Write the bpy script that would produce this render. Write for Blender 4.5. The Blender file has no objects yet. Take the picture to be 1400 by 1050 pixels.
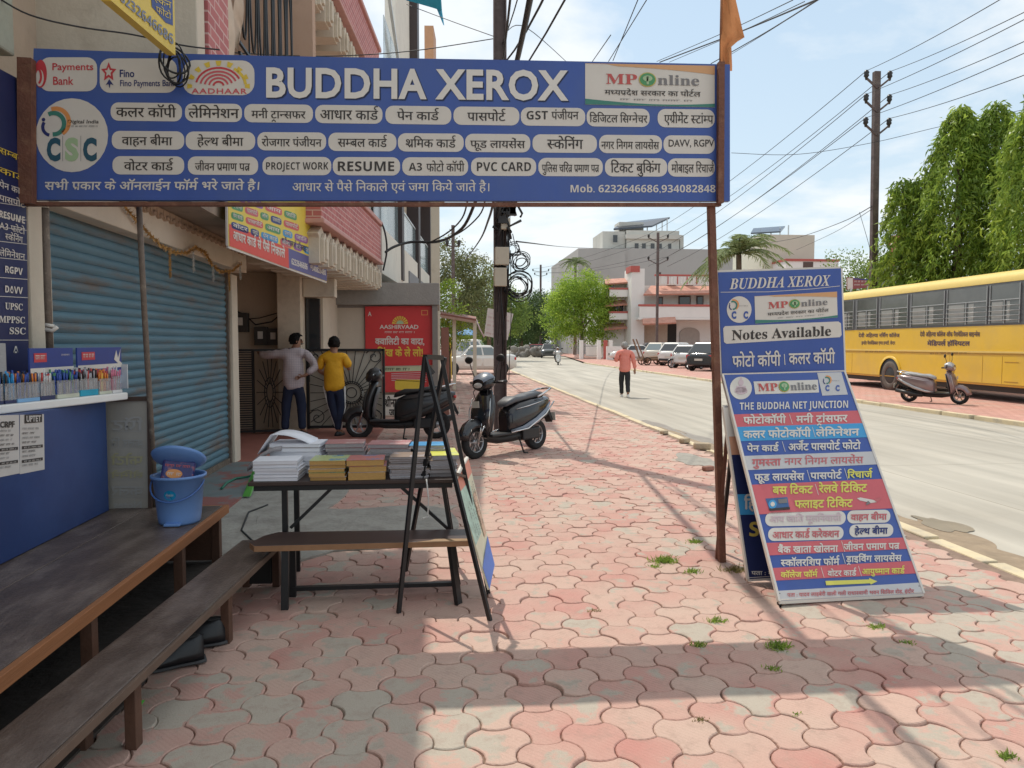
import bpy, bmesh, math, random
import numpy as np
from mathutils import Vector, Matrix, Euler
R = math.radians
random.seed(7); RNG = np.random.default_rng(11)
S = bpy.context.scene; COL = S.collection

# ------------------------------------------------------------------ camera
FPX, EYE = 1000.0, 1.6                       # focal length in photo pixels (photo 1400 x 1050), eye height
YAW = math.atan(95 / 1000); PIT = math.atan(56 / 1000 * math.cos(YAW))
FW = Vector((math.sin(YAW) * math.cos(PIT), math.cos(YAW) * math.cos(PIT), -math.sin(PIT)))
RT = Vector((math.cos(YAW), -math.sin(YAW), 0)); UP = RT.cross(FW)
CAM = Vector((0, 0, EYE))
cam = bpy.data.cameras.new('camera'); camo = bpy.data.objects.new('camera', cam); COL.objects.link(camo)
cam.sensor_width = 36; cam.lens = 36 * FPX / 1400; cam.clip_start = .05; cam.clip_end = 3000
camo.matrix_world = Matrix(((RT.x, UP.x, -FW.x, CAM.x), (RT.y, UP.y, -FW.y, CAM.y), (RT.z, UP.z, -FW.z, CAM.z), (0, 0, 0, 1)))
S.camera = camo

# ------------------------------------------------------------------ light: sun ahead and a little to the side of the street
SUNV = Vector((-.25, .555, 1)).normalized()  # towards the sun, from the banner's shadow on the paving
SUN_EL = math.asin(SUNV.z); SUN_AZ = math.atan2(SUNV.x, SUNV.y)
sd = bpy.data.lights.new('sun', 'SUN'); sd.energy = 2.3; sd.angle = R(.5); sd.color = (1, .93, .82)
so = bpy.data.objects.new('sun', sd); COL.objects.link(so); so.rotation_euler = (-SUNV).to_track_quat('-Z', 'Y').to_euler()
W = bpy.data.worlds.new("World"); S.world = W; W.use_nodes = True
def build_sky():
    nt = W.node_tree; N = nt.nodes; L = nt.links
    bg = N['Background']; bg.inputs[1].default_value = .15
    sky = N.new('ShaderNodeTexSky'); sky.sky_type = 'NISHITA'; sky.sun_disc = False
    sky.sun_elevation = SUN_EL; sky.sun_rotation = SUN_AZ; sky.air_density = 1.0; sky.dust_density = 1.0; sky.ozone_density = 1.6; sky.altitude = 300
    tc = N.new('ShaderNodeTexCoord'); sep = N.new('ShaderNodeSeparateXYZ'); L.new(tc.outputs['Generated'], sep.inputs[0])
    # clouds on a flat layer: direction / (z + .12)
    add = N.new('ShaderNodeMath'); add.operation = 'ADD'; add.inputs[1].default_value = .16; L.new(sep.outputs[2], add.inputs[0])
    mx = N.new('ShaderNodeMath'); mx.operation = 'MAXIMUM'; mx.inputs[1].default_value = .05; L.new(add.outputs[0], mx.inputs[0])
    dv = N.new('ShaderNodeVectorMath'); dv.operation = 'DIVIDE'; cb = N.new('ShaderNodeCombineXYZ')
    for i in range(3): L.new(mx.outputs[0], cb.inputs[i])
    L.new(tc.outputs['Generated'], dv.inputs[0]); L.new(cb.outputs[0], dv.inputs[1])
    mp = N.new('ShaderNodeMapping'); mp.inputs['Location'].default_value = CLOUD_OFF; L.new(dv.outputs[0], mp.inputs[0])
    n1 = N.new('ShaderNodeTexNoise'); n1.inputs['Scale'].default_value = 1.5; n1.inputs['Detail'].default_value = 7; n1.inputs['Roughness'].default_value = .56; n1.inputs['Distortion'].default_value = .25
    L.new(mp.outputs[0], n1.inputs[0])
    rp = N.new('ShaderNodeValToRGB'); rp.color_ramp.elements[0].position = .43; rp.color_ramp.elements[1].position = .60
    rp.color_ramp.elements[1].color = (.8, .8, .8, 1); L.new(n1.outputs[0], rp.inputs[0])
    # pale veil low down, white added high overhead, out of view, as fill light
    hz = N.new('ShaderNodeMapRange'); hz.inputs[1].default_value = -.02; hz.inputs[2].default_value = .5; hz.inputs[3].default_value = .85; hz.inputs[4].default_value = .68; L.new(sep.outputs[2], hz.inputs[0])
    vm = N.new('ShaderNodeMix'); vm.data_type = 'RGBA'; L.new(hz.outputs[0], vm.inputs[0]); L.new(sky.outputs[0], vm.inputs[6])
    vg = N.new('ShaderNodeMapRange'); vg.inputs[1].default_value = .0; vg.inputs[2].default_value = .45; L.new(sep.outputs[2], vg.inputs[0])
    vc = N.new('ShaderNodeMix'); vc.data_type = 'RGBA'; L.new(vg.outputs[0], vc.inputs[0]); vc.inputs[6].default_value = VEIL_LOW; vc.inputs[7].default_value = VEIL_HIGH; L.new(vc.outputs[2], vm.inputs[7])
    oh = N.new('ShaderNodeMapRange'); oh.inputs[1].default_value = .5; oh.inputs[2].default_value = .8; oh.inputs[4].default_value = .75; L.new(sep.outputs[2], oh.inputs[0])
    m2 = N.new('ShaderNodeMath'); m2.operation = 'MAXIMUM'; L.new(rp.outputs[0], m2.inputs[0]); L.new(oh.outputs[0], m2.inputs[1])
    mix = N.new('ShaderNodeMix'); mix.data_type = 'RGBA'; L.new(m2.outputs[0], mix.inputs[0]); L.new(vm.outputs[2], mix.inputs[6]); mix.inputs[7].default_value = CLOUD_FILL_COL
    L.new(mix.outputs[2], bg.inputs[0])
CLOUD_OFF = (3.1, 1.7, 0.4); CLOUD_FILL_COL = (5.0, 5.1, 5.1, 1); VEIL_LOW = (3.6, 4.1, 4.2, 1); VEIL_HIGH = (3.0, 3.75, 4.2, 1)
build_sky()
S.view_settings.view_transform = 'Standard'; S.view_settings.look = 'None'; S.view_settings.exposure = .47; S.view_settings.gamma = 1
S.view_settings.use_curve_mapping = False
S.cycles.max_bounces = 6; S.cycles.diffuse_bounces = 4; S.cycles.transparent_max_bounces = 12; S.cycles.use_denoising = True

# ------------------------------------------------------------------ survey: a ray through a photo point meets a known plane
def ray(x, y): return FW + RT * ((x - 700) / FPX) - UP * ((y - 525) / FPX)
def atZ(x, y, z=0.0):
    d = ray(x, y); return CAM + d * ((z - EYE) / d.z)
def atY(x, y, Y):
    d = ray(x, y); return CAM + d * (Y / d.y)
def atX(x, y, X):
    d = ray(x, y); return CAM + d * (X / d.x)
def atPlane(x, y, p, n):
    d = ray(x, y); return CAM + d * ((Vector(p) - CAM).dot(n) / d.dot(n))

# ------------------------------------------------------------------ materials
MATS = {}
def mat(name, col, rough=.6, metal=0, var=.12, vs=6, bump=0, bs=40, spec=.5, col2=None, c2scale=3, c2pos=(.45, .65), coat=0, trans=0, alpha=1, sheen=0, stretch=None, emit=0):
    if name in MATS: return MATS[name]
    m = bpy.data.materials.new(name); m.use_nodes = True; nt = m.node_tree; N = nt.nodes; L = nt.links
    b = N['Principled BSDF']; b.inputs['Roughness'].default_value = rough; b.inputs['Metallic'].default_value = metal
    b.inputs['Specular IOR Level'].default_value = spec; b.inputs['Coat Weight'].default_value = coat; b.inputs['Coat Roughness'].default_value = .06
    b.inputs['Transmission Weight'].default_value = trans; b.inputs['Alpha'].default_value = alpha
    c = (*col, 1); b.inputs['Base Color'].default_value = c
    if var or col2 or bump:
        tc = N.new('ShaderNodeTexCoord'); src = tc.outputs['Object']
        if stretch:
            mp = N.new('ShaderNodeMapping'); mp.inputs['Scale'].default_value = stretch; L.new(src, mp.inputs[0]); src = mp.outputs[0]
        out = None
        if var:
            n = N.new('ShaderNodeTexNoise'); n.inputs['Scale'].default_value = vs; n.inputs['Detail'].default_value = 5; n.inputs['Roughness'].default_value = .62; L.new(src, n.inputs[0])
            mx = N.new('ShaderNodeMix'); mx.data_type = 'RGBA'; L.new(n.outputs[0], mx.inputs[0])
            mx.inputs[6].default_value = (*[max(0, v * (1 - 2 * var)) for v in col], 1); mx.inputs[7].default_value = (*[min(1, v * (1 + 2 * var)) for v in col], 1)
            out = mx.outputs[2]
        if col2:
            n = N.new('ShaderNodeTexNoise'); n.inputs['Scale'].default_value = c2scale; n.inputs['Detail'].default_value = 8; n.inputs['Roughness'].default_value = .68; L.new(src, n.inputs[0])
            rp = N.new('ShaderNodeValToRGB'); rp.color_ramp.elements[0].position = c2pos[0]; rp.color_ramp.elements[1].position = c2pos[1]; L.new(n.outputs[0], rp.inputs[0])
            mx = N.new('ShaderNodeMix'); mx.data_type = 'RGBA'; L.new(rp.outputs[0], mx.inputs[0])
            if out: L.new(out, mx.inputs[6])
            else: mx.inputs[6].default_value = c
            mx.inputs[7].default_value = (*col2, 1); out = mx.outputs[2]
        if out: L.new(out, b.inputs['Base Color'])
        if bump:
            n = N.new('ShaderNodeTexNoise'); n.inputs['Scale'].default_value = bs; n.inputs['Detail'].default_value = 4; L.new(src, n.inputs[0])
            bp = N.new('ShaderNodeBump'); bp.inputs['Strength'].default_value = bump; bp.inputs['Distance'].default_value = .02; L.new(n.outputs[0], bp.inputs['Height']); L.new(bp.outputs[0], b.inputs['Normal'])
    if emit: b.inputs['Emission Color'].default_value = c; b.inputs['Emission Strength'].default_value = emit
    MATS[name] = m; return m
def leafmat(name, col, trans=.45, rough=.55, var=.35, vs=.9):
    """leaves: diffuse + translucent, clump-to-clump colour noise"""
    if name in MATS: return MATS[name]
    m = mat(name, col, rough, var=var, vs=vs, spec=.3); nt = m.node_tree; N = nt.nodes; L = nt.links
    b = N['Principled BSDF']; t = N.new('ShaderNodeBsdfTranslucent'); s = N.new('ShaderNodeMixShader'); s.inputs[0].default_value = trans
    src = b.inputs['Base Color'].links[0].from_socket
    at = N.new('ShaderNodeAttribute'); at.attribute_name = 'tint'; hs = N.new('ShaderNodeHueSaturation'); L.new(src, hs.inputs['Color'])
    mr = N.new('ShaderNodeMapRange'); mr.inputs[3].default_value = .55; mr.inputs[4].default_value = 1.5; L.new(at.outputs['Fac'], mr.inputs[0]); L.new(mr.outputs[0], hs.inputs['Value'])
    mh = N.new('ShaderNodeMapRange'); mh.inputs[3].default_value = .52; mh.inputs[4].default_value = .475; L.new(at.outputs['Fac'], mh.inputs[0]); L.new(mh.outputs[0], hs.inputs['Hue'])
    L.new(hs.outputs[0], b.inputs['Base Color']); L.new(hs.outputs[0], t.inputs[0])
    L.new(b.outputs[0], s.inputs[1]); L.new(t.outputs[0], s.inputs[2]); L.new(s.outputs[0], N['Material Output'].inputs[0])
    return m

# ------------------------------------------------------------------ objects
def tag(o, label=None, cat=None, group=None, kind=None):
    if label: o['label'] = label
    if cat: o['category'] = cat
    if group: o['group'] = group
    if kind: o['kind'] = kind
    return o
def thing(name, label, cat, loc=(0, 0, 0), rz=0, group=None):
    o = bpy.data.objects.new(name, None); COL.objects.link(o); o.location = loc; o.rotation_euler = (0, 0, rz); o.empty_display_size = .1
    return tag(o, label, cat, group)
def kids(o): return [c for c in bpy.data.objects if c.parent == o]
def dup(o, loc=None, rz=None, label=None, parent=None):
    c = o.copy(); COL.objects.link(c); c.parent = parent
    if loc is not None: c.location = loc
    if rz is not None: c.rotation_euler = (0, 0, rz)
    if label: c['label'] = label
    for k in kids(o): dup(k, parent=c)
    return c

class MB:
    """collects polygons, then links them as ONE mesh object"""
    def __init__(s): s.v = []; s.f = []; s.m = []; s.sm = []
    def add(s, vs, fs, mi=0, smooth=False):
        b = len(s.v); s.v += [Vector(v) for v in vs]
        for f in fs: s.f.append([i + b for i in f]); s.m.append(mi); s.sm.append(smooth)
        return s
    def poly(s, pts, mi=0): return s.add(pts, [list(range(len(pts)))], mi)
    def box(s, lo, hi, mi=0, M=None):
        (x0, y0, z0), (x1, y1, z1) = lo, hi
        v = [Vector(p) for p in ((x0, y0, z0), (x1, y0, z0), (x1, y1, z0), (x0, y1, z0), (x0, y0, z1), (x1, y0, z1), (x1, y1, z1), (x0, y1, z1))]
        if M: v = [M @ p for p in v]
        return s.add(v, [(0, 3, 2, 1), (4, 5, 6, 7), (0, 1, 5, 4), (1, 2, 6, 5), (2, 3, 7, 6), (3, 0, 4, 7)], mi)
    def cbox(s, c, size, mi=0, rz=0, M=None):
        T = Matrix.Translation(c) @ Matrix.Rotation(rz, 4, 'Z')
        if M: T = M @ T
        h = [d / 2 for d in size]; return s.box([-d for d in h], h, mi, T)
    def slab(s, quad, n, mi=0):
        """a quad given thickness vector n (behind it)"""
        q = [Vector(p) for p in quad]; k = [p + Vector(n) for p in q]; l = len(q)
        s.add(q + k, [list(range(l)), list(range(2 * l - 1, l - 1, -1))] + [(i, i + l, (i + 1) % l + l, (i + 1) % l) for i in range(l)], mi); return s
    def prism(s, pts2, a, b, axis='x', mi=0, M=None):
        """extrude a 2D outline between a and b along axis"""
        def P(p, t):
            q = {'x': (t, p[0], p[1]), 'y': (p[0], t, p[1]), 'z': (p[0], p[1], t)}[axis]; q = Vector(q); return M @ q if M else q
        l = len(pts2); v = [P(p, a) for p in pts2] + [P(p, b) for p in pts2]
        return s.add(v, [list(range(l))[::-1], list(range(l, 2 * l))] + [(i, (i + 1) % l, (i + 1) % l + l, i + l) for i in range(l)], mi)
    def tube(s, pts, r, n=8, mi=0, cap=True, closed=False, flat=1):
        pts = [Vector(p) for p in pts]; k = len(pts); rs = r if isinstance(r, (list, tuple)) else [r] * k
        vs = []; up = None
        for i, p in enumerate(pts):
            t = (pts[(i + 1) % k] - pts[i - 1]) if closed else (pts[min(i + 1, k - 1)] - pts[max(i - 1, 0)])
            t.normalize()
            if up is None: up = t.orthogonal().normalized() if abs(t.z) > .9 else Vector((0, 0, 1))
            a = t.cross(up)
            if a.length < 1e-4: a = t.orthogonal()
            a.normalize(); up2 = a.cross(t).normalized(); up = up2
            for j in range(n):
                w = 2 * math.pi * (j + .5) / n; vs.append(p + (a * math.cos(w) + up2 * math.sin(w) * flat) * rs[i])
        fs = []
        for i in range(k if closed else k - 1):
            for j in range(n):
                a0 = i * n + j; a1 = i * n + (j + 1) % n; b0 = ((i + 1) % k) * n + j; b1 = ((i + 1) % k) * n + (j + 1) % n
                fs.append((a0, a1, b1, b0))
        s.add(vs, fs, mi, n > 4)
        if cap and not closed: b = len(s.v) - k * n; s.f += [[b + j for j in range(n)][::-1], [b + (k - 1) * n + j for j in range(n)]]; s.m += [mi, mi]; s.sm += [False, False]
        return s
    def bar(s, a, b, w, h=None, mi=0):
        """square bar from a to b"""
        a = Vector(a); b = Vector(b); h = h or w; t = (b - a).normalized(); side = t.cross(Vector((0, 0, 1)))
        if side.length < .05: side = t.cross(Vector((0, 1, 0)))
        side.normalize(); u = side.cross(t).normalized(); side = side * w / 2; u = u * h / 2
        v = [a - side - u, a + side - u, a + side + u, a - side + u, b - side - u, b + side - u, b + side + u, b - side + u]
        return s.add(v, [(0, 3, 2, 1), (4, 5, 6, 7), (0, 1, 5, 4), (1, 2, 6, 5), (2, 3, 7, 6), (3, 0, 4, 7)], mi)
    def lathe(s, prof, n=24, c=(0, 0, 0), mi=0, axis='z', a0=0, a1=2 * math.pi, M=None):
        full = abs(a1 - a0 - 2 * math.pi) < 1e-6; k = n if full else n + 1; vs = []
        for r, z in prof:
            for j in range(k):
                w = a0 + (a1 - a0) * j / n; p = Vector((r * math.cos(w), r * math.sin(w), z))
                if axis == 'x': p = Vector((p.z, p.x, p.y))
                if axis == 'y': p = Vector((p.y, p.z, p.x))
                p = p + Vector(c); vs.append(M @ p if M else p)
        fs = []
        for i in range(len(prof) - 1):
            for j in range(n):
                j2 = (j + 1) % k if full else j + 1
                fs.append((i * k + j, i * k + j2, (i + 1) * k + j2, (i + 1) * k + j))
        return s.add(vs, fs, mi, True)
    def loft(s, rings, mi=0, smooth=True, cap=True, closed=True):
        k = len(rings[0]); vs = [p for r in rings for p in r]; fs = []
        for i in range(len(rings) - 1):
            for j in range(k if closed else k - 1):
                fs.append((i * k + j, i * k + (j + 1) % k, (i + 1) * k + (j + 1) % k, (i + 1) * k + j))
        s.add(vs, fs, mi, smooth)
        if cap: b = len(s.v) - len(vs); s.f += [[b + j for j in range(k)][::-1], [b + (len(rings) - 1) * k + j for j in range(k)]]; s.m += [mi] * 2; s.sm += [False] * 2
        return s
    def ball(s, c, r, n=12, m=8, mi=0, M=None):
        r = r if isinstance(r, (list, tuple)) else (r, r, r); c = Vector(c); vs = []
        for i in range(m + 1):
            t = math.pi * i / m
            for j in range(n):
                w = 2 * math.pi * j / n; p = Vector((r[0] * math.sin(t) * math.cos(w), r[1] * math.sin(t) * math.sin(w), r[2] * math.cos(t)))
                vs.append(c + (M @ p if M else p))
        return s.add(vs, [(i * n + j, (i + 1) * n + j, (i + 1) * n + (j + 1) % n, i * n + (j + 1) % n) for i in range(m) for j in range(n)], mi, True)
    def build(s, name, mats, parent=None, bevel=0, world=True, seg=2, subd=0, angle=35, recalc=True):
        if not isinstance(mats, (list, tuple)): mats = [mats]
        me = bpy.data.meshes.new(name); off = Vector((0, 0, 0))
        if s.v:
            if parent is None:
                xs = [v.x for v in s.v]; ys = [v.y for v in s.v]; off = Vector(((min(xs) + max(xs)) / 2, (min(ys) + max(ys)) / 2, min(v.z for v in s.v)))
                vs = [v - off for v in s.v]
            elif world:
                T = Matrix.LocRotScale(parent.location, parent.rotation_euler, parent.scale)
                if parent.parent: T = Matrix.LocRotScale(parent.parent.location, parent.parent.rotation_euler, parent.parent.scale) @ T
                T = T.inverted(); vs = [T @ v for v in s.v]
            else: vs = s.v
            me.from_pydata(vs, [], s.f)
            me.polygons.foreach_set('material_index', s.m); me.polygons.foreach_set('use_smooth', s.sm)
        for m in mats: me.materials.append(m)
        if recalc:
            bm = bmesh.new(); bm.from_mesh(me); bmesh.ops.recalc_face_normals(bm, faces=bm.faces); bm.to_mesh(me); bm.free()
        me.update(); o = bpy.data.objects.new(name, me); COL.objects.link(o); o.location = off
        if parent: o.parent = parent
        if subd: k = o.modifiers.new('s', 'SUBSURF'); k.levels = k.render_levels = subd
        if bevel:
            k = o.modifiers.new('b', 'BEVEL'); k.width = bevel; k.segments = seg; k.limit_method = 'ANGLE'; k.angle_limit = R(angle); k.harden_normals = False
        return o

# ------------------------------------------------------------------ lettering
_G = {}
def _curve_mesh(t, off):
    c = bpy.data.curves.new('g', 'FONT'); c.body = t; c.offset = off; c.resolution_u = 3; c.fill_mode = 'FRONT'
    o = bpy.data.objects.new('g', c); me = bpy.data.meshes.new_from_object(o)
    v = [(p.co.x, p.co.y) for p in me.vertices]; f = [tuple(p.vertices) for p in me.polygons]
    bpy.data.objects.remove(o); bpy.data.curves.remove(c); bpy.data.meshes.remove(me); return v, f
_REF = {}
def glyph(ch, off=0.0):
    k = (ch, off)
    if k in _G: return _G[k]
    if off not in _REF: _REF[off] = max(p[0] for p in _curve_mesh('MMMM', off)[0])
    v, f = _curve_mesh(ch, off) if ch.strip() else ([], [])
    a = max(p[0] for p in _curve_mesh(ch + 'MMMM', off)[0]) - _REF[off]
    _G[k] = (v, f, a); return _G[k]
def _half(ch, off):
    """a consonant without its stem, for conjuncts"""
    k = ('half' + ch, off)
    if k in _G: return _G[k]
    v, f, a = glyph(ch, off); low = [p[0] for p in v if p[1] < .3 and p[0] < a + .02]
    cut = (max(p[0] for p in v if p[1] < .12) if ch not in 'कफ' else a * .86) - (.078 + 2 * off if ch not in 'कफ' else 0)
    bm = bmesh.new(); bv = [bm.verts.new((x, y, 0)) for x, y in v]
    for q in f:
        try: bm.faces.new([bv[i] for i in q])
        except ValueError: pass
    bmesh.ops.bisect_plane(bm, geom=bm.verts[:] + bm.edges[:] + bm.faces[:], plane_co=(cut, 0, 0), plane_no=(1, 0, 0), clear_outer=True)
    bm.verts.index_update(); r = ([(p.co.x, p.co.y) for p in bm.verts], [tuple(p.index for p in q.verts) for q in bm.faces], cut); bm.free()
    _G[k] = r; return r
def _stroke(pts, w):
    v = []; n = len(pts)
    for i, (x, y) in enumerate(pts):
        x0, y0 = pts[max(i - 1, 0)]; x1, y1 = pts[min(i + 1, n - 1)]; dx, dy = x1 - x0, y1 - y0; l = math.hypot(dx, dy) or 1
        v += [(x - dy / l * w / 2, y + dx / l * w / 2), (x + dy / l * w / 2, y - dx / l * w / 2)]
    return v, [(2 * i, 2 * i + 1, 2 * i + 3, 2 * i + 2) for i in range(n - 1)]
CONS = set('कखगघङचछजझञटठडढणतथदधनपफबभमयरलवशषसहळ'); HAL = '्'; MAT = set('ािीुूेैोौॉॅंँःृ')
def shape(text, off=0.0, track=0.0):
    """lays out a line of text; Devanagari vowel signs, half letters, reph and rakar are placed here"""
    V = []; F = []; x = 0.0; i = 0; w = .075 + 2 * off
    def put(g, dx=0, dy=0):
        b = len(V); V.extend((p[0] + dx, p[1] + dy) for p in g[0]); F.extend(tuple(q + b for q in f) for f in g[1])
    while i < len(text):
        ch = text[i]
        if ch in CONS:
            reph = False
            if ch == 'र' and text[i + 1:i + 2] == HAL and text[i + 2:i + 3] in CONS: reph = True; i += 2
            cl = [text[i]]; i += 1
            while text[i:i + 1] == HAL and text[i + 1:i + 2] in CONS: cl.append(text[i + 1]); i += 2
            mats = []
            while i < len(text) and text[i] in MAT: mats.append(text[i]); i += 1
            x0 = x
            if 'ि' in mats: g = glyph('ि', off); put(g, x); x += g[2]; mats.remove('ि')
            rak = len(cl) > 1 and cl[-1] == 'र'
            if rak: cl = cl[:-1]
            for c in cl[:-1]:
                if c in 'टठडढदहर': g = glyph(c, off); put(g, x); h = glyph(HAL, off); put(h, x + g[2]); x += g[2]
                else: g = _half(c, off); put(g, x); x += g[2]
            g = glyph(cl[-1], off); put(g, x); x += g[2]
            if rak:
                if cl[-1] in 'टठडढ':
                    cx = x - g[2] * .5; put(_stroke([(cx - .16, -.27), (cx, -.13), (cx + .16, -.27)], w))
                else: put(_stroke([(x - .13, .26), (x - .24, .17), (x - .36, .06)], w))
            for c in mats: g2 = glyph(c, off); put(g2, x); x += g2[2]
            if reph: put(_stroke([(x - .1 + .14 * math.cos(t), .80 + .13 * math.sin(t)) for t in [R(a) for a in (-95, -140, -185, -230, -270, -310)]], w * .9))
        else:
            g = glyph(ch, off); put(g, x); x += g[2] + track; i += 1
    return V, F, x
def bold(t):
    return ''.join(chr(0x1D5D4 + ord(c) - 65) if 'A' <= c <= 'Z' else chr(0x1D5EE + ord(c) - 97) if 'a' <= c <= 'z' else chr(0x1D7EC + ord(c) - 48) if '0' <= c <= '9' else c for c in t)
def serif(t, it=False):
    a, b = (0x1D468, 0x1D482) if it else (0x1D400, 0x1D41A)
    return ''.join(chr(a + ord(c) - 65) if 'A' <= c <= 'Z' else chr(b + ord(c) - 97) if 'a' <= c <= 'z' else chr(0x1D7CE + ord(c) - 48) if '0' <= c <= '9' else c for c in t)

class Sign:
    """artwork on a flat board. Layout units are surveyed points of the board's plane (fn maps them to 3D); n = outward normal"""
    def __init__(s, fn, n, step=.0025): s.fn = fn; s.n = Vector(n).normalized(); s.step = step; s.mb = MB(); s.mats = []
    def mi(s, m):
        if m not in s.mats: s.mats.append(m)
        return s.mats.index(m)
    def P(s, u, v, lay=1): return s.fn(u, v) + s.n * (s.step * lay)
    def poly(s, pts, m, lay=1): s.mb.poly([s.P(*p, lay) for p in pts], s.mi(m)); return s
    def rrect(s, x0, y0, x1, y1, m, r=.45, lay=1, sk=0, k=5):
        h = abs(y1 - y0); rr = h * r; pts = []
        for cx, cy, a in ((x1 - rr, y1 - rr, 0), (x0 + rr, y1 - rr, 90), (x0 + rr, y0 + rr, 180), (x1 - rr, y0 + rr, 270)):
            for q in range(k + 1): w = R(a + 90 * q / k); pts.append((cx + rr * math.cos(w), cy + rr * math.sin(w)))
        return s.poly([(x, y + sk * (x - x0)) for x, y in pts], m, lay)
    def disc(s, cx, cy, rx, ry, m, lay=1, k=28, a0=0, a1=360):
        return s.poly([(cx + rx * math.cos(R(a0 + (a1 - a0) * q / k)), cy + ry * math.sin(R(a0 + (a1 - a0) * q / k))) for q in range(k + (a1 - a0 < 360))], m, lay)
    def line(s, pts, w, m, lay=1):
        v, f = _stroke(pts, w); s.mb.add([s.P(*p, lay) for p in v], f, s.mi(m)); return s
    def arc(s, cx, cy, rx, ry, a0, a1, w, m, lay=1, k=14):
        return s.line([(cx + rx * math.cos(R(a0 + (a1 - a0) * q / k)), cy + ry * math.sin(R(a0 + (a1 - a0) * q / k))) for q in range(k + 1)], w, m, lay)
    def text(s, t, x0, ytop, x1, ybase, m, lay=2, off=.012, cap=.72, sk=0, shear=0, track=0, mirror=False):
        """cap/head line at ytop, base line at ybase, stretched between x0 and x1 (x1 None: natural width); sk = slope along the line"""
        dv = any('\u0900' <= c <= '\u097f' for c in t); V, F, adv = shape(t, 0.0 if dv else off, track)
        if not V: return s
        a = min(p[0] for p in V); b = max(p[0] for p in V); h = ybase - ytop
        if x1 is None: x1 = x0 + (b - a) * abs(h) / cap
        def mp(p):
            q = (p[0] - a) / (b - a)
            if mirror: q = 1 - q
            u = x0 + q * (x1 - x0); return s.P(u + shear * p[1] * abs(h), ybase - p[1] / cap * h + sk * (u - x0), lay)
        if dv and off > .005:
            for i, (dx, dy) in enumerate(((0, 0), (off, 0), (-off, 0), (0, off), (0, -off))[:5 if off > .015 else 3]):
                s.mb.add([mp((min(max(p[0] + dx, a), b), p[1] + dy)) + s.n * (s.step * .12 * i) for p in V], F, s.mi(m))
        else: s.mb.add([mp(p) for p in V], F, s.mi(m))
        return s
    def scribble(s, x0, ytop, x1, ybase, m, lay=2, sk=0, seed=0):
        """illegibly small print: word-like runs of short strokes"""
        g = random.Random(seed); x = x0; h = ybase - ytop
        while x < x1:
            w = min(g.uniform(1.5, 4) * abs(h), x1 - x); s.poly([(x, ytop + sk * (x - x0)), (x + w, ytop + sk * (x + w - x0)), (x + w, ytop + .18 * h + sk * (x + w - x0)), (x, ytop + .18 * h + sk * (x - x0))], m, lay)
            c = x
            while c < x + w - .3 * abs(h):
                q = g.uniform(.4, .8) * abs(h); s.line([(c + .2 * q, ytop + .2 * h + sk * (c - x0)), (c + .2 * q, ybase + sk * (c - x0))], .16 * abs(h), m, lay)
                if g.random() < .7: s.line([(c + .2 * q, ytop + .6 * h + sk * (c - x0)), (c + .7 * q, ytop + g.uniform(.4, .9) * h + sk * (c - x0))], .16 * abs(h), m, lay)
                c += q
            x += w + g.uniform(.5, .9) * abs(h)
        return s
    def build(s, name, parent): return s.mb.build(name, s.mats, parent, recalc=False)
def bilin(c):
    """c = corners (u0v0, u1v0, u1v1, u0v1)"""
    c = [Vector(p) for p in c]
    return lambda u, v: (c[0] * (1 - u) + c[1] * u) * (1 - v) + (c[3] * (1 - u) + c[2] * u) * v
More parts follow.
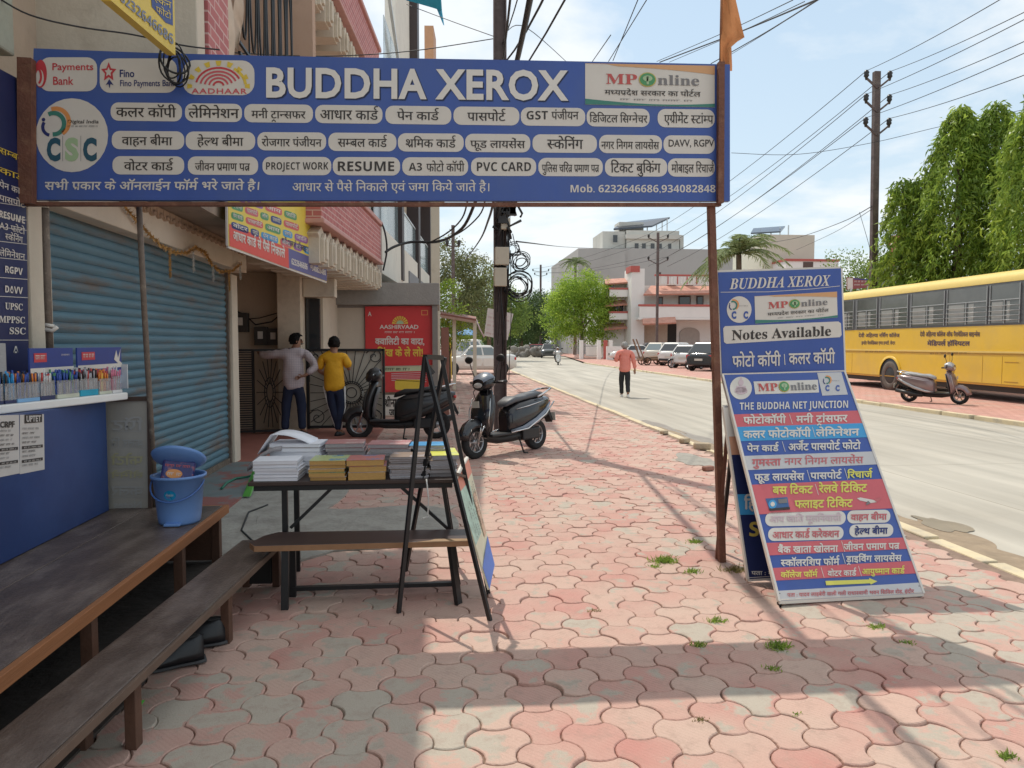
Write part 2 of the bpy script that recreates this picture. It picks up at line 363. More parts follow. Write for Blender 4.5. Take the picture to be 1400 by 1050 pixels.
# ================================================================== ground, road, footpaths
def sheet(name, pts, z, m, thick=0):
    mb = MB(); mb.poly([(x, y, z) for x, y in pts]); o = mb.build(name, m); tag(o, kind='structure'); return o
def ground_materials():
    mat('soil', (.22, .18, .13), .95, var=.25, vs=1.5, bump=.4, bs=20)
    # cement road: pale, brushed streaks, tyre-dark bands, slab joints
    m = mat('road_concrete', (.47, .435, .37), .85, var=.09, vs=.7, bump=.12, bs=60, col2=(.36, .325, .27), c2scale=.35, c2pos=(.42, .75)); nt = m.node_tree; N = nt.nodes; L = nt.links
    b = N['Principled BSDF']; src = b.inputs['Base Color'].links[0].from_socket; tc = [n for n in N if n.type == 'TEX_COORD'][0]
    mp = N.new('ShaderNodeMapping'); mp.inputs['Scale'].default_value = (.9, .045, 1); L.new(tc.outputs['Object'], mp.inputs[0])
    n = N.new('ShaderNodeTexNoise'); n.inputs['Scale'].default_value = 3; n.inputs['Detail'].default_value = 6; L.new(mp.outputs[0], n.inputs[0])
    br = N.new('ShaderNodeTexBrick'); br.inputs['Scale'].default_value = 1; br.inputs['Brick Width'].default_value = 3.8; br.inputs['Row Height'].default_value = 4.5; br.offset = 0; br.inputs['Mortar Size'].default_value = .012
    br.inputs['Color1'].default_value = br.inputs['Color2'].default_value = (1, 1, 1, 1); br.inputs['Mortar'].default_value = (.72, .70, .67, 1); L.new(tc.outputs['Object'], br.inputs[0])
    mr = N.new('ShaderNodeMapRange'); mr.inputs[1].default_value = .3; mr.inputs[2].default_value = .7; mr.inputs[3].default_value = .78; mr.inputs[4].default_value = 1.12; L.new(n.outputs[0], mr.inputs[0])
    v = N.new('ShaderNodeVectorMath'); v.operation = 'SCALE'; L.new(src, v.inputs[0]); L.new(mr.outputs[0], v.inputs['Scale'])
    v2 = N.new('ShaderNodeVectorMath'); v2.operation = 'MULTIPLY'; L.new(v.outputs[0], v2.inputs[0]); L.new(br.outputs[0], v2.inputs[1]); L.new(v2.outputs[0], b.inputs['Base Color'])
    # interlocking paver: red oxide skin over grey cement, worn off in patches (vertex 'wear', face 'tone')
    m = mat('paver', (.6, .3, .25), .82, var=0, bump=0); nt = m.node_tree; N = nt.nodes; L = nt.links; b = N['Principled BSDF']
    geo = N.new('ShaderNodeNewGeometry'); wr = N.new('ShaderNodeAttribute'); wr.attribute_name = 'wear'; tn = N.new('ShaderNodeAttribute'); tn.attribute_name = 'tone'
    n1 = N.new('ShaderNodeTexNoise'); n1.inputs['Scale'].default_value = 5.5; n1.inputs['Detail'].default_value = 8; n1.inputs['Roughness'].default_value = .6; L.new(geo.outputs['Position'], n1.inputs[0])
    n2 = N.new('ShaderNodeTexNoise'); n2.inputs['Scale'].default_value = 160; n2.inputs['Detail'].default_value = 4; L.new(geo.outputs['Position'], n2.inputs[0])
    n3 = N.new('ShaderNodeTexNoise'); n3.inputs['Scale'].default_value = 2.2; n3.inputs['Detail'].default_value = 6; L.new(geo.outputs['Position'], n3.inputs[0])
    a = N.new('ShaderNodeMath'); a.operation = 'ADD'; na = N.new('ShaderNodeMath'); na.operation = 'MULTIPLY_ADD'; na.inputs[1].default_value = 2.1; na.inputs[2].default_value = -.55; L.new(n1.outputs[0], na.inputs[0]); L.new(na.outputs[0], a.inputs[0]); L.new(wr.outputs['Fac'], a.inputs[1])
    rp = N.new('ShaderNodeMapRange'); rp.inputs[1].default_value = .90; rp.inputs[2].default_value = 1.02; L.new(a.outputs[0], rp.inputs[0])
    red = N.new('ShaderNodeMix'); red.data_type = 'RGBA'; L.new(tn.outputs['Fac'], red.inputs[0]); red.inputs[6].default_value = (.49, .225, .188, 1); red.inputs[7].default_value = (.545, .37, .30, 1)
    dust = N.new('ShaderNodeMix'); dust.data_type = 'RGBA'; mr = N.new('ShaderNodeMapRange'); mr.inputs[1].default_value = .35; mr.inputs[2].default_value = .75; mr.inputs[4].default_value = .85; L.new(n3.outputs[0], mr.inputs[0]); L.new(mr.outputs[0], dust.inputs[0])
    L.new(red.outputs[2], dust.inputs[6]); dust.inputs[7].default_value = (.52, .39, .315, 1)
    gr = N.new('ShaderNodeMix'); gr.data_type = 'RGBA'; L.new(rp.outputs[0], gr.inputs[0]); L.new(dust.outputs[2], gr.inputs[6]); gr.inputs[7].default_value = (.44, .385, .315, 1)
    sc = N.new('ShaderNodeMapRange'); sc.inputs[1].default_value = .25; sc.inputs[2].default_value = .75; sc.inputs[3].default_value = .93; sc.inputs[4].default_value = 1.06; L.new(n2.outputs[0], sc.inputs[0])
    n4 = N.new('ShaderNodeTexNoise'); n4.inputs['Scale'].default_value = 11; n4.inputs['Detail'].default_value = 9; n4.inputs['Roughness'].default_value = .72; L.new(geo.outputs['Position'], n4.inputs[0]); st = N.new('ShaderNodeMapRange'); st.inputs[1].default_value = .50; st.inputs[2].default_value = .72; st.inputs[4].default_value = .6; L.new(n4.outputs[0], st.inputs[0])
    dk = N.new('ShaderNodeMix'); dk.data_type = 'RGBA'; L.new(st.outputs[0], dk.inputs[0]); L.new(gr.outputs[2], dk.inputs[6]); dk.inputs[7].default_value = (.33, .225, .18, 1); gr = dk
    v = N.new('ShaderNodeVectorMath'); v.operation = 'SCALE'; L.new(gr.outputs[2], v.inputs[0]); L.new(sc.outputs[0], v.inputs['Scale']); L.new(v.outputs[0], b.inputs['Base Color'])
    # cast ribs on the red skin + grain
    wv = N.new('ShaderNodeTexWave'); wv.wave_type = 'BANDS'; wv.bands_direction = 'DIAGONAL'; wv.inputs['Scale'].default_value = 22; wv.inputs['Distortion'].default_value = .4; L.new(geo.outputs['Position'], wv.inputs[0])
    inv = N.new('ShaderNodeMath'); inv.operation = 'SUBTRACT'; inv.inputs[0].default_value = .35; L.new(rp.outputs[0], inv.inputs[1]); mx = N.new('ShaderNodeMath'); mx.operation = 'MAXIMUM'; mx.inputs[1].default_value = 0; L.new(inv.outputs[0], mx.inputs[0])
    ml = N.new('ShaderNodeMath'); ml.operation = 'MULTIPLY'; L.new(wv.outputs[0], ml.inputs[0]); L.new(mx.outputs[0], ml.inputs[1])
    ad = N.new('ShaderNodeMath'); ad.operation = 'ADD'; L.new(ml.outputs[0], ad.inputs[0]); L.new(n2.outputs[0], ad.inputs[1])
    ad2 = N.new('ShaderNodeMath'); ad2.operation = 'ADD'; L.new(ad.outputs[0], ad2.inputs[0]); L.new(n1.outputs[0], ad2.inputs[1])
    bp = N.new('ShaderNodeBump'); bp.inputs['Strength'].default_value = .35; bp.inputs['Distance'].default_value = .006; L.new(ad2.outputs[0], bp.inputs['Height']); L.new(bp.outputs[0], b.inputs['Normal'])
    mat('joint', (.24, .165, .125), .95, var=.3, vs=9)
    mat('paving_far', (.55, .31, .25), .85, var=.12, vs=1.2, col2=(.50, .39, .31), c2scale=1.6)
    mat('kerb_paint', (.66, .55, .36), .8, var=.12, vs=5, col2=(.42, .37, .29), c2scale=2.5, c2pos=(.5, .68), bump=.2)
    mat('cement', (.34, .32, .28), .9, var=.14, vs=3, col2=(.25, .23, .20), c2scale=4, bump=.5, bs=25)
    mat('mud', (.30, .225, .15), .8, var=.25, vs=5, bump=.5, bs=14)
    mat('wet', (.30, .25, .19), .3, var=.2, vs=2, spec=.6)
ground_materials()
sheet('ground', [(-400, -60), (500, -60), (500, 900), (-400, 900)], -.16, MATS['soil'])
sheet('road', [(4.06, -40), (11.72, -40), (11.72, 60), (15.2, 90), (15.2, 500), (4.06, 500)], -.09, MATS['road_concrete'])

# ---- hexagonal 'shield' pavers: columns .195 m apart, rows .26 m, arcs for edges
def footpath():
    px, py = .195, .26; hw, hf = .130, .065
    def edge(a, b, bulge, n):
        (x0, y0), (x1, y1) = a, b; out = []
        dx, dy = x1 - x0, y1 - y0
        for i in range(n): t = i / n; k = 4 * t * (1 - t) * bulge; out.append((x0 + dx * t - dy * k, y0 + dy * t + dx * k))
        return out
    def tile(n, inset):
        c = [(-hf, py / 2), (-hw, 0), (-hf, -py / 2), (hf, -py / 2), (hw, 0), (hf, py / 2)]  # counter-clockwise from the far top-left
        b = .2
        p = edge(c[0], c[1], -b, n) + edge(c[1], c[2], b, n) + edge(c[2], c[3], -b * .75, n) + edge(c[3], c[4], b, n) + edge(c[4], c[5], -b, n) + edge(c[5], c[0], b * .75, n)
        p = np.array(p); q = np.roll(p, -1, 0) - np.roll(p, 1, 0); nrm = np.stack([q[:, 1], -q[:, 0]], 1); nrm /= np.linalg.norm(nrm, axis=1)[:, None] + 1e-9
        return p - nrm * inset
    V = []; F = []; wear = []; tone = []; base = 0
    spots = [(-.45, 2.9, .75, .22), (-1.0, 3.2, .6, .16), (.05, 3.0, .4, .1), (2.75, 3.5, .55, .24), (3.4, 4.0, .6, .26), (2.5, 2.7, .5, .12), (3.7, 5.5, .6, .2)]
    near = [tile(5, .040), tile(5, .020), tile(5, .0075), tile(5, .0035), tile(5, .001)]; WR = [.05, .02, -.14, -.18, -.2]; far = [tile(2, .004)]
    for ci in range(-15, 21):
        for ri in range(2, 160):
            cx = ci * px + .02; cy = ri * py + (py / 2 if ci % 2 else 0) + .1
            if cx > 3.86 or cx < -2.95: continue
            det = cy < 15
            t = RNG.random(); w = .12 + .22 * RNG.random() ** 2.5 + (.3 if RNG.random() < .045 else 0)
            for sx, sy, sr, sa in spots: w += sa * math.exp(-((cx - sx) ** 2 + (cy - sy) ** 2) / sr ** 2)
            w += .12 * max(0, math.sin(cx * 1.3 + cy * .7 + 1)) * RNG.random()
            dz = RNG.normal(0, .0022) - (.008 if RNG.random() < .02 else 0); tx, ty = RNG.normal(0, .012, 2); jx, jy = RNG.normal(0, .0016, 2)
            if det:
                k = 30; rings = [(near[0], 0.0), (near[1], 0.0), (near[2], 0.0), (near[3], -.0035), (near[4], -.02)]
            else: k = 12; rings = [(far[0], 0.0)]
            for pts, z in rings:
                for q in pts: V.append((min(cx + q[0] + jx, 3.93), cy + q[1] + jy, z + dz + q[0] * tx + q[1] * ty))
            F.append(list(range(base, base + k))); tone.append(t)
            for r_ in range(len(rings) - 1):
                a = base + r_ * k; F.extend([a + j, a + k + j, a + k + (j + 1) % k, a + (j + 1) % k] for j in range(k)); tone.extend([t] * k)
            [wear.extend([w + (WR[q] if det else 0)] * k) for q in range(len(rings))]; base += k * len(rings)
    me = bpy.data.meshes.new('footpath'); me.from_pydata(V, [], F); me.materials.append(MATS['paver'])
    a = me.attributes.new('wear', 'FLOAT', 'POINT'); a.data.foreach_set('value', wear)
    a = me.attributes.new('tone', 'FLOAT', 'FACE'); a.data.foreach_set('value', tone)
    me.update(); o = bpy.data.objects.new('footpath', me); COL.objects.link(o); tag(o, kind='structure')
footpath()
mb = MB(); mb.box((-3.4, -6, -.15), (3.955, 41, -.014)); tag(mb.build('footpath_bed', MATS['joint']), kind='structure')
mb = MB(); mb.box((-3.4, 41, -.15), (3.955, 300, -.004)); tag(mb.build('footpath_far_end', MATS['paving_far']), kind='structure')
# near kerb: old painted stones, some broken out
def kerb(name, x0, x1, y0, y1, step, seed, gap=0):
    g = random.Random(seed); y = y0; mb = MB()
    while y < y1:
        l = step * g.uniform(.9, 1.1); dz = g.uniform(-.012, .006); dx = g.uniform(-.012, .012); drop = gap and 7.0 < y < 11.5 and g.random() < .55
        M = Matrix.Translation((0, y + l / 2, 0)) @ Matrix.Rotation(g.uniform(-.015, .015) * (4 if drop else 1), 4, 'Z')
        mb.box((x0 + dx, -l / 2 + .006, -.2), (x1 + dx + (.04 if drop else 0), l / 2 - .006, dz - (.03 if drop else 0)), 0, M); y += l
    tag(mb.build(name, MATS['kerb_paint'], bevel=.012), kind='structure')
kerb('kerb', 3.955, 4.09, -2, 60, .62, 3, gap=1)
kerb('far_kerb', 11.70, 11.86, -2, 60, .9, 5)
# far footpath and parking apron: red paving under the bus and the parked cars
mb = MB(); mb.poly([(11.86, -20, -.005), (40, -20, -.005), (40, 60, -.005), (11.86, 60, -.005)]); mb.poly([(11.86, 60, -.005), (40, 60, -.005), (40, 110, -.005), (15.2, 110, -.005), (15.2, 90, -.005)])
m = mat('paving_red', (.56, .30, .245), .85, var=.1, vs=2, col2=(.52, .40, .33), c2scale=.9, c2pos=(.5, .7)); nt = m.node_tree; N = nt.nodes; L = nt.links
b = N['Principled BSDF']; src = b.inputs['Base Color'].links[0].from_socket; tc = [n for n in N if n.type == 'TEX_COORD'][0]
br = N.new('ShaderNodeTexBrick'); br.inputs['Scale'].default_value = 1; br.inputs['Brick Width'].default_value = .24; br.inputs['Row Height'].default_value = .2; br.inputs['Mortar Size'].default_value = .008
br.inputs['Color1'].default_value = (1, 1, 1, 1); br.inputs['Color2'].default_value = (.88, .88, .88, 1); br.inputs['Mortar'].default_value = (.55, .5, .45, 1); L.new(tc.outputs['Object'], br.inputs[0])
v2 = N.new('ShaderNodeVectorMath'); v2.operation = 'MULTIPLY'; L.new(src, v2.inputs[0]); L.new(br.outputs[0], v2.inputs[1]); L.new(v2.outputs[0], b.inputs['Base Color'])
tag(mb.build('far_footpath', m), kind='structure')

def blob(name, cx, cy, rx, ry, z, m, seed, rz=0, thick=.006, n=40, rough=.3):
    g = np.random.default_rng(seed); ph = g.random(6) * 6.28; pts = []
    for i in range(n):
        a = 2 * math.pi * i / n; k = 1 + rough * sum(math.sin(a * (q + 2) + ph[q]) / (q + 1.5) for q in range(6)) * .6
        x, y = rx * k * math.cos(a), ry * k * math.sin(a); pts.append((cx + x * math.cos(rz) - y * math.sin(rz), cy + x * math.sin(rz) + y * math.cos(rz)))
    mb = MB(); mb.prism(pts, z - thick, z, 'z'); return tag(mb.build(name, m, bevel=.003), kind='structure')
blob('cement_patch', -.95, 6.3, .95, .95, .016, MATS['cement'], 3, thick=.03, rough=.45)
blob('cement_patch', -1.9, 7.8, .8, 1.6, .012, MATS['cement'], 8, thick=.03)
# silt and drying water along the kerb
for k, (cx, cy, rx, ry, m_, nm) in enumerate(((4.30, 4.6, .17, .9, 'mud', 'mud_patch'), (4.42, 5.6, .24, .7, 'mud', 'mud_patch'), (4.34, 6.6, .16, .6, 'mud', 'mud_patch'), (4.30, 9.8, .15, 1.1, 'mud', 'mud_patch'), (4.42, 11.6, .26, 1.2, 'mud', 'mud_patch'), (4.36, 13.6, .2, 1.3, 'mud', 'mud_patch'), (4.55, 12.4, .14, 1.1, 'wet', 'puddle'), (4.42, 14.6, .12, 1.2, 'wet', 'puddle'), (4.62, 6.3, .14, .35, 'wet', 'puddle'), (4.55, 3.6, .2, .6, 'mud', 'mud_patch'))): blob(nm, cx, cy, rx, ry, -.0862 + .0007 * k, MATS[m_], 12 + k, thick=.003, rough=.6, n=70)
blob('puddle', 3.45, 9.6, .3, .5, .005, MATS['cement'], 23, thick=.004, rough=.6)

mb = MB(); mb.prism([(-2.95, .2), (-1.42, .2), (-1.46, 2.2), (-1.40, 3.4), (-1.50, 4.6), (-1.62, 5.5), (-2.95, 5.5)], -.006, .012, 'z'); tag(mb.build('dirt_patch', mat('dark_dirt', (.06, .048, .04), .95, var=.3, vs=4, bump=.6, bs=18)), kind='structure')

def stone(label, px, py, r, seed, m):
    g = random.Random(seed); p = atZ(px, py); mb = MB(); mb.cbox((p.x, p.y, r * .35), (r * 2, r * 1.1, r * .8), 0, g.uniform(0, 3)); o = mb.build('broken_stone', m, bevel=r * .22); tag(o, label, 'stone', 'loose stones along the kerb')
bst = mat('stone_red', (.30, .15, .11), .9, var=.25, vs=12, bump=.6, bs=30); kst = mat('stone_buff', (.45, .36, .25), .9, var=.2, vs=12, bump=.6, bs=30)
stone('reddish broken stone beside the rust brown post', 968, 643, .075, 1, bst); stone('largest buff stone broken from the kerb behind the post', 960, 614, .13, 2, kst); stone('buff kerb fragment lying before the muddy strip', 936, 605, .10, 3, kst); stone('small buff kerb fragment farthest from the post', 908, 593, .08, 4, kst)
# ================================================================== buildings on the shop side
beige = mat('beige_plaster', (.50, .40, .30), .9, var=.1, vs=1.3, bump=.25, bs=30, col2=(.36, .28, .21), c2scale=1.1, c2pos=(.52, .75))
cream = mat('cream_plaster', (.62, .55, .44), .85, var=.08, vs=2, bump=.2, bs=30, col2=(.45, .38, .29), c2scale=2.2, c2pos=(.55, .78))
white_plaster = mat('white_plaster', (.72, .69, .62), .85, var=.06, vs=2, bump=.15, bs=30, col2=(.52, .48, .42), c2scale=1.5, c2pos=(.58, .8))
grey_conc = mat('grey_concrete', (.30, .29, .27), .9, var=.12, vs=2, bump=.35, bs=25, col2=(.2, .195, .18), c2scale=1.5, c2pos=(.5, .75))
greenish = mat('mildewed_plaster', (.36, .37, .30), .9, var=.15, vs=2.5, bump=.3, bs=22, col2=(.56, .53, .46), c2scale=2.6, c2pos=(.6, .68))
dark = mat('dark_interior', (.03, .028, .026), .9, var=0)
rust = mat('rust_paint', (.16, .065, .04), .7, var=.25, vs=9, bump=.3, bs=60, col2=(.24, .12, .07), c2scale=12, c2pos=(.5, .7))
pipe_m = mat('old_pipe', (.17, .13, .10), .65, var=.25, vs=14, metal=.2, bump=.3, bs=80, col2=(.33, .28, .22), c2scale=10, c2pos=(.55, .7))
black_m = mat('black_paint', (.012, .012, .013), .45, var=.2, vs=20)
white_m = mat('white_paint', (.78, .77, .74), .5, var=.04)
def brickmat():
    m = mat('pink_tile_brick', (.50, .16, .15), .7, var=.1); nt = m.node_tree; N = nt.nodes; L = nt.links; b = N['Principled BSDF']
    tc = [n for n in N if n.type == 'TEX_COORD'][0]; mp = N.new('ShaderNodeMapping'); mp.inputs['Rotation'].default_value = (R(90), 0, R(90)); L.new(tc.outputs['Object'], mp.inputs[0])
    cb = N.new('ShaderNodeCombineXYZ'); sp = N.new('ShaderNodeSeparateXYZ'); L.new(tc.outputs['Object'], sp.inputs[0]); ad = N.new('ShaderNodeMath'); L.new(sp.outputs[0], ad.inputs[0]); L.new(sp.outputs[1], ad.inputs[1])
    L.new(ad.outputs[0], cb.inputs[0]); L.new(sp.outputs[2], cb.inputs[1])
    br = N.new('ShaderNodeTexBrick'); br.inputs['Scale'].default_value = 1; br.inputs['Brick Width'].default_value = .23; br.inputs['Row Height'].default_value = .085; br.inputs['Mortar Size'].default_value = .008
    br.inputs['Color1'].default_value = (.52, .17, .16, 1); br.inputs['Color2'].default_value = (.40, .11, .11, 1); br.inputs['Mortar'].default_value = (.62, .42, .38, 1); L.new(cb.outputs[0], br.inputs[0]); L.new(br.outputs[0], b.inputs['Base Color'])
    bp = N.new('ShaderNodeBump'); bp.inputs['Strength'].default_value = .5; bp.inputs['Distance'].default_value = .01; L.new(br.outputs['Fac'], bp.inputs['Height']); bp.invert = True; L.new(bp.outputs[0], b.inputs['Normal'])
    return m
pink_brick = brickmat()
glass_dark = mat('dark_glass', (.03, .035, .04), .08, var=0, spec=.8)
glass_blue = mat('railing_glass', (.32, .42, .45), .08, var=0, spec=.8, alpha=.55)
steel = mat('steel', (.55, .55, .54), .35, metal=.8, var=.1)

def shutter_mat():
    m = mat('shutter_blue', (.10, .20, .255), .55, var=.16, vs=2.2, metal=.1, stretch=(1, .5, 3), col2=(.15, .125, .105), c2scale=1.5, c2pos=(.50, .68), bump=.15, bs=70)
    return m
shut_m = shutter_mat()

# ---------- the shop the banner belongs to
shop = thing('shop_building', 'two storey shop with closed blue roller shutter, beige walls and a balcony above the banner', 'building', (-2.8, 5, 0))
mb = MB(); mb.box((-9, -1, 0), (-2.95, 10.1, 7.5)); mb.box((-2.95, -1, 0), (-2.76, 5.12, 3.0)); mb.build('wall', beige, shop, world=True)
mb = MB(); mb.box((-2.95, 5.13, 0), (-2.70, 5.40, 2.98)); mb.build('pillar', cream, shop, bevel=.01)
mb = MB(); mb.box((-2.95, 9.86, 0), (-2.72, 10.12, 2.5)); mb.build('pillar', cream, shop, bevel=.012)
# roller shutter: curved steel slats in one curtain, guide rails, bottom bar
prof = []; z = .1
while z < 2.62:
    for q in range(5): t = q / 5; prof.append((.016 * math.sin(math.pi * t), z + .076 * t))
    prof.append((-.006, z + .076)); z += .079
mb = MB(); v = [(-2.80 + x, y, z) for x, z in prof for y in (5.42, 7.6, 9.83)]; n = len(prof)
mb.add(v, [(i * 3 + j, i * 3 + j + 1, (i + 1) * 3 + j + 1, (i + 1) * 3 + j) for i in range(n - 1) for j in (0, 1)], 0, False)
sh = mb.build('roller_shutter', shut_m, shop, recalc=False)
mb = MB(); mb.box((-2.84, 5.45, .02), (-2.77, 9.8, .1)); mb.build('bottom_bar', pipe_m, shop)
for y0 in (5.405, 9.805): mb = MB(); mb.box((-2.86, y0, 0), (-2.755, y0 + .05, 2.55)); mb.build('guide_rail', pipe_m, shop)
# fascia with hanging scallop ornament, then the balcony soffit
mb = MB(); mb.box((-2.95, 5.41, 2.55), (-2.64, 10.3, 2.83)); mb.build('fascia', cream, shop, bevel=.01)
mb = MB(); y = 5.5
while y < 10.1:
    w = .16; pts = [(y + w / 2 - w / 2 * math.cos(a) * .95, 2.86 - .10 * math.sin(a)) for a in [math.pi * q / 8 for q in range(9)]]
    mb.prism(pts, -2.64, -2.612, 'x'); mb.lathe([(.001, 0), (.024, 0), (.024, .03), (.001, .034)], 8, (-2.625, y + w / 2, 2.79), axis='x'); y += w
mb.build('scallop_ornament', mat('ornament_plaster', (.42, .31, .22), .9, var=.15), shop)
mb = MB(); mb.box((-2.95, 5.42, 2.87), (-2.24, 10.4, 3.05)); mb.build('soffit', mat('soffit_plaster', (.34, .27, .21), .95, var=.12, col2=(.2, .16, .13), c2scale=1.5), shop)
# balcony end wall over the banner, brick-tiled front beyond it
mb = MB(); mb.box((-3.3, 5.8, 3.74), (-1.81, 5.98, 5.6)); mb.build('balcony_wall', cream, shop, bevel=.01)
mb = MB(); mb.box((-2.1, 6.0, 3.75), (-1.79, 6.55, 5.6)); mb.build('balcony_front', pink_brick, shop)
mb = MB(); mb.box((-3.2, 6.0, 3.70), (-1.95, 9.0, 3.99)); mb.build('balcony_slab', grey_conc, shop, bevel=.01)
mb = MB(); mb.box((-3.0, -1, 3.42), (-2.70, 5.05, 5.6)); mb.build('sunshade', greenish, shop, bevel=.015)
mb = MB(); mb.box((-9, -1, 7.5), (-2.0, 9.8, 7.65)); mb.build('roof', grey_conc, shop)
# torn flex and grille on the balcony beyond
gb = thing('balcony_grille', 'dark wrought iron balcony grille with oval loops under the sky', 'grille', (-1.86, 9.3, 4.3))
mb = MB(); Y0, Y1 = 7.3, 9.8; X0 = -1.9
for z in (4.35, 4.45, 6.2, 6.3): mb.bar((X0, Y0, z), (X0, Y1, z), .025)
for k in range(7):
    y = Y0 + .2 + k * .36; mb.tube([(X0, y + .13 * math.cos(a), 5.3 + .75 * math.sin(a)) for a in [2 * math.pi * q / 18 for q in range(18)]], .012, 5, closed=True)
    mb.bar((X0, y + .18, 4.35), (X0, y + .18, 6.3), .015)
mb.build('scroll_panel', black_m, gb)
mb = MB(); mb.bar((X0, Y0, 6.42), (X0, Y1, 6.42), .07); mb.build('hand_rail', steel, gb)
tf = thing('torn_flex', 'torn beige advertising flex hanging on the upper balcony', 'torn banner', (-1.9, 6.9, 3.8))
for y0, y1, zb in ((6.6, 6.92, 3.8), (6.95, 7.2, 4.3)):
    mb = MB(); g = random.Random(int(y0 * 10)); n = 14; v = []
    for q in range(n):
        z = 5.9 - (5.9 - zb) * q / (n - 1); v += [(-1.85 + .03 * math.sin(q * .9), y0 + g.uniform(-.03, .03), z), (-1.83 + .04 * math.sin(q * .7 + 1), (y0 + y1) / 2, z - .02), (-1.85 + .03 * math.cos(q), y1 + g.uniform(-.05, .05) - .015 * q, z)]
    mb.add(v, [(i * 3 + j, i * 3 + j + 1, i * 3 + j + 4, i * 3 + j + 3) for i in range(n - 1) for j in (0, 1)], 0, True); mb.build('strip', mat('torn_flex', (.58, .47, .36), .8, var=.15), tf, recalc=False)

# ---------- yellow fascia board overhead, seen nearly edge on
def board(name, label, cat, fn, corners, n, thick, face, frame=None, group=None, fr=.0, back=None):
    """a flat panel whose front is the quad corners (survey units); returns (thing, Sign)"""
    q = [fn(*c) for c in corners]; n = Vector(n).normalized(); lo = min(q, key=lambda p: p.z)
    t = thing(name, label, cat, (sum(p.x for p in q) / 4, sum(p.y for p in q) / 4, min(p.z for p in q)), 0, group)
    mb = MB(); mb.slab(q, -n * thick); mb.build('panel', face, t)
    if frame:
        mb = MB()
        for i in range(4): a, b = q[i], q[(i + 1) % 4]; mb.bar(a - n * (thick / 2), b - n * (thick / 2), fr, thick + fr * .8)
        mb.build('frame', frame, t)
    return t, Sign(fn, n)
yel = mat('sign_yellow', (.72, .52, .06), .5, var=.06); navy = mat('sign_navy', (.022, .05, .22), .5, var=.08, vs=2)
blue = mat('sign_blue', (.042, .095, .36), .42, var=.12, vs=1.5, stretch=(1, 1, .5), bump=.25, bs=2.2, col2=(.06, .11, .33), c2scale=1.1); swhite = mat('sign_white', (.68, .64, .58), .5, var=.04)
sred = mat('sign_red', (.62, .10, .10), .5, var=.06); sblack = mat('sign_black', (.035, .028, .025), .5, var=0); sgrey = mat('sign_grey', (.2, .19, .19), .5, var=0)
sorange = mat('sign_orange', (.74, .30, .09), .5, var=0); sgreen = mat('sign_green', (.08, .30, .12), .5, var=0); sdgreen = mat('sign_dark_green', (.05, .22, .17), .5, var=0)
scyan = mat('sign_cyan', (.05, .32, .62), .5, var=.05); spink = mat('sign_coral', (.60, .12, .14), .5, var=.05); sink = mat('sign_ink_blue', (.02, .03, .15), .5, var=0); slime = mat('sign_lime', (.70, .66, .12), .5, var=0)
spale = mat('sign_pale_pink', (.62, .48, .50), .5, var=0); slgreen = mat('sign_light_green', (.38, .52, .30), .5, var=0); smaroon = mat('sign_crimson', (.55, .045, .06), .5, var=0); steal = mat('sign_teal', (.02, .09, .14), .5, var=0)
fn = lambda u, v: atX(u, v, -1.62)
t, s = board('shop_board', 'yellow board with phone number 6232646686 hung overhead from the balcony, cut by the picture top', 'sign', fn, [(146, -70), (237, -60), (240, 76), (152, 1)], (1, 0, 0), .05, yel, None)
s.text(bold('6232646686'), 165, -12, 234, 57, mat('sign_pencil', (.18, .2, .26), .5, var=0), 1, off=0, cap=4.2, sk=0) if 0 else None
def diag_text(s, t, pts, m, h, off=.0):
    """line of text along the segment pts with letter height h (survey units, vertical)"""
    (x0, y0), (x1, y1) = pts; s.text(t, x0, y0 - h, x1, y0, m, 2, off=off, cap=.714, sk=(y1 - y0) / (x1 - x0)); return s
diag_text(s, bold('6232646686'), ((163, 1), (236, 62)), mat('sign_pencil', (.18, .2, .26), .5, var=0), 14)
s.poly([(205, -20), (235, -20), (236, 35), (226, 31), (207, 9)], navy, 1)
diag_text(s, 'स्कैन', ((209, 2), (233, 12)), yel, 10); diag_text(s, 'फोटो', ((212, 16), (233, 27)), yel, 9)
s.build('lettering', t)

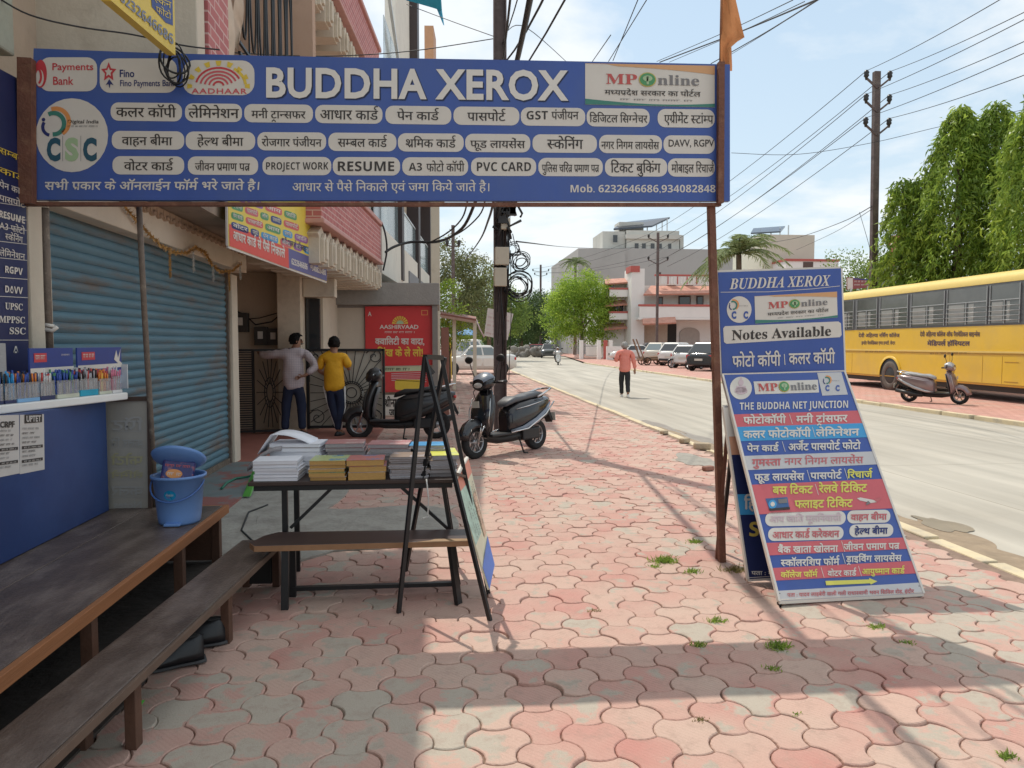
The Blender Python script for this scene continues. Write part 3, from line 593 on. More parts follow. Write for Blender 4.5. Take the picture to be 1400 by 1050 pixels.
# ---------- house with brick-tiled balconies (turned a few degrees from the shop)
D = Vector((.07, 1, 0)).normalized(); DN = Vector((D.y, -D.x, 0))
def frame_at(p, d=D):
    """matrix: local x = outward over the street, y = along the front, z = up"""
    n = Vector((d.y, -d.x, 0)); return Matrix(((n.x, d.x, 0, p[0]), (n.y, d.y, 0, p[1]), (0, 0, 1, 0), (0, 0, 0, 1)))
house = thing('tiled_house', 'house with pink brick tiled balconies on cream brackets, dark wires down its front', 'building', (-1.7, 10.7, 0))
M = frame_at((-1.7, 10.7))
mb = MB(); mb.box((-9, 3.4, 0), (-1.1, 5.6, 3.0), 0, M); mb.box((-9, .2, 3.004), (-1.1, 5.6, 8.0), 0, M); mb.build('wall', beige, house)
for zf, zt in ((3.37, 4.12), (7.0, 7.8)):
    mb = MB(); mb.box((-1.2, 0, zf), (0, 5.5, zt), 0, M); mb.build('balcony_front', pink_brick, house)
    mb = MB(); mb.box((-1.25, -.04, zf - .07), (.05, 5.54, zf - .004), 0, M); mb.box((-1.25, -.04, zt + .003), (.05, 5.54, zt + .09), 0, M); mb.build('balcony_trim', mat('pink_trim', (.55, .30, .27), .7, var=.1), house, bevel=.015)
    k = 0; y = .12
    while y < 5.4:                                      # stepped brackets with gabled heads
        mb = MB(); out = [(y, zf - .62), (y + .30, zf - .62), (y + .30, zf - .25), (y + .38, zf - .2), (y + .15, zf - .075), (y - .08, zf - .2), (y, zf - .25)]
        mb.prism(out, -1.1, -.06, 'x', 0, M); mb.prism([(y + .05, zf - .60), (y + .25, zf - .60), (y + .25, zf - .27), (y + .15, zf - .17), (y + .05, zf - .27)], -.06, -.005, 'x', 0, M)
        mb.prism([(y + .10, zf - .56), (y + .20, zf - .56), (y + .20, zf - .3), (y + .15, zf - .25), (y + .10, zf - .3)], -.005, .03, 'x', 0, M); mb.build('bracket', cream, house, bevel=.006, seg=1); y += .56
mb = MB(); mb.tube([M @ Vector((-.5, -.1, 4.3)), M @ Vector((-.5, 2.4, 4.3))], .09, 10); mb.build('drain_pipe', mat('pink_pipe', (.45, .16, .14), .6), house)
mb = MB(); mb.box((-2.3, -.15, 4.3), (-.05, .02, 8.2), 0, M); mb.build('side_wall', mat('tan_plaster', (.50, .35, .26), .9, var=.1, col2=(.42, .28, .2), c2scale=1.5), house)
mb = MB(); mb.box((-2.6, -.3, 4.2), (-2.3, -.15, 6.5), 0, M); mb.build('pilaster', mat('maroon_paint', (.3, .06, .05), .7, var=.1), house)
# porch wall behind the two people
mb = MB(); mb.box((-5.5, 13.6, 0), (-2.25, 13.8, 3.3)); mb.box((-5.5, 9.9, 0), (-4.2, 13.6, 3.3)); mb.box((-5.5, 9.75, 2.86), (-2.0, 13.59, 3.3)); mb.build('porch_wall', beige, house)
mb = MB(); mb.box((-2.86, 13.1, 0), (-2.46, 13.5, 2.85)); mb.build('pillar', mat('pillar_plaster', (.62, .52, .40), .9, var=.1, col2=(.45, .36, .27), c2scale=1.6), house, bevel=.012)
mb = MB(); mb.box((-2.44, 13.50, .9), (-2.2, 13.595, 2.4)); mb.build('window', glass_dark, house)
mb = MB(); mb.box((-2.45, 13.3, 2.42), (-1.9, 13.6, 2.75)); mb.build('window_lintel', cream, house, bevel=.01)
mb = MB(); mb.box((-2.75, 14.5, 0), (-2.3, 17.6, 3.3)); mb.build('side_porch_wall', cream, house)
# step slab where they stand
mb = MB(); mb.box((-5.0, 9.95, -.02), (-1.1, 14.6, .03)); tag(mb.build('porch_floor', mat('porch_red', (.33, .13, .10), .6, var=.15, vs=3)), kind='structure')
mb = MB(); mb.box((-2.93, 5.52, -.02), (-2.05, 9.9, .035)); tag(mb.build('shop_floor', mat('floor_slate', (.16, .19, .19), .7, var=.2, vs=3, col2=(.27, .10, .085), c2scale=1.3, c2pos=(.5, .56))), kind='structure')

# ---------- white house with glass balconies
wh = thing('glass_balcony_house', 'modern white house with glass balconies and dark brown columns past the brick balcony', 'building', (-1.3, 16.5, 0))
M = frame_at((-1.32, 16.6))
mb = MB(); mb.box((-9, 0, 0), (-1.0, 16, 9.0), 0, M); mb.build('wall', white_plaster, wh)
mb = MB(); mb.box((-1.0, 0, 3.15), (0, 16, 4.2), 0, M); mb.build('balcony_wall', white_plaster, wh, bevel=.01)
mb = MB(); mb.box((-.9, 5.0, 2.7), (.035, 16.1, 3.7), 0, M); mb.build('grey_band', mat('grey_paint', (.22, .23, .25), .7, var=.08), wh)
for y0, y1 in ((.3, 3.2), (3.9, 7.5), (8.2, 15.5)):
    mb = MB(); mb.box((-.08, y0, 4.2), (-.06, y1, 5.25), 0, M); g = mb.build('glass_railing', glass_blue, wh); mb = MB(); mb.bar(M @ Vector((-.07, y0, 5.28)), M @ Vector((-.07, y1, 5.28)), .05); mb.build('hand_rail', steel, wh)
for y, zt, m_ in ((3.3, 9.0, 0), (7.6, 14.5, 0), (12.0, 9, 0)): mb = MB(); mb.box((-.35, y, 3.3), (.04, y + (.45 if zt < 10 else .6), zt), 0, M); mb.build('column', mat('brown_cladding', (.05, .035, .035), .5, var=.1), wh)
mb = MB(); mb.box((-1.1, 0, 7.2), (.1, 16, 7.5), 0, M); mb.build('roof_slab', white_plaster, wh)
mb = MB(); mb.box((-.2, 12.7, 12.0), (.15, 14.0, 13.9), 0, M); mb.build('orange_panel', mat('tan_cladding', (.52, .28, .15), .6, var=.1), wh)
for y, z in ((1.2, 4.3), (4.6, 4.3), (9, 4.3)): mb = MB(); mb.box((-.99, y, z), (-.93, y + 1.9, z + 2.3), 0, M); mb.build('window', glass_dark, wh)

mb = MB(); mb.box((-.5, 4.2, 7.55), (-.2, 7.5, 13.5), 0, M); mb.build('stair_wall', white_plaster, wh)
for y0 in (1.0, 2.2): mb = MB(); mb.box((-.08, y0, 7.55), (-.06, y0 + 1.1, 9.2), 0, M); mb.build('glass_railing', glass_blue, wh)
mb = MB(); mb.bar(M @ Vector((.05, .6, 9.9)), M @ Vector((.05, 3.8, 8.2)), .07); mb.build('hand_rail', steel, wh)
# ---------- corner kiosk with the red board, facing the shop
kiosk = thing('corner_store', 'small store with a grey concrete canopy and red flour advertisement facing down the footpath', 'kiosk', (-1.2, 16.4, 0))
mb = MB(); mb.box((-2.45, 16.25, 2.44), (-.06, 19.2, 2.92)); mb.build('canopy', grey_conc, kiosk, bevel=.015)
mb = MB(); mb.box((-2.4, 16.6, 0), (-.12, 19, 2.44)); mb.build('wall', cream, kiosk)
mb = MB(); mb.box((-2.38, 16.47, 1.45), (-1.72, 16.55, 2.4)); mb.build('blank_panel', mat('panel_beige', (.56, .49, .40), .6, var=.05), kiosk)
mb = MB(); mb.box((-.22, 16.3, 0), (-.10, 16.45, 2.43)); mb.box((-1.72, 16.48, 0), (-1.66, 16.56, 2.43)); mb.box((-2.42, 16.46, 2.38), (-.22, 16.56, 2.44)); mb.build('frame', mat('frame_grey', (.23, .21, .19), .6, var=.1), kiosk)
fn = lambda u, v: atY(u, v, 16.4)
t, s = board('red_board', 'red flour advertisement board with gold sun emblem on the small store front', 'sign', fn, [(499, 419), (591, 418), (592, 499), (500, 501)], (0, -1, 0), .05, mat('ad_red', (.58, .035, .035), .45, var=.04), None)
s.text('A', 503, 426, 508, 432, swhite, off=.02); s.poly([(576, 424), (585, 424), (585, 431), (576, 431)], sorange, 1); s.poly([(577, 425), (584, 425), (584, 430), (577, 430)], MATS['ad_red'], 2)
for k in range(9): a = R(180 + 20 * k + 10); s.poly([(547 + 3 * math.cos(a), 443 + 3 * math.sin(a)), (547 + 11 * math.cos(a - .13), 443 + 11 * math.sin(a - .13)), (547 + 11 * math.cos(a + .13), 443 + 11 * math.sin(a + .13))], yel)
s.disc(547, 443, 5, 5, slgreen, 2, a0=180, a1=360); s.text('AASHIRVAAD', 519, 444, 572, 449.5, swhite, off=.02); s.scribble(526, 453, 567, 455.5, swhite, seed=2)
s.text('क्वालिटी का वादा,', 513, 463, 580, 471, swhite, cap=.63, off=.025); s.text('सिंख के ले लो!', 516, 478, 578, 487, yel, cap=.63, off=.03)
s.build('lettering', t)
fn = lambda u, v: atY(u, v, 16.42)
t, s = board('shop_poster', 'pale green poster with dark lettering under the red flour board', 'poster', fn, [(501, 502), (586, 500), (586, 507), (501, 509)], (0, -1, 0), .02, mat('poster_green', (.52, .55, .36), .7, var=.1), None)
s.scribble(503, 503, 560, 506.5, sblack, seed=5); s.build('lettering', t)
fn = lambda u, v: atY(u, v, 16.42)
t, s = board('shop_poster', 'white board with big black letters between the green and red posters', 'poster', fn, [(501, 485), (586, 484), (586, 500), (501, 502)], (0, -1, 0), .03, mat('poster_white', (.6, .6, .56), .7, var=.1), None)
s.text('फ्र', 565, 486, 581, 495, sblack, cap=.63, off=.05); s.scribble(504, 486.5, 560, 490, sblack, seed=8); s.build('lettering', t)
t, s = board('shop_poster', 'red striped poster low on the small store front behind the scooter', 'poster', fn, [(501, 509), (586, 507), (586, 535), (501, 537)], (0, -1, 0), .03, mat('poster_red', (.58, .05, .05), .6, var=.15, vs=8), None)
for k in range(5): s.line([(535, 511 + k * 2.2), (583, 509 + k * 3.2)], .8, spale)
s.rrect(540, 519, 578, 533, yel, r=.2); s.build('stripes', t)
t, s = board('store_board', 'white painted board with black lettering low behind the dark scooter', 'sign', fn, [(520, 540), (588, 540), (588, 583), (520, 583)], (0, -1, 0), .03, swhite, None)
s.text('श्रीनाथ', 526, 546, 548, 556, sblack, cap=.63, off=.03); s.text('जनरल', 532, 560, 555, 569, sblack, cap=.63, off=.03); s.build('lettering', t)
mb = MB(); mb.box((-.03, 16.3, 0), (.14, 16.36, 1.95)); tag(mb.build('painted_board', mat('board_brown', (.25, .11, .08), .7, var=.15), bevel=.01), 'narrow brown painted board standing at the small store corner', 'board')
# grey concrete service post at the house corner
mb = MB(); mb.box((-.30, 20.2, 0), (-.06, 20.4, 5.6)); mb.box((-.34, 20.16, 5.45), (.08, 20.44, 5.66)); tag(mb.build('concrete_post', cream, bevel=.01), 'tall cream concrete post beside the grey house band', 'post')
# ================================================================== the BUDDHA XEROX banner across the footpath
YB = 5.08
def csc(s, cx, cy, r, full=True, lay=1, bgm=None, ry=None):
    k = (ry or r) / r
    if bgm: s.disc(cx, cy, r, r * k, bgm, lay)
    def A(dx, dy, a0, a1, rr, w, m): s.arc(cx + dx * r, cy + dy * r * k, rr * r, rr * r * k, a0, a1, w * r, m, lay + 1)
    A(-.44, -.36, -110, 60, .36, .12, sorange); A(-.50, -.31, -120, 95, .29, .12, sdgreen); A(-.58, -.22, 100, 215, .22, .09, sink); s.disc(cx - .78 * r, cy - .42 * r * k, .05 * r, .05 * r * k, sink, lay + 1)
    if full:
        s.text('Digital India', cx - .12 * r, cy - .42 * r * k, cx + .74 * r, cy - .32 * r * k, sblack, lay + 1, shear=.2); s.scribble(cx - .12 * r, cy - .26 * r * k, cx + .72 * r, cy - .215 * r * k, sgrey, lay + 1, seed=1)
        for q, m in ((-.5, steal), (0, slgreen), (.5, steal)): s.text('CSC'[int(q * 2 + 1)], cx + (q - .19) * r, cy + .1 * r * k, cx + (q + .19) * r, cy + .66 * r * k, m, lay + 1, off=.055, cap=.7)
        for q in (-.25, .25): s.line([(cx + q * r, cy + .02 * r), (cx + q * r, cy + .72 * r)], .012 * r, sgrey, lay + 1)
    else:
        for q in (-.44, .52): s.text('C', cx + (q - .18) * r, cy + .16 * r * k, cx + (q + .2) * r, cy + .66 * r * k, blue, lay + 1, off=.06, cap=.7)
        s.scribble(cx + .0 * r, cy - .3 * r * k, cx + .7 * r, cy - .24 * r * k, sgrey, lay + 1, seed=4)
def mponline(s, tl, tr, br, bl, lay=1, hindi=True, band=True, oy=0.0, bg=True):
    f = bilin([(*p, 0) for p in (tl, tr, br, bl)]); q = lambda u, v: tuple(f(u, v))[:2]
    if bg: s.poly([q(0, 0), q(1, 0), q(1, 1), q(0, 1)], swhite, lay)
    if band:
        s.poly([q(u / 12, 0.004) for u in range(13)] + [q(u / 12, .05 + .17 * (u / 12) ** 2 - (.04 if u < 3 else 0)) for u in range(12, -1, -1)], mat('sign_saffron', (.66, .36, .17), .5, var=0), lay + 1)
        s.poly([q(u / 12, .996) for u in range(13)] + [q(u / 12, .86 + .10 * math.sin(u / 12 * 2.6)) for u in range(12, -1, -1)], sdgreen, lay + 1)
    a, b = (.25, .49) if band else (.2, .78); a += oy; b += oy
    sub = Sign(lambda u, v: s.fn(*q(u, v)), s.n, s.step); sub.mb = s.mb; sub.mats = s.mats
    w0, w1, w2, w3 = (.16, .40, .56, .88) if band else (.05, .36, .56, .97)
    sub.text(serif('MP'), w0, a, w1, b, mat('mp_red', (.52, .09, .08), .5, var=0), lay + 2, off=.004, cap=.68)
    sub.text(serif('nline'), w2, a, w3, b, sgrey, lay + 2, off=.004, cap=.69)
    cx = (w1 + w2) / 2; cy = (a + b) / 2; ww = (w2 - w1) * .42
    sub.disc(cx, cy, ww, (b - a) * .72, mat('sign_gold', (.55, .45, .1), .5, var=0), lay + 2); sub.disc(cx, cy, ww * .88, (b - a) * .63, sgreen, lay + 3); sub.disc(cx, cy - .1 * (b - a), ww * .55, (b - a) * .3, slgreen, lay + 4)
    sub.line([(cx, cy - .3 * (b - a)), (cx, cy + .5 * (b - a))], ww * .25, slgreen, lay + 4)
    if hindi: sub.text('मध्यप्रदेश सरकार का पोर्टल', .15, .64 + oy, .89, .755 + oy, sblack, lay + 2, cap=.63, off=.01); sub.scribble(.27, .84, .83, .875, sgrey, lay + 2, seed=3) if not oy else None

ban = thing('shop_banner', 'long blue BUDDHA XEROX banner with white service labels spanning the footpath overhead', 'banner', (-.3, YB, 2.5))
bfn = lambda u, v: atY(u, v, YB)
top = [(46, 66), (200, 72), (350, 76), (520, 79), (700, 82), (850, 85), (998, 88)]; bot = [(998, 275), (850, 274.5), (700, 274.5), (520, 274), (350, 274), (200, 273.5), (40, 273)]
# the flex is sewn round its pipe frame: a shallow bag 4 cm deep with slight sag between the ties
mb = MB(); F_ = [bfn(*p) for p in top]; B_ = [bfn(*p) for p in bot]; back = Vector((0, .045, 0)); NG = 7
front = []
for r_ in range(9):
    t = r_ / 8
    for k in range(NG): p = F_[k].lerp(B_[NG - 1 - k], t); front.append(p)
fs = [(r_ * NG + k, r_ * NG + k + 1, (r_ + 1) * NG + k + 1, (r_ + 1) * NG + k) for r_ in range(8) for k in range(NG - 1)]
mb.add(front, fs); mb.add([p + back for p in front], fs)
ring = [F_[k] for k in range(NG)] + [B_[k] for k in range(NG)]; n = len(ring); mb.add(ring + [p + back for p in ring], [(i, (i + 1) % n, (i + 1) % n + n, i + n) for i in range(n)])
mb.build('flex_sheet', blue, ban)
mb = MB(); a = bfn(28, 276) + Vector((0, .02, 0)); b = bfn(986, 277) + Vector((0, .02, 0)); mb.bar(a - Vector((0, 0, .012)), b - Vector((0, 0, .012)), .05, .022)
mb.build('bottom_rail', rust, ban)
mb = MB(); mb.bar(bfn(983, 88) + Vector((0, -.035, -.0)), bfn(982, 279) + Vector((0, -.035, 0)), .042, .04); mb.build('end_post', rust, ban)
mb = MB(); mb.bar(bfn(41, 84) + Vector((0, -.04, 0)), bfn(42, 280) + Vector((0, -.04, 0)), .085, .06); mb.build('wall_post', rust, ban)
s = Sign(bfn, (0, -1, 0), .002)
SK1, SK2, SK3 = .012, .008, .004
R1 = [(151.5, 249, 'कलर कॉपी', 159, 241), (253, 331, 'लेमिनेशन', 258, 327), (334, 428, 'मनी ट्रान्सफर', 344, 418), (431, 523, 'आधार कार्ड', 438, 517), (527, 617, 'पेन कार्ड', 543, 600), (620, 710, 'पासपोर्ट', 639, 691), (712, 800, None, 0, 0), (802, 888, 'डिजिटल सिग्नेचर', 806, 885), (899, 977, 'एग्रीमेंट स्टांम्प', 908, 975)]
R2 = [(153, 252, 'वाहन बीमा', 167, 236), (254, 349, 'हेल्थ बीमा', 270, 333), (352, 446, 'रोजगार पंजीयन', 358, 440), (449, 542, 'सम्बल कार्ड', 462, 529), (544, 634, 'श्रमिक कार्ड', 555, 623), (636, 725, 'फूड लायसेंस', 643, 718), (728, 816, 'स्केनिंग', 748, 797), (819, 905, 'नगर निगम लायसेंस', 822, 901), (907, 977, None, 0, 0)]
R3 = [(154, 252, 'वोटर कार्ड', 170, 237), (257, 353, 'जीवन प्रमाण पत्र', 267, 342), (359, 453, None, 0, 0), (455, 547, None, 0, 0), (550, 640, None, 0, 0), (644, 733, None, 0, 0), (736, 824, 'पुलिस चरित्र प्रमाण पत्र', 741, 819), (827, 912, 'टिकट बुकिंग', 835, 903), (913, 977, 'मोबाइल रिचार्ज', 918, 985)]
for rows, y0, y1, sk, xr in ((R1, 140, 165, SK1, 151), (R2, 179, 204, SK2, 153), (R3, 213.5, 238.5, SK3, 154)):
    for x0, x1, t, tx0, tx1 in rows:
        dy = sk * (x0 - xr); s.rrect(x0, y0 + dy, x1, y1 + dy, swhite, r=.42, lay=1, sk=sk)
        if t:
            big = t in ('स्केनिंग', 'आधार कार्ड', 'टिकट बुकिंग', 'कलर कॉपी', 'लेमिनेशन'); hh = 12.5 if big else 11 if tx1 - tx0 < 74 else 10
            yb = y1 - 5.2 + dy - (.4 if not big else 0); s.text(t, tx0, yb - hh, min(tx1, 976), yb, sblack, 2, off=.014, cap=.63, sk=sk)
s.text(bold('GST'), 720, 152, 749, 163.5, sblack, off=-.004, cap=.71); s.text('पंजीयन', 754, 153, 791, 163.5, sblack, cap=.63)
s.text('DAVV, RGPV', 914, 191, 976, 200.5, sblack, off=.012, cap=.7)
s.text(bold('PROJECT WORK'), 364, 222, 449, 232, sblack, off=-.008, cap=.71); s.text(bold('RESUME'), 462, 221, 539, 234, sblack, off=0, cap=.71)
s.text(bold('A3'), 559, 223, 577, 233.5, sblack, off=-.004, cap=.71); s.text('फोटो कॉपी', 583, 224, 635, 234.5, sblack, cap=.63); s.text(bold('PVC CARD'), 652, 222, 726, 234, sblack, off=-.004, cap=.71)
s.text('BUDDHA XEROX', 365.5, 94.5, 779, 133.5, mat('banner_shadow', (.012, .02, .07), .5, var=0), 1, off=.036, cap=.70, sk=.0105, track=.03)
s.text('BUDDHA XEROX', 364, 93, 777, 132, mat('banner_letter', (.74, .71, .66), .5, var=.03), 2, off=.030, cap=.70, sk=.0105, track=.03)
s.text('सभी प्रकार के ऑनलाईन फॉर्म भरे जाते है।', 61, 249, 354, 259.5, swhite, 1, off=.018, cap=.63, shear=.12); s.text('आधार से पैसे निकाले एवं जमा किये जाते है।', 400, 250.5, 669, 261.5, swhite, 1, off=.012, cap=.63)
s.text(bold('Mob') + '. ' + bold('6232646686') + ',' + bold('934082848'), 780, 253, 978, 263, swhite, 1, off=-.002, cap=.71)
# bank labels and emblems
s.rrect(54, 78.5, 133, 125, swhite, r=.3); s.text('Payments', 72, 86.5, 128, 96, smaroon, off=.014, cap=.70); s.text('Bank', 73, 105, 101, 116, smaroon, off=.014, cap=.70)
s.disc(56, 101, 8.5, 19, smaroon, 2); s.disc(55, 107, 5.5, 11.5, swhite, 3); s.arc(53.5, 105, 3.5, 9, -90, 90, 3, smaroon, 4)
s.rrect(136.5, 80, 242, 127, swhite, r=.3)
st = [(149 + (11 if q % 2 == 0 else 5.4) * math.sin(R(36 * q)), 99 - (14 if q % 2 == 0 else 6.6) * math.cos(R(36 * q))) for q in range(10)]; s.poly(st, smaroon, 2)
s.poly([(149 + (x - 149) * .5, 99 + (y - 99) * .5) for x, y in st], swhite, 3); s.poly([(145, 117), (150, 108.5), (156, 117), (151.5, 115), (150.5, 121), (148.5, 115)], sink, 3)
s.text('Fino', 164, 95.5, 184, 105.5, sink, off=.02, cap=.7); s.text('Fino Payments Bank', 164.5, 109.5, 241, 118, sink, off=.012, cap=.7)
s.rrect(250, 82, 348, 129.5, swhite, r=.35, sk=.01)
ar = mat('aadhaar_red', (.58, .10, .12), .5, var=0)
for q, (rx, ry) in enumerate(((7, 6), (13, 11), (19, 15.5), (25, 20), (31, 25))): s.arc(299, 118, rx, ry, 186 + q * 1.5, 352 - q * 4, 2.7, ar if q % 4 else smaroon, 2)
for q in range(9): a = R(180 + 22.5 * q); s.poly([(299 + 36 * math.cos(a - .07), 118 + 28 * math.sin(a - .07)), (299 + 36 * math.cos(a + .07), 118 + 28 * math.sin(a + .07)), (299 + 43 * math.cos(a + .1), 118 + 35 * math.sin(a + .1)), (299 + 43 * math.cos(a - .1), 118 + 35 * math.sin(a - .1))], yel, 2)
s.arc(299, 118, 37, 29, 305, 355, 4, yel, 2); s.text('AADHAAR', 262, 121, 338, 128, ar, 2, off=.022, cap=.7, track=.08, sk=.006)
csc(s, 98.5, 185, 49.5, True, 1, swhite, 50.5)
mponline(s, (800, 86.5), (977, 90), (977, 147), (800, 143), 1)
s.build('lettering', ban)

# the post that carries the street end of the banner, and two thin props at the shop end
mb = MB(); mb.bar(atY(972, 281, 5.13), atZ(987, 771, -.02), .05); post = mb.build('banner_post', rust, bevel=.004); tag(post, 'rust brown square post under the street end of the blue banner', 'post')
mb = MB(); mb.tube([atY(190, 280, 5.24), atY(197, 420, 5.35), atY(203, 520, 5.42), atY(213, 694, 5.47)], .019, 8); mb.tube([atY(200, 480, 5.41), atY(205, 560, 5.45), atY(209, 640, 5.48), atY(209, 690, 5.48)], .012, 7)
tag(mb.build('prop_pipe', pipe_m), 'thin rusty prop pipe tied in front of the blue shutter', 'pole')
mb = MB(); mb.tube([atY(62, 284, 5.12), atY(65, 400, 5.12), atY(69, 500, 5.12)], .022, 8); tag(mb.build('prop_pipe', pipe_m), 'dark rusty pipe against the shop pillar beside the shutter edge', 'pole')
mb = MB(); mb.tube([atY(62, 450, 5.07), atY(72, 452, 5.08), atY(78, 447, 5.08)], .014, 6); mb.tube([atY(62, 444, 5.07), atY(74, 446, 5.08)], .012, 6); mb.build('cloth_tie', swhite, None); tag(bpy.data.objects['cloth_tie'], 'strip of white cloth knotted round the pipe by the shop pillar', 'cloth tie')

# ================================================================== boards on the footpath
# upper board tied to the post
ub_n = Vector((0, -1, 0)); ufn = lambda u, v: atY(u, v, 5.19)
t, s = board('upright_board', 'upright blue BUDDHA XEROX board reading Notes Available, tied beside the rust brown post', 'sign', ufn, [(981.7, 372.4), (1149.7, 366.9), (1154.7, 510), (987.5, 514.2)], ub_n, .02, blue, swhite, fr=.012)
s.text(serif('BUDDHA XEROX', True), 997, 380.6, 1135, 395.4, swhite, off=.004, cap=.7, sk=-.036); s.line([(985, 399.5), (1050, 399), (1110, 395), (1148, 391)], .7, swhite)
csc(s, 1010.4, 423.2, 16.9, False, 1, swhite, 18.2); mponline(s, (1031.4, 405), (1143.9, 398.6), (1145, 434), (1032.5, 442.5))
s.poly([(988.6, 449), (991, 446), (1146, 439.5), (1149.5, 442), (1150.5, 458), (1148, 461), (993, 470), (989.6, 467.5)], swhite, 1)
s.text(serif('Notes Available'), 1000.4, 451.3, 1135.8, 465, sblack, off=.006, cap=.7, sk=-.045)
s.text('फोटो कॉपी', 1000.8, 487.3, 1066.8, 501.6, swhite, off=.02, cap=.63, sk=-.03); s.line([(1072, 484), (1073, 499)], 1, swhite); s.text('कलर कॉपी', 1078, 483.5, 1141, 498, swhite, off=.02, cap=.63, sk=-.03)
s.build('lettering', t)
# leaning board
BL, BR_ = atZ(1065.7, 821.5, .03), atZ(1262.9, 811, .03); TL = atY(988, 512.6, 5.12)
pn = (BR_ - BL).cross(TL - BL).normalized(); pn = pn if pn.y < 0 else -pn
lfn = lambda u, v: atPlane(u, v, BL, pn)
def leaning(fn, n, label, full=True):
    c = [(988, 512.6), (1154.6, 507.9), (1262.9, 811), (1065.7, 821.8)]
    t, s = board('leaning_board', label, 'sign', fn, c, n, .018, blue, swhite, fr=.014)
    for k, y in ((0, (1068, 822)), (1, (1260, 811.5))): mb = MB(); p = fn(*y); mb.tube([p - Vector(n) * .02 + Vector((0, 0, -.03)), p - Vector(n) * .02 + Vector((0, .02, .05))], .014, 8); mb.build('foot', black_m, t)
    mb = MB(); q0 = fn(1010, 545) - Vector(n) * .03; q1 = fn(1150, 541) - Vector(n) * .03
    for q in (q0, q1): mb.bar(q, (q.x + .02, q.y + .32, .0), .025)
    mb.build('rear_frame', black_m, t)
    return t, s
t, s = leaning(lfn, pn, 'leaning blue and red striped service board, THE BUDDHA NET JUNCTION, below the upright board')
lx = lambda y: 988 + (y - 512.6) * .2513; rx_ = lambda y: 1154.6 + (y - 507.9) * .3573
def band(yl0, yl1, yr0, yr1, m): s.poly([(lx(yl0), yl0), (rx_(yr0), yr0), (rx_(yr1), yr1), (lx(yl1), yl1)], m, 1)
for a in ((566.8, 584, 561.4, 578.6, spink), (584, 603.5, 578.6, 598, scyan), (623.6, 643, 617.3, 635, mat('sign_silver', (.55, .54, .54), .5, var=.05)), (663, 703.5, 654.8, 695, spink), (742.5, 759.6, 735, 750.5, spink), (776.8, 794, 767, 784, spink), (808, 821.4, 796.5, 810.6, mat('sign_silver', (.5, .5, .5)))): band(*a)
s.disc(1012.8, 530.8, 15, 15.5, swhite); s.disc(1012.8, 523.5, 3.6, 4.4, spale, 2); s.disc(1012.8, 517.8, 1.5, 1.8, spale, 2); s.disc(1012.8, 534.5, 8.8, 5, spale, 2); s.poly([(1007, 528), (1019, 528), (1021, 537), (1005, 537)], spale, 2)
mponline(s, (1030, 521.8), (1118, 519.4), (1119.5, 536.8), (1032.5, 539.3), 1, hindi=False, band=False)
s.poly([(1117, 510), (1150, 509), (1159, 539.6), (1124, 541.2)], mat('sign_silver', (.5, .5, .5))); csc(s, 1137, 525, 14.5, False, 1, None)
s.text(bold('THE BUDDHA NET JUNCTION'), 1011, 551, 1159, 560.8, swhite, off=.0, cap=.71, sk=-.02)
T = lambda t, x0, x1, y0, y1, m, sk=-.022, off=.03: s.text(t, x0, y0, x1, y1, m, 2, off=off, cap=.63, sk=sk)
V = lambda x, y0, y1, m=swhite: s.line([(x, y0), (x + (y1 - y0) * .3, y1)], .7, m, 2)
T('फोटोकॉपी', 1016, 1074, 571, 580, swhite); V(1079, 567, 580); T('मनी ट्रांसफर', 1088, 1158, 569.5, 578.6, swhite)
T('कलर फोटोकॉपी', 1016, 1108, 590, 599.5, swhite); V(1110, 584, 598); T('लेमिनेशन', 1115, 1174, 588, 597, swhite)
T('पेन कार्ड', 1021, 1064, 610, 618, swhite); V(1069, 604, 618); T('अर्जेंट पासपोर्ट फोटो', 1077.5, 1176, 607.5, 616.5, swhite)
T('गुमस्ता', 1028, 1067, 628.5, 637.5, mat('ink_red', (.55, .14, .15), .5, var=0)); T('नगर निगम लायसेंस', 1072, 1180, 627, 636, MATS['ink_red'], off=.012)
T('फ़ूड लायसेंस'.replace('फ़', 'फ'), 1031, 1099, 649, 658, swhite); V(1103, 643, 658); T('पासपोर्ट', 1107.5, 1150, 647, 655.5, swhite); V(1154, 641, 656); T('रिचार्ज', 1158, 1192, 645.5, 654, slime)
T('बस टिकट', 1056, 1110.7, 666, 676, slime); V(1114, 662, 677); T('रेलवे टिकिट', 1119, 1184.7, 664, 674, slime); T('फ्लाइट टिकिट', 1086, 1165, 685, 695, slime)
s.poly([(1046, 682), (1076, 680), (1079, 696.5), (1052, 698.5)], mat('train_blue', (.05, .13, .3)), 2); s.disc(1055.5, 690, 5.6, 6, scyan, 3); s.disc(1055.5, 690, 3, 3.2, swhite, 4); s.poly([(1063, 683), (1075, 682), (1076, 688), (1064, 689)], sgrey, 3); s.poly([(1050, 696), (1079, 693.5), (1079.5, 697), (1052, 699)], sblack, 3)
s.poly([(1171, 681.5), (1176, 680.5), (1194, 684), (1203, 680.5), (1205, 681), (1198, 687), (1190, 688), (1175, 684.5)], swhite, 2); s.poly([(1186, 685), (1190, 688.5), (1184, 691), (1183, 690)], sgrey, 3); s.poly([(1194, 684), (1203, 680.5), (1205, 681), (1198, 687)], mat('ink_red', (.5, .1, .1)), 3)
s.rrect(1046, 701, 1156, 720, swhite, r=.46, sk=-.022); T('आय जाति मूलनिवासी', 1052, 1150, 706.5, 714.5, spale); s.rrect(1158, 698.3, 1217, 716, swhite, r=.46, sk=-.025); T('वाहन बीमा', 1163, 1212, 704, 711.8, MATS['ink_red'])
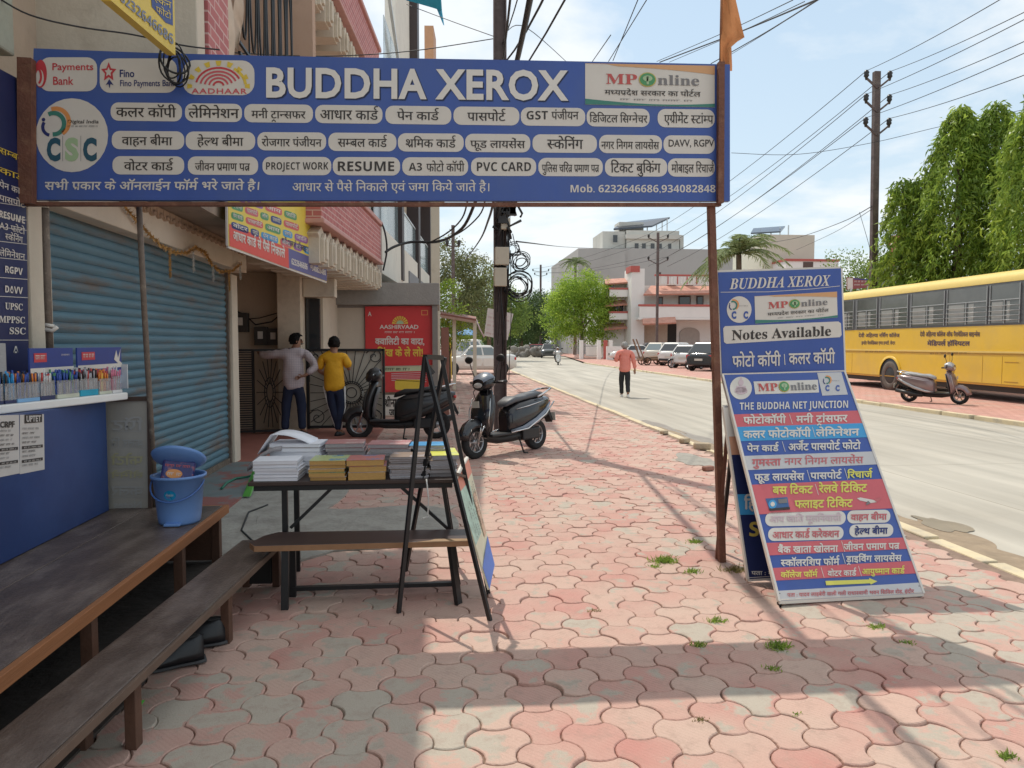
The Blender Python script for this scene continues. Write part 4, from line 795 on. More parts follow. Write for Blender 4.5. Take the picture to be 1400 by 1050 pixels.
s.rrect(1050, 722, 1153, 740, swhite, r=.46, sk=-.022); T('आधार कार्ड करेक्शन', 1056, 1147, 728, 736.5, MATS['ink_red']); s.rrect(1161, 717.5, 1221, 735, swhite, r=.46, sk=-.025); T('हेल्थ बीमा', 1168, 1213, 723, 731, sink)
T('बैंक खाता खोलना', 1063, 1145, 748, 756.5, swhite); V(1150, 740, 755); T('जीवन प्रमाण पत्र', 1153, 1229, 744.5, 752.5, swhite)
T('स्कॉलरशिप फॉर्म', 1067, 1147, 766, 774.5, swhite); V(1151, 757, 771); T('ड्राइविंग लायसेंस', 1156, 1232, 761, 769, swhite)
T('कॉलेज फॉर्म', 1067, 1117, 783, 790, slime); V(1122, 776, 790); T('वोटर कार्ड', 1131, 1170, 781, 788, swhite); V(1173, 774, 788); T('आयुष्मान कार्ड', 1178, 1236, 778.5, 785.5, slime)
s.poly([(1128, 794.5), (1188, 792.5), (1187.5, 790.5), (1199, 795), (1190, 799.5), (1189, 797.8), (1129, 800.5)], slime, 2)
T('पता : यादव लाइब्रेरी वाली गली राधास्वामी भवन सिविल रोड, इंदौर', 1076, 1249, 811.5, 816.2, MATS['ink_red'], off=.02, sk=-.03)
s.build('lettering', t)
# second, darker leaning board half hidden behind it
B2 = atZ(1023, 792, .03); R2_ = B2 + (BR_ - BL); T2 = atY(989, 556, 5.0); n2 = (R2_ - B2).cross(T2 - B2).normalized(); n2 = n2 if n2.y < 0 else -n2
l2 = lambda u, v: atPlane(u, v, B2, n2)
c = [(989, 556), (1120, 552), (1205, 780), (1023, 792)]
t, s = board('leaning_board', 'dark navy leaning board half hidden behind the striped service board', 'sign', l2, c, n2, .018, mat('sign_deep', (.012, .02, .09), .5, var=.1), swhite, fr=.012)
e0 = lambda y: 989 + (y - 556) * .144
for y0, y1, m in ((557, 597, swhite), (597, 622, mat('sign_peach', (.62, .32, .2), .5)), (676, 704, scyan)): s.poly([(e0(y0), y0), (e0(y0) + 120, y0 - 3), (e0(y1) + 120, y1 - 3), (e0(y1), y1)], m, 1)
s.text('हिन्दी', 1017, 682, 1060, 696, swhite, off=.03, cap=.63); s.text(bold('SSC'), 1024, 714, 1070, 733, mat('gold_letter', (.55, .42, .08), .5, var=0), off=.01, cap=.71); s.text('पता : यादव', 1027, 781, 1070, 786, swhite, cap=.63, off=.02)
s.build('lettering', t)
mb = MB(); q0 = l2(998, 575) - n2 * .03; q1 = l2(1110, 571) - n2 * .03
for q in (q0, q1): mb.bar(q, (q.x + .01, q.y + .2, 0), .022)
mb.build('rear_frame', rust, t)

# ================================================================== pillar of service signs at the shop corner
fn = lambda u, v: atX(u, v, -2.69)
t, s = board('service_column', 'tall navy wall board of stacked service names beside the shop pillar', 'sign', fn, [(-60, 62), (33, 112), (40, 512), (-60, 552)], (1, 0, 0), .04, mat('sign_deep', (.012, .02, .09), .5, var=.1), None)
SL = lambda y: (469 - y) / 605 * .92                     # slope of a level line at the frame edge
rows = [('सम्बल', 205, yel, 0), ('कार्ड', 232, yel, 0), ('पेन कार्ड', 252, swhite, 0), ('पासपोर्ट', 270, swhite, 0), ('RESUME', 292, swhite, 1), ('A3 फोटो', 308, swhite, 0), ('स्केनिंग', 323, swhite, 0), ('लेमिनेशन', 345, swhite, 0), ('RGPV', 368, swhite, 1), ('DAVV', 395, swhite, 1), ('UPSC', 418, swhite, 2), ('MPPSC', 436, swhite, 2), ('SSC', 452, swhite, 2), ('A', 478, swhite, 1)]
for i, (tx, yc, m, lat) in enumerate(rows):
    h = 9 if lat else 8; x0, x1 = (17, 24) if tx == 'A' else (6, 30) if tx in ('RGPV', 'DAVV', 'UPSC', 'स्केनिंग') else (12, 34) if tx in ('SSC', 'AG') else (-2, 33)
    s.text(bold(tx) if lat == 1 else serif(tx) if lat == 2 else tx, x0, yc - h / 2, x1, yc + h / 2, m, 2, off=.01, cap=.7 if lat else .63, sk=SL(yc))
for y in (283, 301, 315, 334, 356, 382, 407, 465): s.line([(-30, y - 36 * SL(y)), (36 + (y - 283) * .015, y)], .8, swhite, 1)
s.build('lettering', t)

# ================================================================== yellow and red flex over the shutter end
p0 = Vector((-1.85, 11.7, 0)); yn = DN
fn = lambda u, v: atPlane(u, v, p0, yn)
t, s = board('hanging_flex', 'yellow and red service flex hung slanting below the brick balcony', 'banner', fn, [(311, 190), (444, 228), (447, 385), (313, 336)], yn, .03, mat('flex_yellow', (.74, .58, .08), .5, var=.05), swhite, fr=.02)
sl = lambda y: .363 + (y - 336) * -.0012
s.poly([(313, 306), (394, 339), (395, 367), (313.5, 336)], mat('flex_red', (.66, .07, .05), .5, var=.04)); s.poly([(394, 339), (446.5, 360), (446.7, 384.5), (395, 366)], mat('flex_indigo', (.10, .10, .28), .5, var=.04))
s.text('आधार कार्ड से पैसे निकाले', 318, 316, 389, 327, swhite, 2, cap=.63, off=.03, sk=.36); s.text(bold('6232646686'), 398, 353, 420, 361, swhite, 2, cap=.71, sk=.36); s.text(bold('9340828480'), 424, 362, 445, 369, swhite, 2, cap=.71, sk=.36)
g = random.Random(5); cols = [sred, sgreen, scyan, navy, spink, mat('flex_violet', (.3, .1, .35), .5)]
for r_ in range(4):
    x = 316.0; y0 = 262 + r_ * 13
    while x < 432:
        w = g.uniform(11, 24); yy = y0 + (x - 313) * .34 + (r_ - 2) * .4
        if x + w < 441 and not (x > 404 and r_ < 2): s.rrect(x, yy, x + w, yy + 9.5, g.choice(cols), r=.3, sk=.34, k=2); s.text(g.choice(['पेन कार्ड', 'पासपोर्ट', 'वोटर', 'लोन', 'बीमा', 'जाति', 'आय']), x + 2, yy + 3, x + w - 2, yy + 7.5, swhite, 2, cap=.63, off=.02, sk=.34)
        x += w + 3
s.poly([(424, 279), (444, 286), (445, 322), (425, 313)], swhite); s.text(serif('MPO'), 426, 291, 443, 298, mat('mp_red', (.5, .1, .1)), 2, cap=.7, sk=.34)
s.text('सभी प्रकार के ऑनलाइन फॉर्म भरे जाते है', 385, 325, 444, 332, sink, 2, cap=.63, off=.02, sk=.36)
s.build('lettering', t)
# ================================================================== shop front: platform, bench, counter, stationery, dustbin
worn = mat('worn_board', (.095, .068, .055), .36, var=.3, vs=3, stretch=(3, 1.2, 1), col2=(.21, .165, .14), c2scale=2.2, c2pos=(.46, .74), bump=.25, bs=30)
raw_wood = mat('raw_wood', (.30, .12, .045), .7, var=.25, vs=5, stretch=(1, .15, 4), bump=.2, bs=60)
leg_wood = mat('leg_wood', (.105, .05, .03), .7, var=.3, vs=6, bump=.2)
pf = thing('platform', 'long low platform of dark scuffed boards with a bare orange wood edge under the counter', 'platform', (-2.2, 3.4, 0))
mb = MB()
for x0, x1 in ((-2.9, -2.12), (-2.115, -1.605)): mb.box((x0, .6, .385), (x1, 5.47, .415))
mb.build('top', worn, pf, bevel=.004)
mb = MB(); mb.box((-1.60, .6, .355), (-1.57, 5.50, .416)); mb.box((-2.85, 5.474, .355), (-1.605, 5.50, .412)); mb.build('edge', raw_wood, pf, bevel=.003)
for y in (1.6, 2.3, 3.45, 4.62): mb = MB(); mb.box((-1.66, y, 0), (-1.605, y + .06, .383)); mb.build('leg', leg_wood, pf, bevel=.003)
mb = MB(); mb.box((-1.67, 5.40, 0), (-1.615, 5.46, .383)); mb.box((-2.6, 5.41, .03), (-1.675, 5.445, .38)); mb.build('end_panel', leg_wood, pf)
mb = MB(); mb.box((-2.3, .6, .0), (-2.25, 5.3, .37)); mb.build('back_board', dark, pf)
bn = thing('plank_bench', 'narrow dark wooden bench before the platform with shoes pushed underneath', 'bench', (-1.27, 3.3, 0))
mb = MB(); mb.box((-1.375, 1.2, .27), (-1.115, 4.93, .298)); bt = mb.build('seat', worn, bn, bevel=.006)
mb = MB(); mb.box((-1.11, 1.2, .263), (-1.095, 4.94, .299)); mb.build('edge_strip', mat('edge_wood', (.13, .085, .06), .7, var=.2), bn, bevel=.002)
for y in (1.8, 2.93, 3.95, 4.86):
    for x in (-1.355, -1.16): mb = MB(); mb.box((x, y, 0), (x + .045, y + .055, .268)); mb.build('leg', leg_wood, bn, bevel=.003)
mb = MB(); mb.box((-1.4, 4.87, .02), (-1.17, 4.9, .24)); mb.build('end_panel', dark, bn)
bn.location.x -= .066; bn.rotation_euler.z = -.068
# counter
ct = thing('counter', 'dark blue shop counter with a thick white top crowded with pens', 'counter', (-2.6, 4, .42))
cblue = mat('counter_blue', (.018, .045, .155), .45, var=.12, vs=1.3, col2=(.03, .07, .21), c2scale=.9)
mb = MB(); mb.box((-3.2, .8, .418), (-2.355, 5.37, 1.204)); mb.build('body', cblue, ct, bevel=.006)
TE = lambda y: -2.20 - (5.36 - y) * .226
mb = MB(); mb.prism([(-3.4, .8), (TE(.8), .8), (-2.20, 5.36), (-3.3, 5.36)], 1.206, 1.256, 'z'); mb.build('top', white_m, ct, bevel=.008)
def flatsign(name, label, cat, fn, corners, n, face, thick=.002): return board(name, label, cat, fn, corners, n, thick, face, None)
paper = mat('poster_paper', (.60, .56, .52), .8, var=.05)
for nm, lab, x0, x1, hd in (('notice_sheet', 'white notice headed CRPF pasted on the blue counter', -3, 26, 'CRPF'), ('notice_sheet', 'white notice headed UPTET pasted on the blue counter beside the other one', 27.5, 60, 'UPTET')):
    fn = lambda u, v: atX(u, v, -2.353); k = lambda y, x: y - (x + 3) * (.03 if y < 600 else .155)
    t, s = flatsign(nm, lab, 'notice', fn, [(x0, k(568, x0)), (x1, k(568, x1)), (x1 + 1, k(653, x1) - 1.5), (x0, k(653, x0))], (1, 0, 0), paper)
    if hd == 'UPTET': s.poly([(33, 567), (57, 566), (57, 577), (33, 579)], sblack); s.text(hd, 35, 568.5, 55, 576.5, paper, 2, off=.03, cap=.7, sk=-.03)
    else: s.text(hd, -1, 576.5, 19, 584.5, sblack, 2, off=.03, cap=.7, sk=-.03)
    g = random.Random(x0)
    for q in range(9):
        y = 588 + q * 6.3 - (x0 > 20) * 3; sk = -.03 - .013 * q; w = g.uniform(.5, 1) * (x1 - x0 - 5)
        if q in (4, 7): s.poly([(x0 + 2, y), (x1 - 2, y + sk * (x1 - x0)), (x1 - 2, y + 4 + sk * (x1 - x0)), (x0 + 2, y + 4)], sblack); s.scribble(x0 + 4, y + 1, x1 - 5, y + 3, paper, seed=q, sk=sk)
        else: s.scribble(x0 + 2, y, x0 + 2 + w, y + 2.6, sblack if q % 2 else sgrey, seed=q + int(x0) + 9, sk=sk)
    s.build('print', t)
# pens and boxes: rows of open boxes along the counter edge
penc = [mat('pen_' + n, c, .35, var=0) for n, c in (('black', (.02, .02, .022)), ('blue', (.03, .08, .35)), ('red', (.5, .05, .04)), ('white', (.6, .6, .58)), ('orange', (.7, .22, .03)), ('green', (.05, .22, .1)), ('pink', (.65, .2, .3)), ('silver', (.4, .4, .42)), ('sky', (.03, .3, .62)), ('yellow', (.7, .5, .05)))]
clear = mat('clear_plastic', (.55, .55, .55), .15, var=0, alpha=.28, spec=.7)
def penbox(y0, y1, xs, base, cols, h, label, strip, g, clip=None):
    t = thing('pen_box', label, 'pen box', (xs - .06, (y0 + y1) / 2, 1.256), 0, 'open pen boxes along the counter edge')
    mb = MB(); mb.box((xs - .11, y0, 1.257), (xs, y1, 1.257 + base)); mb.box((xs - .11, y0, 1.257 + base), (xs - .105, y1, 1.257 + h * .75)); mb.build('tray', strip, t, bevel=.002, seg=1)
    mb = MB(); mb.box((xs - .004, y0 + .002, 1.257 + base), (xs, y1 - .002, 1.257 + h * .7)); mb.build('front_pane', clear, t)
    y = y0 + .009
    while y < y1 - .004:
        for r_ in range(3 if h > .12 else 2):
            c = g.choice(cols); x = xs - .014 - r_ * .03 + g.uniform(-.004, .004); hh = h * g.uniform(.88, 1.05) + (.015 if r_ else 0); tx, ty = g.uniform(-.01, .01), g.uniform(-.012, .012)
            a = Vector((x, y, 1.237 + base)); b = Vector((x + tx, y + ty, 1.257 + hh)); m_ = a.lerp(b, .62)
            mb = MB(); body = penc[7] if g.random() < .45 else penc[c]; mb.tube([a, m_], .0047, 7, 0); mb.tube([m_, b], .0056, 7, 1); mb.build('pen', [body, penc[c]], t)
        y += .0125
    t.rotation_euler.z = -math.atan(.226); return t
g = random.Random(4)
XS = -2.22; YX = lambda px: next(y for y in np.arange(3, 6, .004) if atY(px, 540, float(y)).x <= TE(float(y)) - .025) if False else min(np.arange(3, 6, .004), key=lambda y: abs(atY(px, 540, float(y)).x - TE(float(y)) + .03))
sk_blue = mat('tray_pale_blue', (.18, .38, .62), .5, var=.1); tk = mat('tray_navy', (.02, .03, .1), .5); tc_ = mat('tray_turquoise', (.0, .30, .45), .45); tl = mat('tray_cream', (.5, .52, .42), .5, var=.15); tw = mat('tray_white', (.62, .62, .62), .5)
for y0, y1, base, cols, h, lab, st in ((-22, 8, .02, [0, 0, 1], .165, 'dark tray of black and blue pens at the picture edge', tk), (9, 25, .02, [8, 0, 8], .165, 'tray of sky blue capped pens on the counter edge', tk), (26, 57, .022, [0, 1, 4, 1, 0], .165, 'pale blue tray of navy, black and orange pens', sk_blue), (58, 78, .025, [3, 3, 2, 3], .165, 'navy tray of white pens with red ones at its end', tk), (80, 111, .025, [1, 1, 5, 1], .16, 'cream tray of blue and green capped pens', tl), (112, 137, .04, [0, 0, 2, 7], .16, 'turquoise tray of black and silver pens', tc_), (138, 155, .02, [4, 4, 2, 9], .15, 'tray of orange and red striped pens', tl), (156, 169, .02, [6, 6, 3], .165, 'white cup of pink pens at the end of the counter', tw)):
    penbox(float(YX(y0)), float(YX(y1)), TE(float(YX(y0) + YX(y1)) / 2) - .03, base, cols, h, lab, st, g)
for y0, y1, hd in ((atX(43, 500, -2.42).y, atX(102, 500, -2.42).y, 0), (atX(108, 500, -2.42).y, atX(168, 500, -2.42).y, 1)):
    t = thing('display_stand', 'blue card pen display with red label, ' + ('nearer the shop end of the counter' if not hd else 'beside the shutter end of the counter'), 'display', (-2.42, (y0 + y1) / 2, 1.257), 0, 'card pen displays')
    mb = MB(); mb.box((-2.44, y0, 1.257), (-2.428, y1, 1.57)); mb.build('card_back', mat('display_blue', (.02, .05, .25), .45), t, bevel=.002, seg=1)
    s = Sign(lambda u, v: Vector((-2.427, y0 + u * (y1 - y0), v)), (1, 0, 0), .001)
    s.poly([(0, 1.42), (1, 1.42), (1, 1.45), (0, 1.45)], swhite); s.poly([(0, 1.30), (1, 1.30), (1, 1.36), (0, 1.36)], sk_blue); s.rrect(.07, 1.485, .38, 1.545, smaroon, r=.3) if 0 else s.poly([(.08, 1.485), (.36, 1.485), (.36, 1.54), (.08, 1.54)], smaroon)
    s.scribble(.11, 1.527, .34, 1.502, swhite, 2, seed=hd); s.scribble(.7, 1.53, .9, 1.52, swhite, 2, seed=hd + 4) if not hd else None
    if hd: s.poly([(.80, 1.48), (.86, 1.55), (.9, 1.49), (.97, 1.56), (.93, 1.47), (.99, 1.45), (.9, 1.45)], swhite, 2)
    s.build('print', t)
    mb = MB(); mb.box((-2.428, y1 - .012, 1.257), (-2.385, y1, 1.44)); mb.build('side_card', tw, t)
tag(MB().box((-2.62, 4.28, 1.257), (-2.50, 4.47, 1.60)).build('paper_stack', mat('stack_grey', (.36, .36, .36), .7, var=.1, vs=30, stretch=(1, 1, 6)), bevel=.003), 'tall grey block of stacked sheets standing behind the pens', 'paper stack')
# framed glass with reversed lettering, standing on the platform at the counter end
fn = lambda u, v: atY(u, v, 5.44)
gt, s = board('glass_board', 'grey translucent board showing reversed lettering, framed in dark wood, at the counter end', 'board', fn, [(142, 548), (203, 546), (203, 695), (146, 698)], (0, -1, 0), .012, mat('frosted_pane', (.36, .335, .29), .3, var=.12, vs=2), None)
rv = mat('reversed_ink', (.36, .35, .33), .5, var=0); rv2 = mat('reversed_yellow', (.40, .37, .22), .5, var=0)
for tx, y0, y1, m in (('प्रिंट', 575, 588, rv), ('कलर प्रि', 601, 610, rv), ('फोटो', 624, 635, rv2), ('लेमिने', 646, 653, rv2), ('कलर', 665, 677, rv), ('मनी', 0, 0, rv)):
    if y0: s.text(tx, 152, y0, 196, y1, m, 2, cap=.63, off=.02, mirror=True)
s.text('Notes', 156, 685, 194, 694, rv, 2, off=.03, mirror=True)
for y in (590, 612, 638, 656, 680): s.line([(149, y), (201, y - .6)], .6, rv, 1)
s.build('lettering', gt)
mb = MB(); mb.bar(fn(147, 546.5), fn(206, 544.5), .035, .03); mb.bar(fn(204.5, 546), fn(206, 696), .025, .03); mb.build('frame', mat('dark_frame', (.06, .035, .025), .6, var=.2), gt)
# pedal dustbin
db = thing('dustbin', 'blue plastic pedal bin with raised lid and a dark printed packet inside', 'dustbin', atZ(246, 713, .417), 0)
bl = mat('bin_blue', (.15, .29, .60), .38, var=.07, vs=4); L0 = db.location
def at(p): return L0 + Vector(p)
mb = MB(); h = .30; prof = [(.001, 0), (.125, 0), (.13, .015), (.135, .05), (.158, h), (.172, h + .002), (.172, h + .02), (.160, h + .02), (.152, h + .01), (.130, .06), (.001, .05)]
mb.lathe(prof, 36, L0); mb.build('bucket', bl, db)
mb = MB(); TL_ = Matrix.Translation(at((0, .145, h + .03))) @ Matrix.Rotation(R(146), 4, 'X'); mb.lathe([(.001, .045), (.06, .042), (.12, .03), (.16, .008), (.172, -.01), (.165, -.012), (.12, .012), (.001, .03)], 36, (0, .165, 0), M=TL_); mb.build('lid', bl, db)
mb = MB(); mb.tube([at((.166 * math.cos(a), .166 * math.sin(a) - .012, h - .02 + .115 * math.sin(a) * (1 if math.sin(a) < 0 else 0))) for a in [R(180 + 180 * q / 20) for q in range(21)]], .0055, 6); mb.build('handle', mat('bin_handle', (.06, .15, .42), .4), db)
mb = MB(); mb.box(at((-.05, -.155, .003)), at((.05, -.12, .02))); mb.build('pedal', bl, db, bevel=.004)
s = Sign(lambda u, v: at((.147 * math.sin(u), -.147 * math.cos(u) - (v - .2) * .08, v)), (0, -1, 0), .003); s.disc(-.05, .205, .26, .032, mat('bin_label', (.0, .22, .42), .4, var=0)); s.scribble(-.22, .211, .12, .199, swhite, 2, seed=12); s.build('label', db)
pk = thing('snack_packet', 'dark blue printed packet sticking out of the blue bin', 'packet', at((.0, .0, .25)))
mb = MB(); MP = Matrix.Translation(at((.01, -.045, .325))) @ Euler((R(-12), R(8), R(12))).to_matrix().to_4x4(); mb.cbox((0, 0, 0), (.20, .05, .18), 0, 0, MP); pb = mb.build('bag', mat('packet_navy', (.03, .035, .16), .35, var=.3, vs=14, col2=(.3, .12, .15), c2scale=16, c2pos=(.56, .62)), pk, bevel=.018, seg=3)
s = Sign(lambda u, v: MP @ Vector((u, -.0265, v)), MP.to_3x3() @ Vector((0, -1, 0)), .001); s.disc(-.02, .0, .05, .03, sorange); s.scribble(-.06, .008, .02, -.01, swhite, 2, seed=3); s.scribble(-.08, .06, .07, .045, sred, 2, seed=6); s.scribble(-.08, -.05, .07, -.065, spale, 2, seed=7); s.build('print', pk)
# shoes under the bench
def shoe(M_, label):
    t = thing('shoe', label, 'shoe', M_.translation, 0, 'black shoes under the bench')
    rb = mat('shoe_black', (.012, .012, .014), .35, var=.1); so_ = mat('shoe_sole', (.05, .05, .052), .7)
    st = [(-.135, .034, .0), (-.10, .042, .0), (-.03, .036, .0), (.05, .046, .0), (.11, .043, .0), (.145, .022, .0)]
    mb = MB(); mb.loft([[M_ @ Vector((x, w * 1.12 * math.cos(a), z)) for x, w in [(q[0] * 1.03, q[1]) for q in st]] for a, z in ((0, 0),)] if 0 else [[M_ @ Vector((x * 1.03, w * 1.15 * math.cos(a), .012 + .012 * math.sin(a))) for a in [2 * math.pi * k / 10 for k in range(10)]] for x, w, _ in st]); mb.build('sole', so_, t)
    up = [(-.13, .030, .085), (-.09, .038, .088), (-.03, .036, .082), (.02, .040, .066), (.08, .042, .05), (.125, .032, .038), (.142, .016, .026)]
    mb = MB(); mb.loft([[M_ @ Vector((x, w * math.cos(a) * (1 if math.sin(a) < .5 else .8), .02 + (hh * 1.5 - .02) * max(0, math.sin(a)))) for a in [math.pi * k / 10 for k in range(11)]] for x, w, hh in up]); mb.build('upper', rb, t)
    mb = MB(); mb.ball(M_ @ Vector((-.07, 0, .128)), (.05, .026, .006), 12, 6, 0, M_.to_3x3()); mb.build('lining', mat('shoe_lining', (.03, .03, .03), .9), t)
shoe(Matrix.Translation(atZ(268, 885, .0)) @ Matrix.Rotation(R(200), 4, 'Z') @ Matrix.Scale(1.1, 4), 'black shoe under the bench, the farther one towards the table')
shoe(Matrix.Translation(atZ(236, 912, .0)) @ Matrix.Rotation(R(205), 4, 'Z') @ Matrix.Scale(1.1, 4), 'black shoe under the bench, the one nearer its middle leg')
# green hose and a strip of cloth on the floor
mb = MB(); mb.tube([atZ(303, 668, .05), atZ(310, 660, .05), atZ(322, 654, .05), atZ(338, 652, .06), atZ(352, 648, .1)], .014, 7); tag(mb.build('green_hose', mat('hose_green', (.02, .16, .10), .5)), 'dark green hose curling on the red floor by the shutter', 'hose')
tag(MB().slab([atZ(331, 679, .03), atZ(341, 679, .03), atZ(357, 634, .25), atZ(350, 632, .25)], Vector((.01, .02, 0))).build('plastic_strip', mat('slat_green', (.08, .3, .04), .5), bevel=.002), 'bright green plastic strip leaning by the table end', 'slat')
tag(MB().tube([atZ(378, 760, .02), atZ(350, 744, .02), atZ(330, 725, .02), atZ(340, 700, .02), atZ(366, 690, .02)], .008, 6).build('black_cable', black_m), 'black cable lying on the cement between platform and table', 'cable')
mb = MB(); pts = [atZ(186, 966, .002), atZ(192, 959, .012), atZ(198, 958, .004)]; mb.slab([pts[0], pts[1], pts[2], pts[0] + Vector((.02, -.01, 0))], Vector((0, 0, .004))); tag(mb.build('green_wrapper', mat('wrapper_green', (.06, .42, .03), .4)), 'scrap of bright green wrapper by the bench leg', 'litter scrap')

# ================================================================== book table, bench, easel
tb = thing('book_table', 'black steel framed table loaded with books on the footpath', 'table', (-.55, 5.0, 0))
mb = MB(); mb.box((-1.23, 4.72, .695), (.085, 5.28, .72)); mb.build('top', mat('table_top', (.05, .03, .025), .5, var=.2), tb, bevel=.004)
mb = MB(); mb.box((-1.2, 4.74, .66), (.06, 4.765, .694)); mb.box((-1.2, 5.23, .66), (.06, 5.255, .694)); mb.box((-1.2, 4.766, .66), (-1.175, 5.229, .694)); mb.box((.035, 4.766, .66), (.06, 5.229, .694)); mb.build('apron', black_m, tb)
for x0, x1 in ((-1.02, -.97), (.0, .10)):
    for y in (4.8, 5.18): mb = MB(); mb.bar((x0, y, .66), (x1 if x1 > 0 else x0, y, 0), .035, .025); mb.build('leg', black_m, tb)
for a, b in (((-.72, 4.82, .66), (-.99, 4.82, .40)), ((-.28, 4.82, .66), (.04, 4.82, .36))): mb = MB(); mb.bar(a, b, .02); mb.build('brace', black_m, tb)
bb = thing('reading_bench', 'long chipped brown bench on black legs in front of the book table', 'bench', (-.5, 4.55, 0))
mb = MB(); mb.prism([(-1.17, 4.50), (-1.12, 4.42), (.16, 4.42), (.16, 4.70), (-1.05, 4.74), (-1.12, 4.66)], .365, .395, 'z'); mb.build('seat', mat('bench_laminate', (.07, .045, .04), .4, var=.15, vs=3, stretch=(.4, 3, 1)), bb, bevel=.004)
mb = MB(); mb.prism([(-1.17, 4.50), (-1.122, 4.416), (.162, 4.416), (.162, 4.419), (-1.12, 4.424), (-1.165, 4.503)], .36, .393, 'z'); mb.build('edge', mat('edge_tan', (.30, .16, .08), .7, var=.2), bb)
mb = MB(); mb.prism([(-.16, 4.412), (.163, 4.412), (.163, 4.46), (-.05, 4.47), (-.08, 4.44)], .391, .397, 'z'); mb.build('chipped_corner', mat('chip_wood', (.36, .24, .14), .8, var=.2), bb)
for x0, x1 in ((-.95, -.95), (.045, .09)):
    for y in (4.46, 4.66): mb = MB(); mb.bar((x0, y, .358), (x1, y - (.04 if y < 4.5 else 0), 0), .042, .03); mb.build('leg', black_m, bb)
mb = MB(); mb.bar((-.95, 4.66, .05), (.06, 4.66, .05), .035, .025); mb.build('stretcher', black_m, bb)
# book stacks
pg = mat('page_edges', (.56, .52, .46), .8, var=.2, vs=60, stretch=(1, 1, 8)); pgy = mat('page_edges_tan', (.50, .30, .10), .8, var=.2, vs=60, stretch=(1, 1, 8)); pgg = mat('page_edges_grey', (.33, .31, .32), .8, var=.25, vs=60, stretch=(1, 1, 8)); pw = mat('white_sheets', (.74, .75, .80), .7, var=.05)
def cover(name, base, c2): return mat(name, base, .35, var=.12, vs=8, col2=c2, c2scale=9, c2pos=(.55, .6))
cpk = cover('cover_rose', (.45, .20, .21), (.55, .42, .40)); cgr = cover('cover_green_blue', (.45, .52, .22), (.05, .22, .45)); crd = cover('cover_red', (.52, .17, .15), (.2, .22, .36)); cbl = cover('cover_blue', (.02, .26, .55), (.1, .35, .6)); cyl = cover('cover_yellow', (.66, .66, .09), (.5, .55, .22)); cbr = cover('cover_brown', (.28, .20, .15), (.36, .32, .33))
def stack(cx, cy, w, d, n, th, pagem, top, label, g, rz=0, z0=.7205):
    """every book of a stack is a book of its own"""
    z = z0
    for k in range(n):
        t = thing('book', (label if k < n - 1 else label), 'book', (cx + g.uniform(-.012, .012), cy + g.uniform(-.012, .012), z), rz + g.uniform(-.05, .05), 'books stacked on the table')
        lab = 'topmost book of ' + label if k == n - 1 else ('lowest book of ' + label if k == 0 else ('second book from the top of ' + label if k == n - 2 else 'middle book inside ' + label)); t['label'] = lab
        h = th * g.uniform(.85, 1.15); cm = top if (k == n - 1) else g.choice([top, cbr, pw])
        mb = MB(); mb.box((-w / 2 + .003, -d / 2 + .003, .0012), (w / 2 - .003, d / 2 - .003, h - .0012)); mb.build('pages', pagem, t, world=False)
        mb = MB(); mb.box((-w / 2, -d / 2, h - .0011), (w / 2, d / 2, h)); mb.build('cover', cm, t, world=False); z += h + .0008
    return z
g = random.Random(9)
stack(-1.06, 4.86, .28, .23, 6, .02, pw, pw, 'the white corner stack by the platform', g)
zt = stack(-.98, 5.13, .34, .24, 7, .029, pw, pw, 'the tall white pile behind the corner stack', g, R(-6))
stack(-.74, 4.85, .23, .24, 5, .025, pgy, cgr, 'the stack with green and blue covers', g)
stack(-.495, 4.84, .24, .22, 3, .045, pgy, crd, 'the thick yellow edged stack with red covers', g, R(3))
stack(-.66, 5.14, .26, .23, 7, .028, pgg, cpk, 'the back rose stack beside the white pile', g, R(3)); stack(-.36, 5.13, .28, .23, 7, .027, pgg, cpk, 'the back rose stack beside the blue cover', g, R(-4))
stack(-.215, 4.86, .25, .22, 9, .0145, pgg, cbr, 'the thin grey stack before the blue cover', g); stack(-.10, 5.11, .24, .2, 7, .026, pgg, cbl, 'the blue covered stack behind the grey brown one', g)
stack(-.005, 4.97, .18, .34, 5, .027, pgg, cyl, 'the stack with yellow covers at the easel', g, R(2))
# curled sheaf on the tall pile, hanging sheets past the table end
sf = thing('paper_sheaf', 'curled sheaf of white sheets lying on the tall white pile', 'paper', (-1.13, 5.13, zt))
mb = MB(); rows = []
for k in range(13):
    t_ = k / 12; a = t_ * 2.6
    x = -.90 - .34 * t_; z = zt + .004 + .062 * math.sin(a) + (-.10 * max(0, t_ - .75) * 4); rows.append((x, z))
mb.loft([[Vector((x, 5.02, z)), Vector((x + .02, 5.25, z + .004)), Vector((x + .02, 5.25, z - .006)), Vector((x, 5.02, z - .006))] for x, z in rows], 0, True); mb.build('top_sheets', pw, sf)
mb = MB(); rows = [(-1.08 - .045 * k, zt - .014 - .0055 * k * k) for k in range(6)]; mb.loft([[Vector((x, 5.0, z)), Vector((x, 5.2, z)), Vector((x, 5.2, z - .03)), Vector((x, 5.0, z - .03))] for x, z in rows], 0, True); mb.build('drooping_sheets', pgg, sf)  # white sheets coloured grey for the shade they hang in
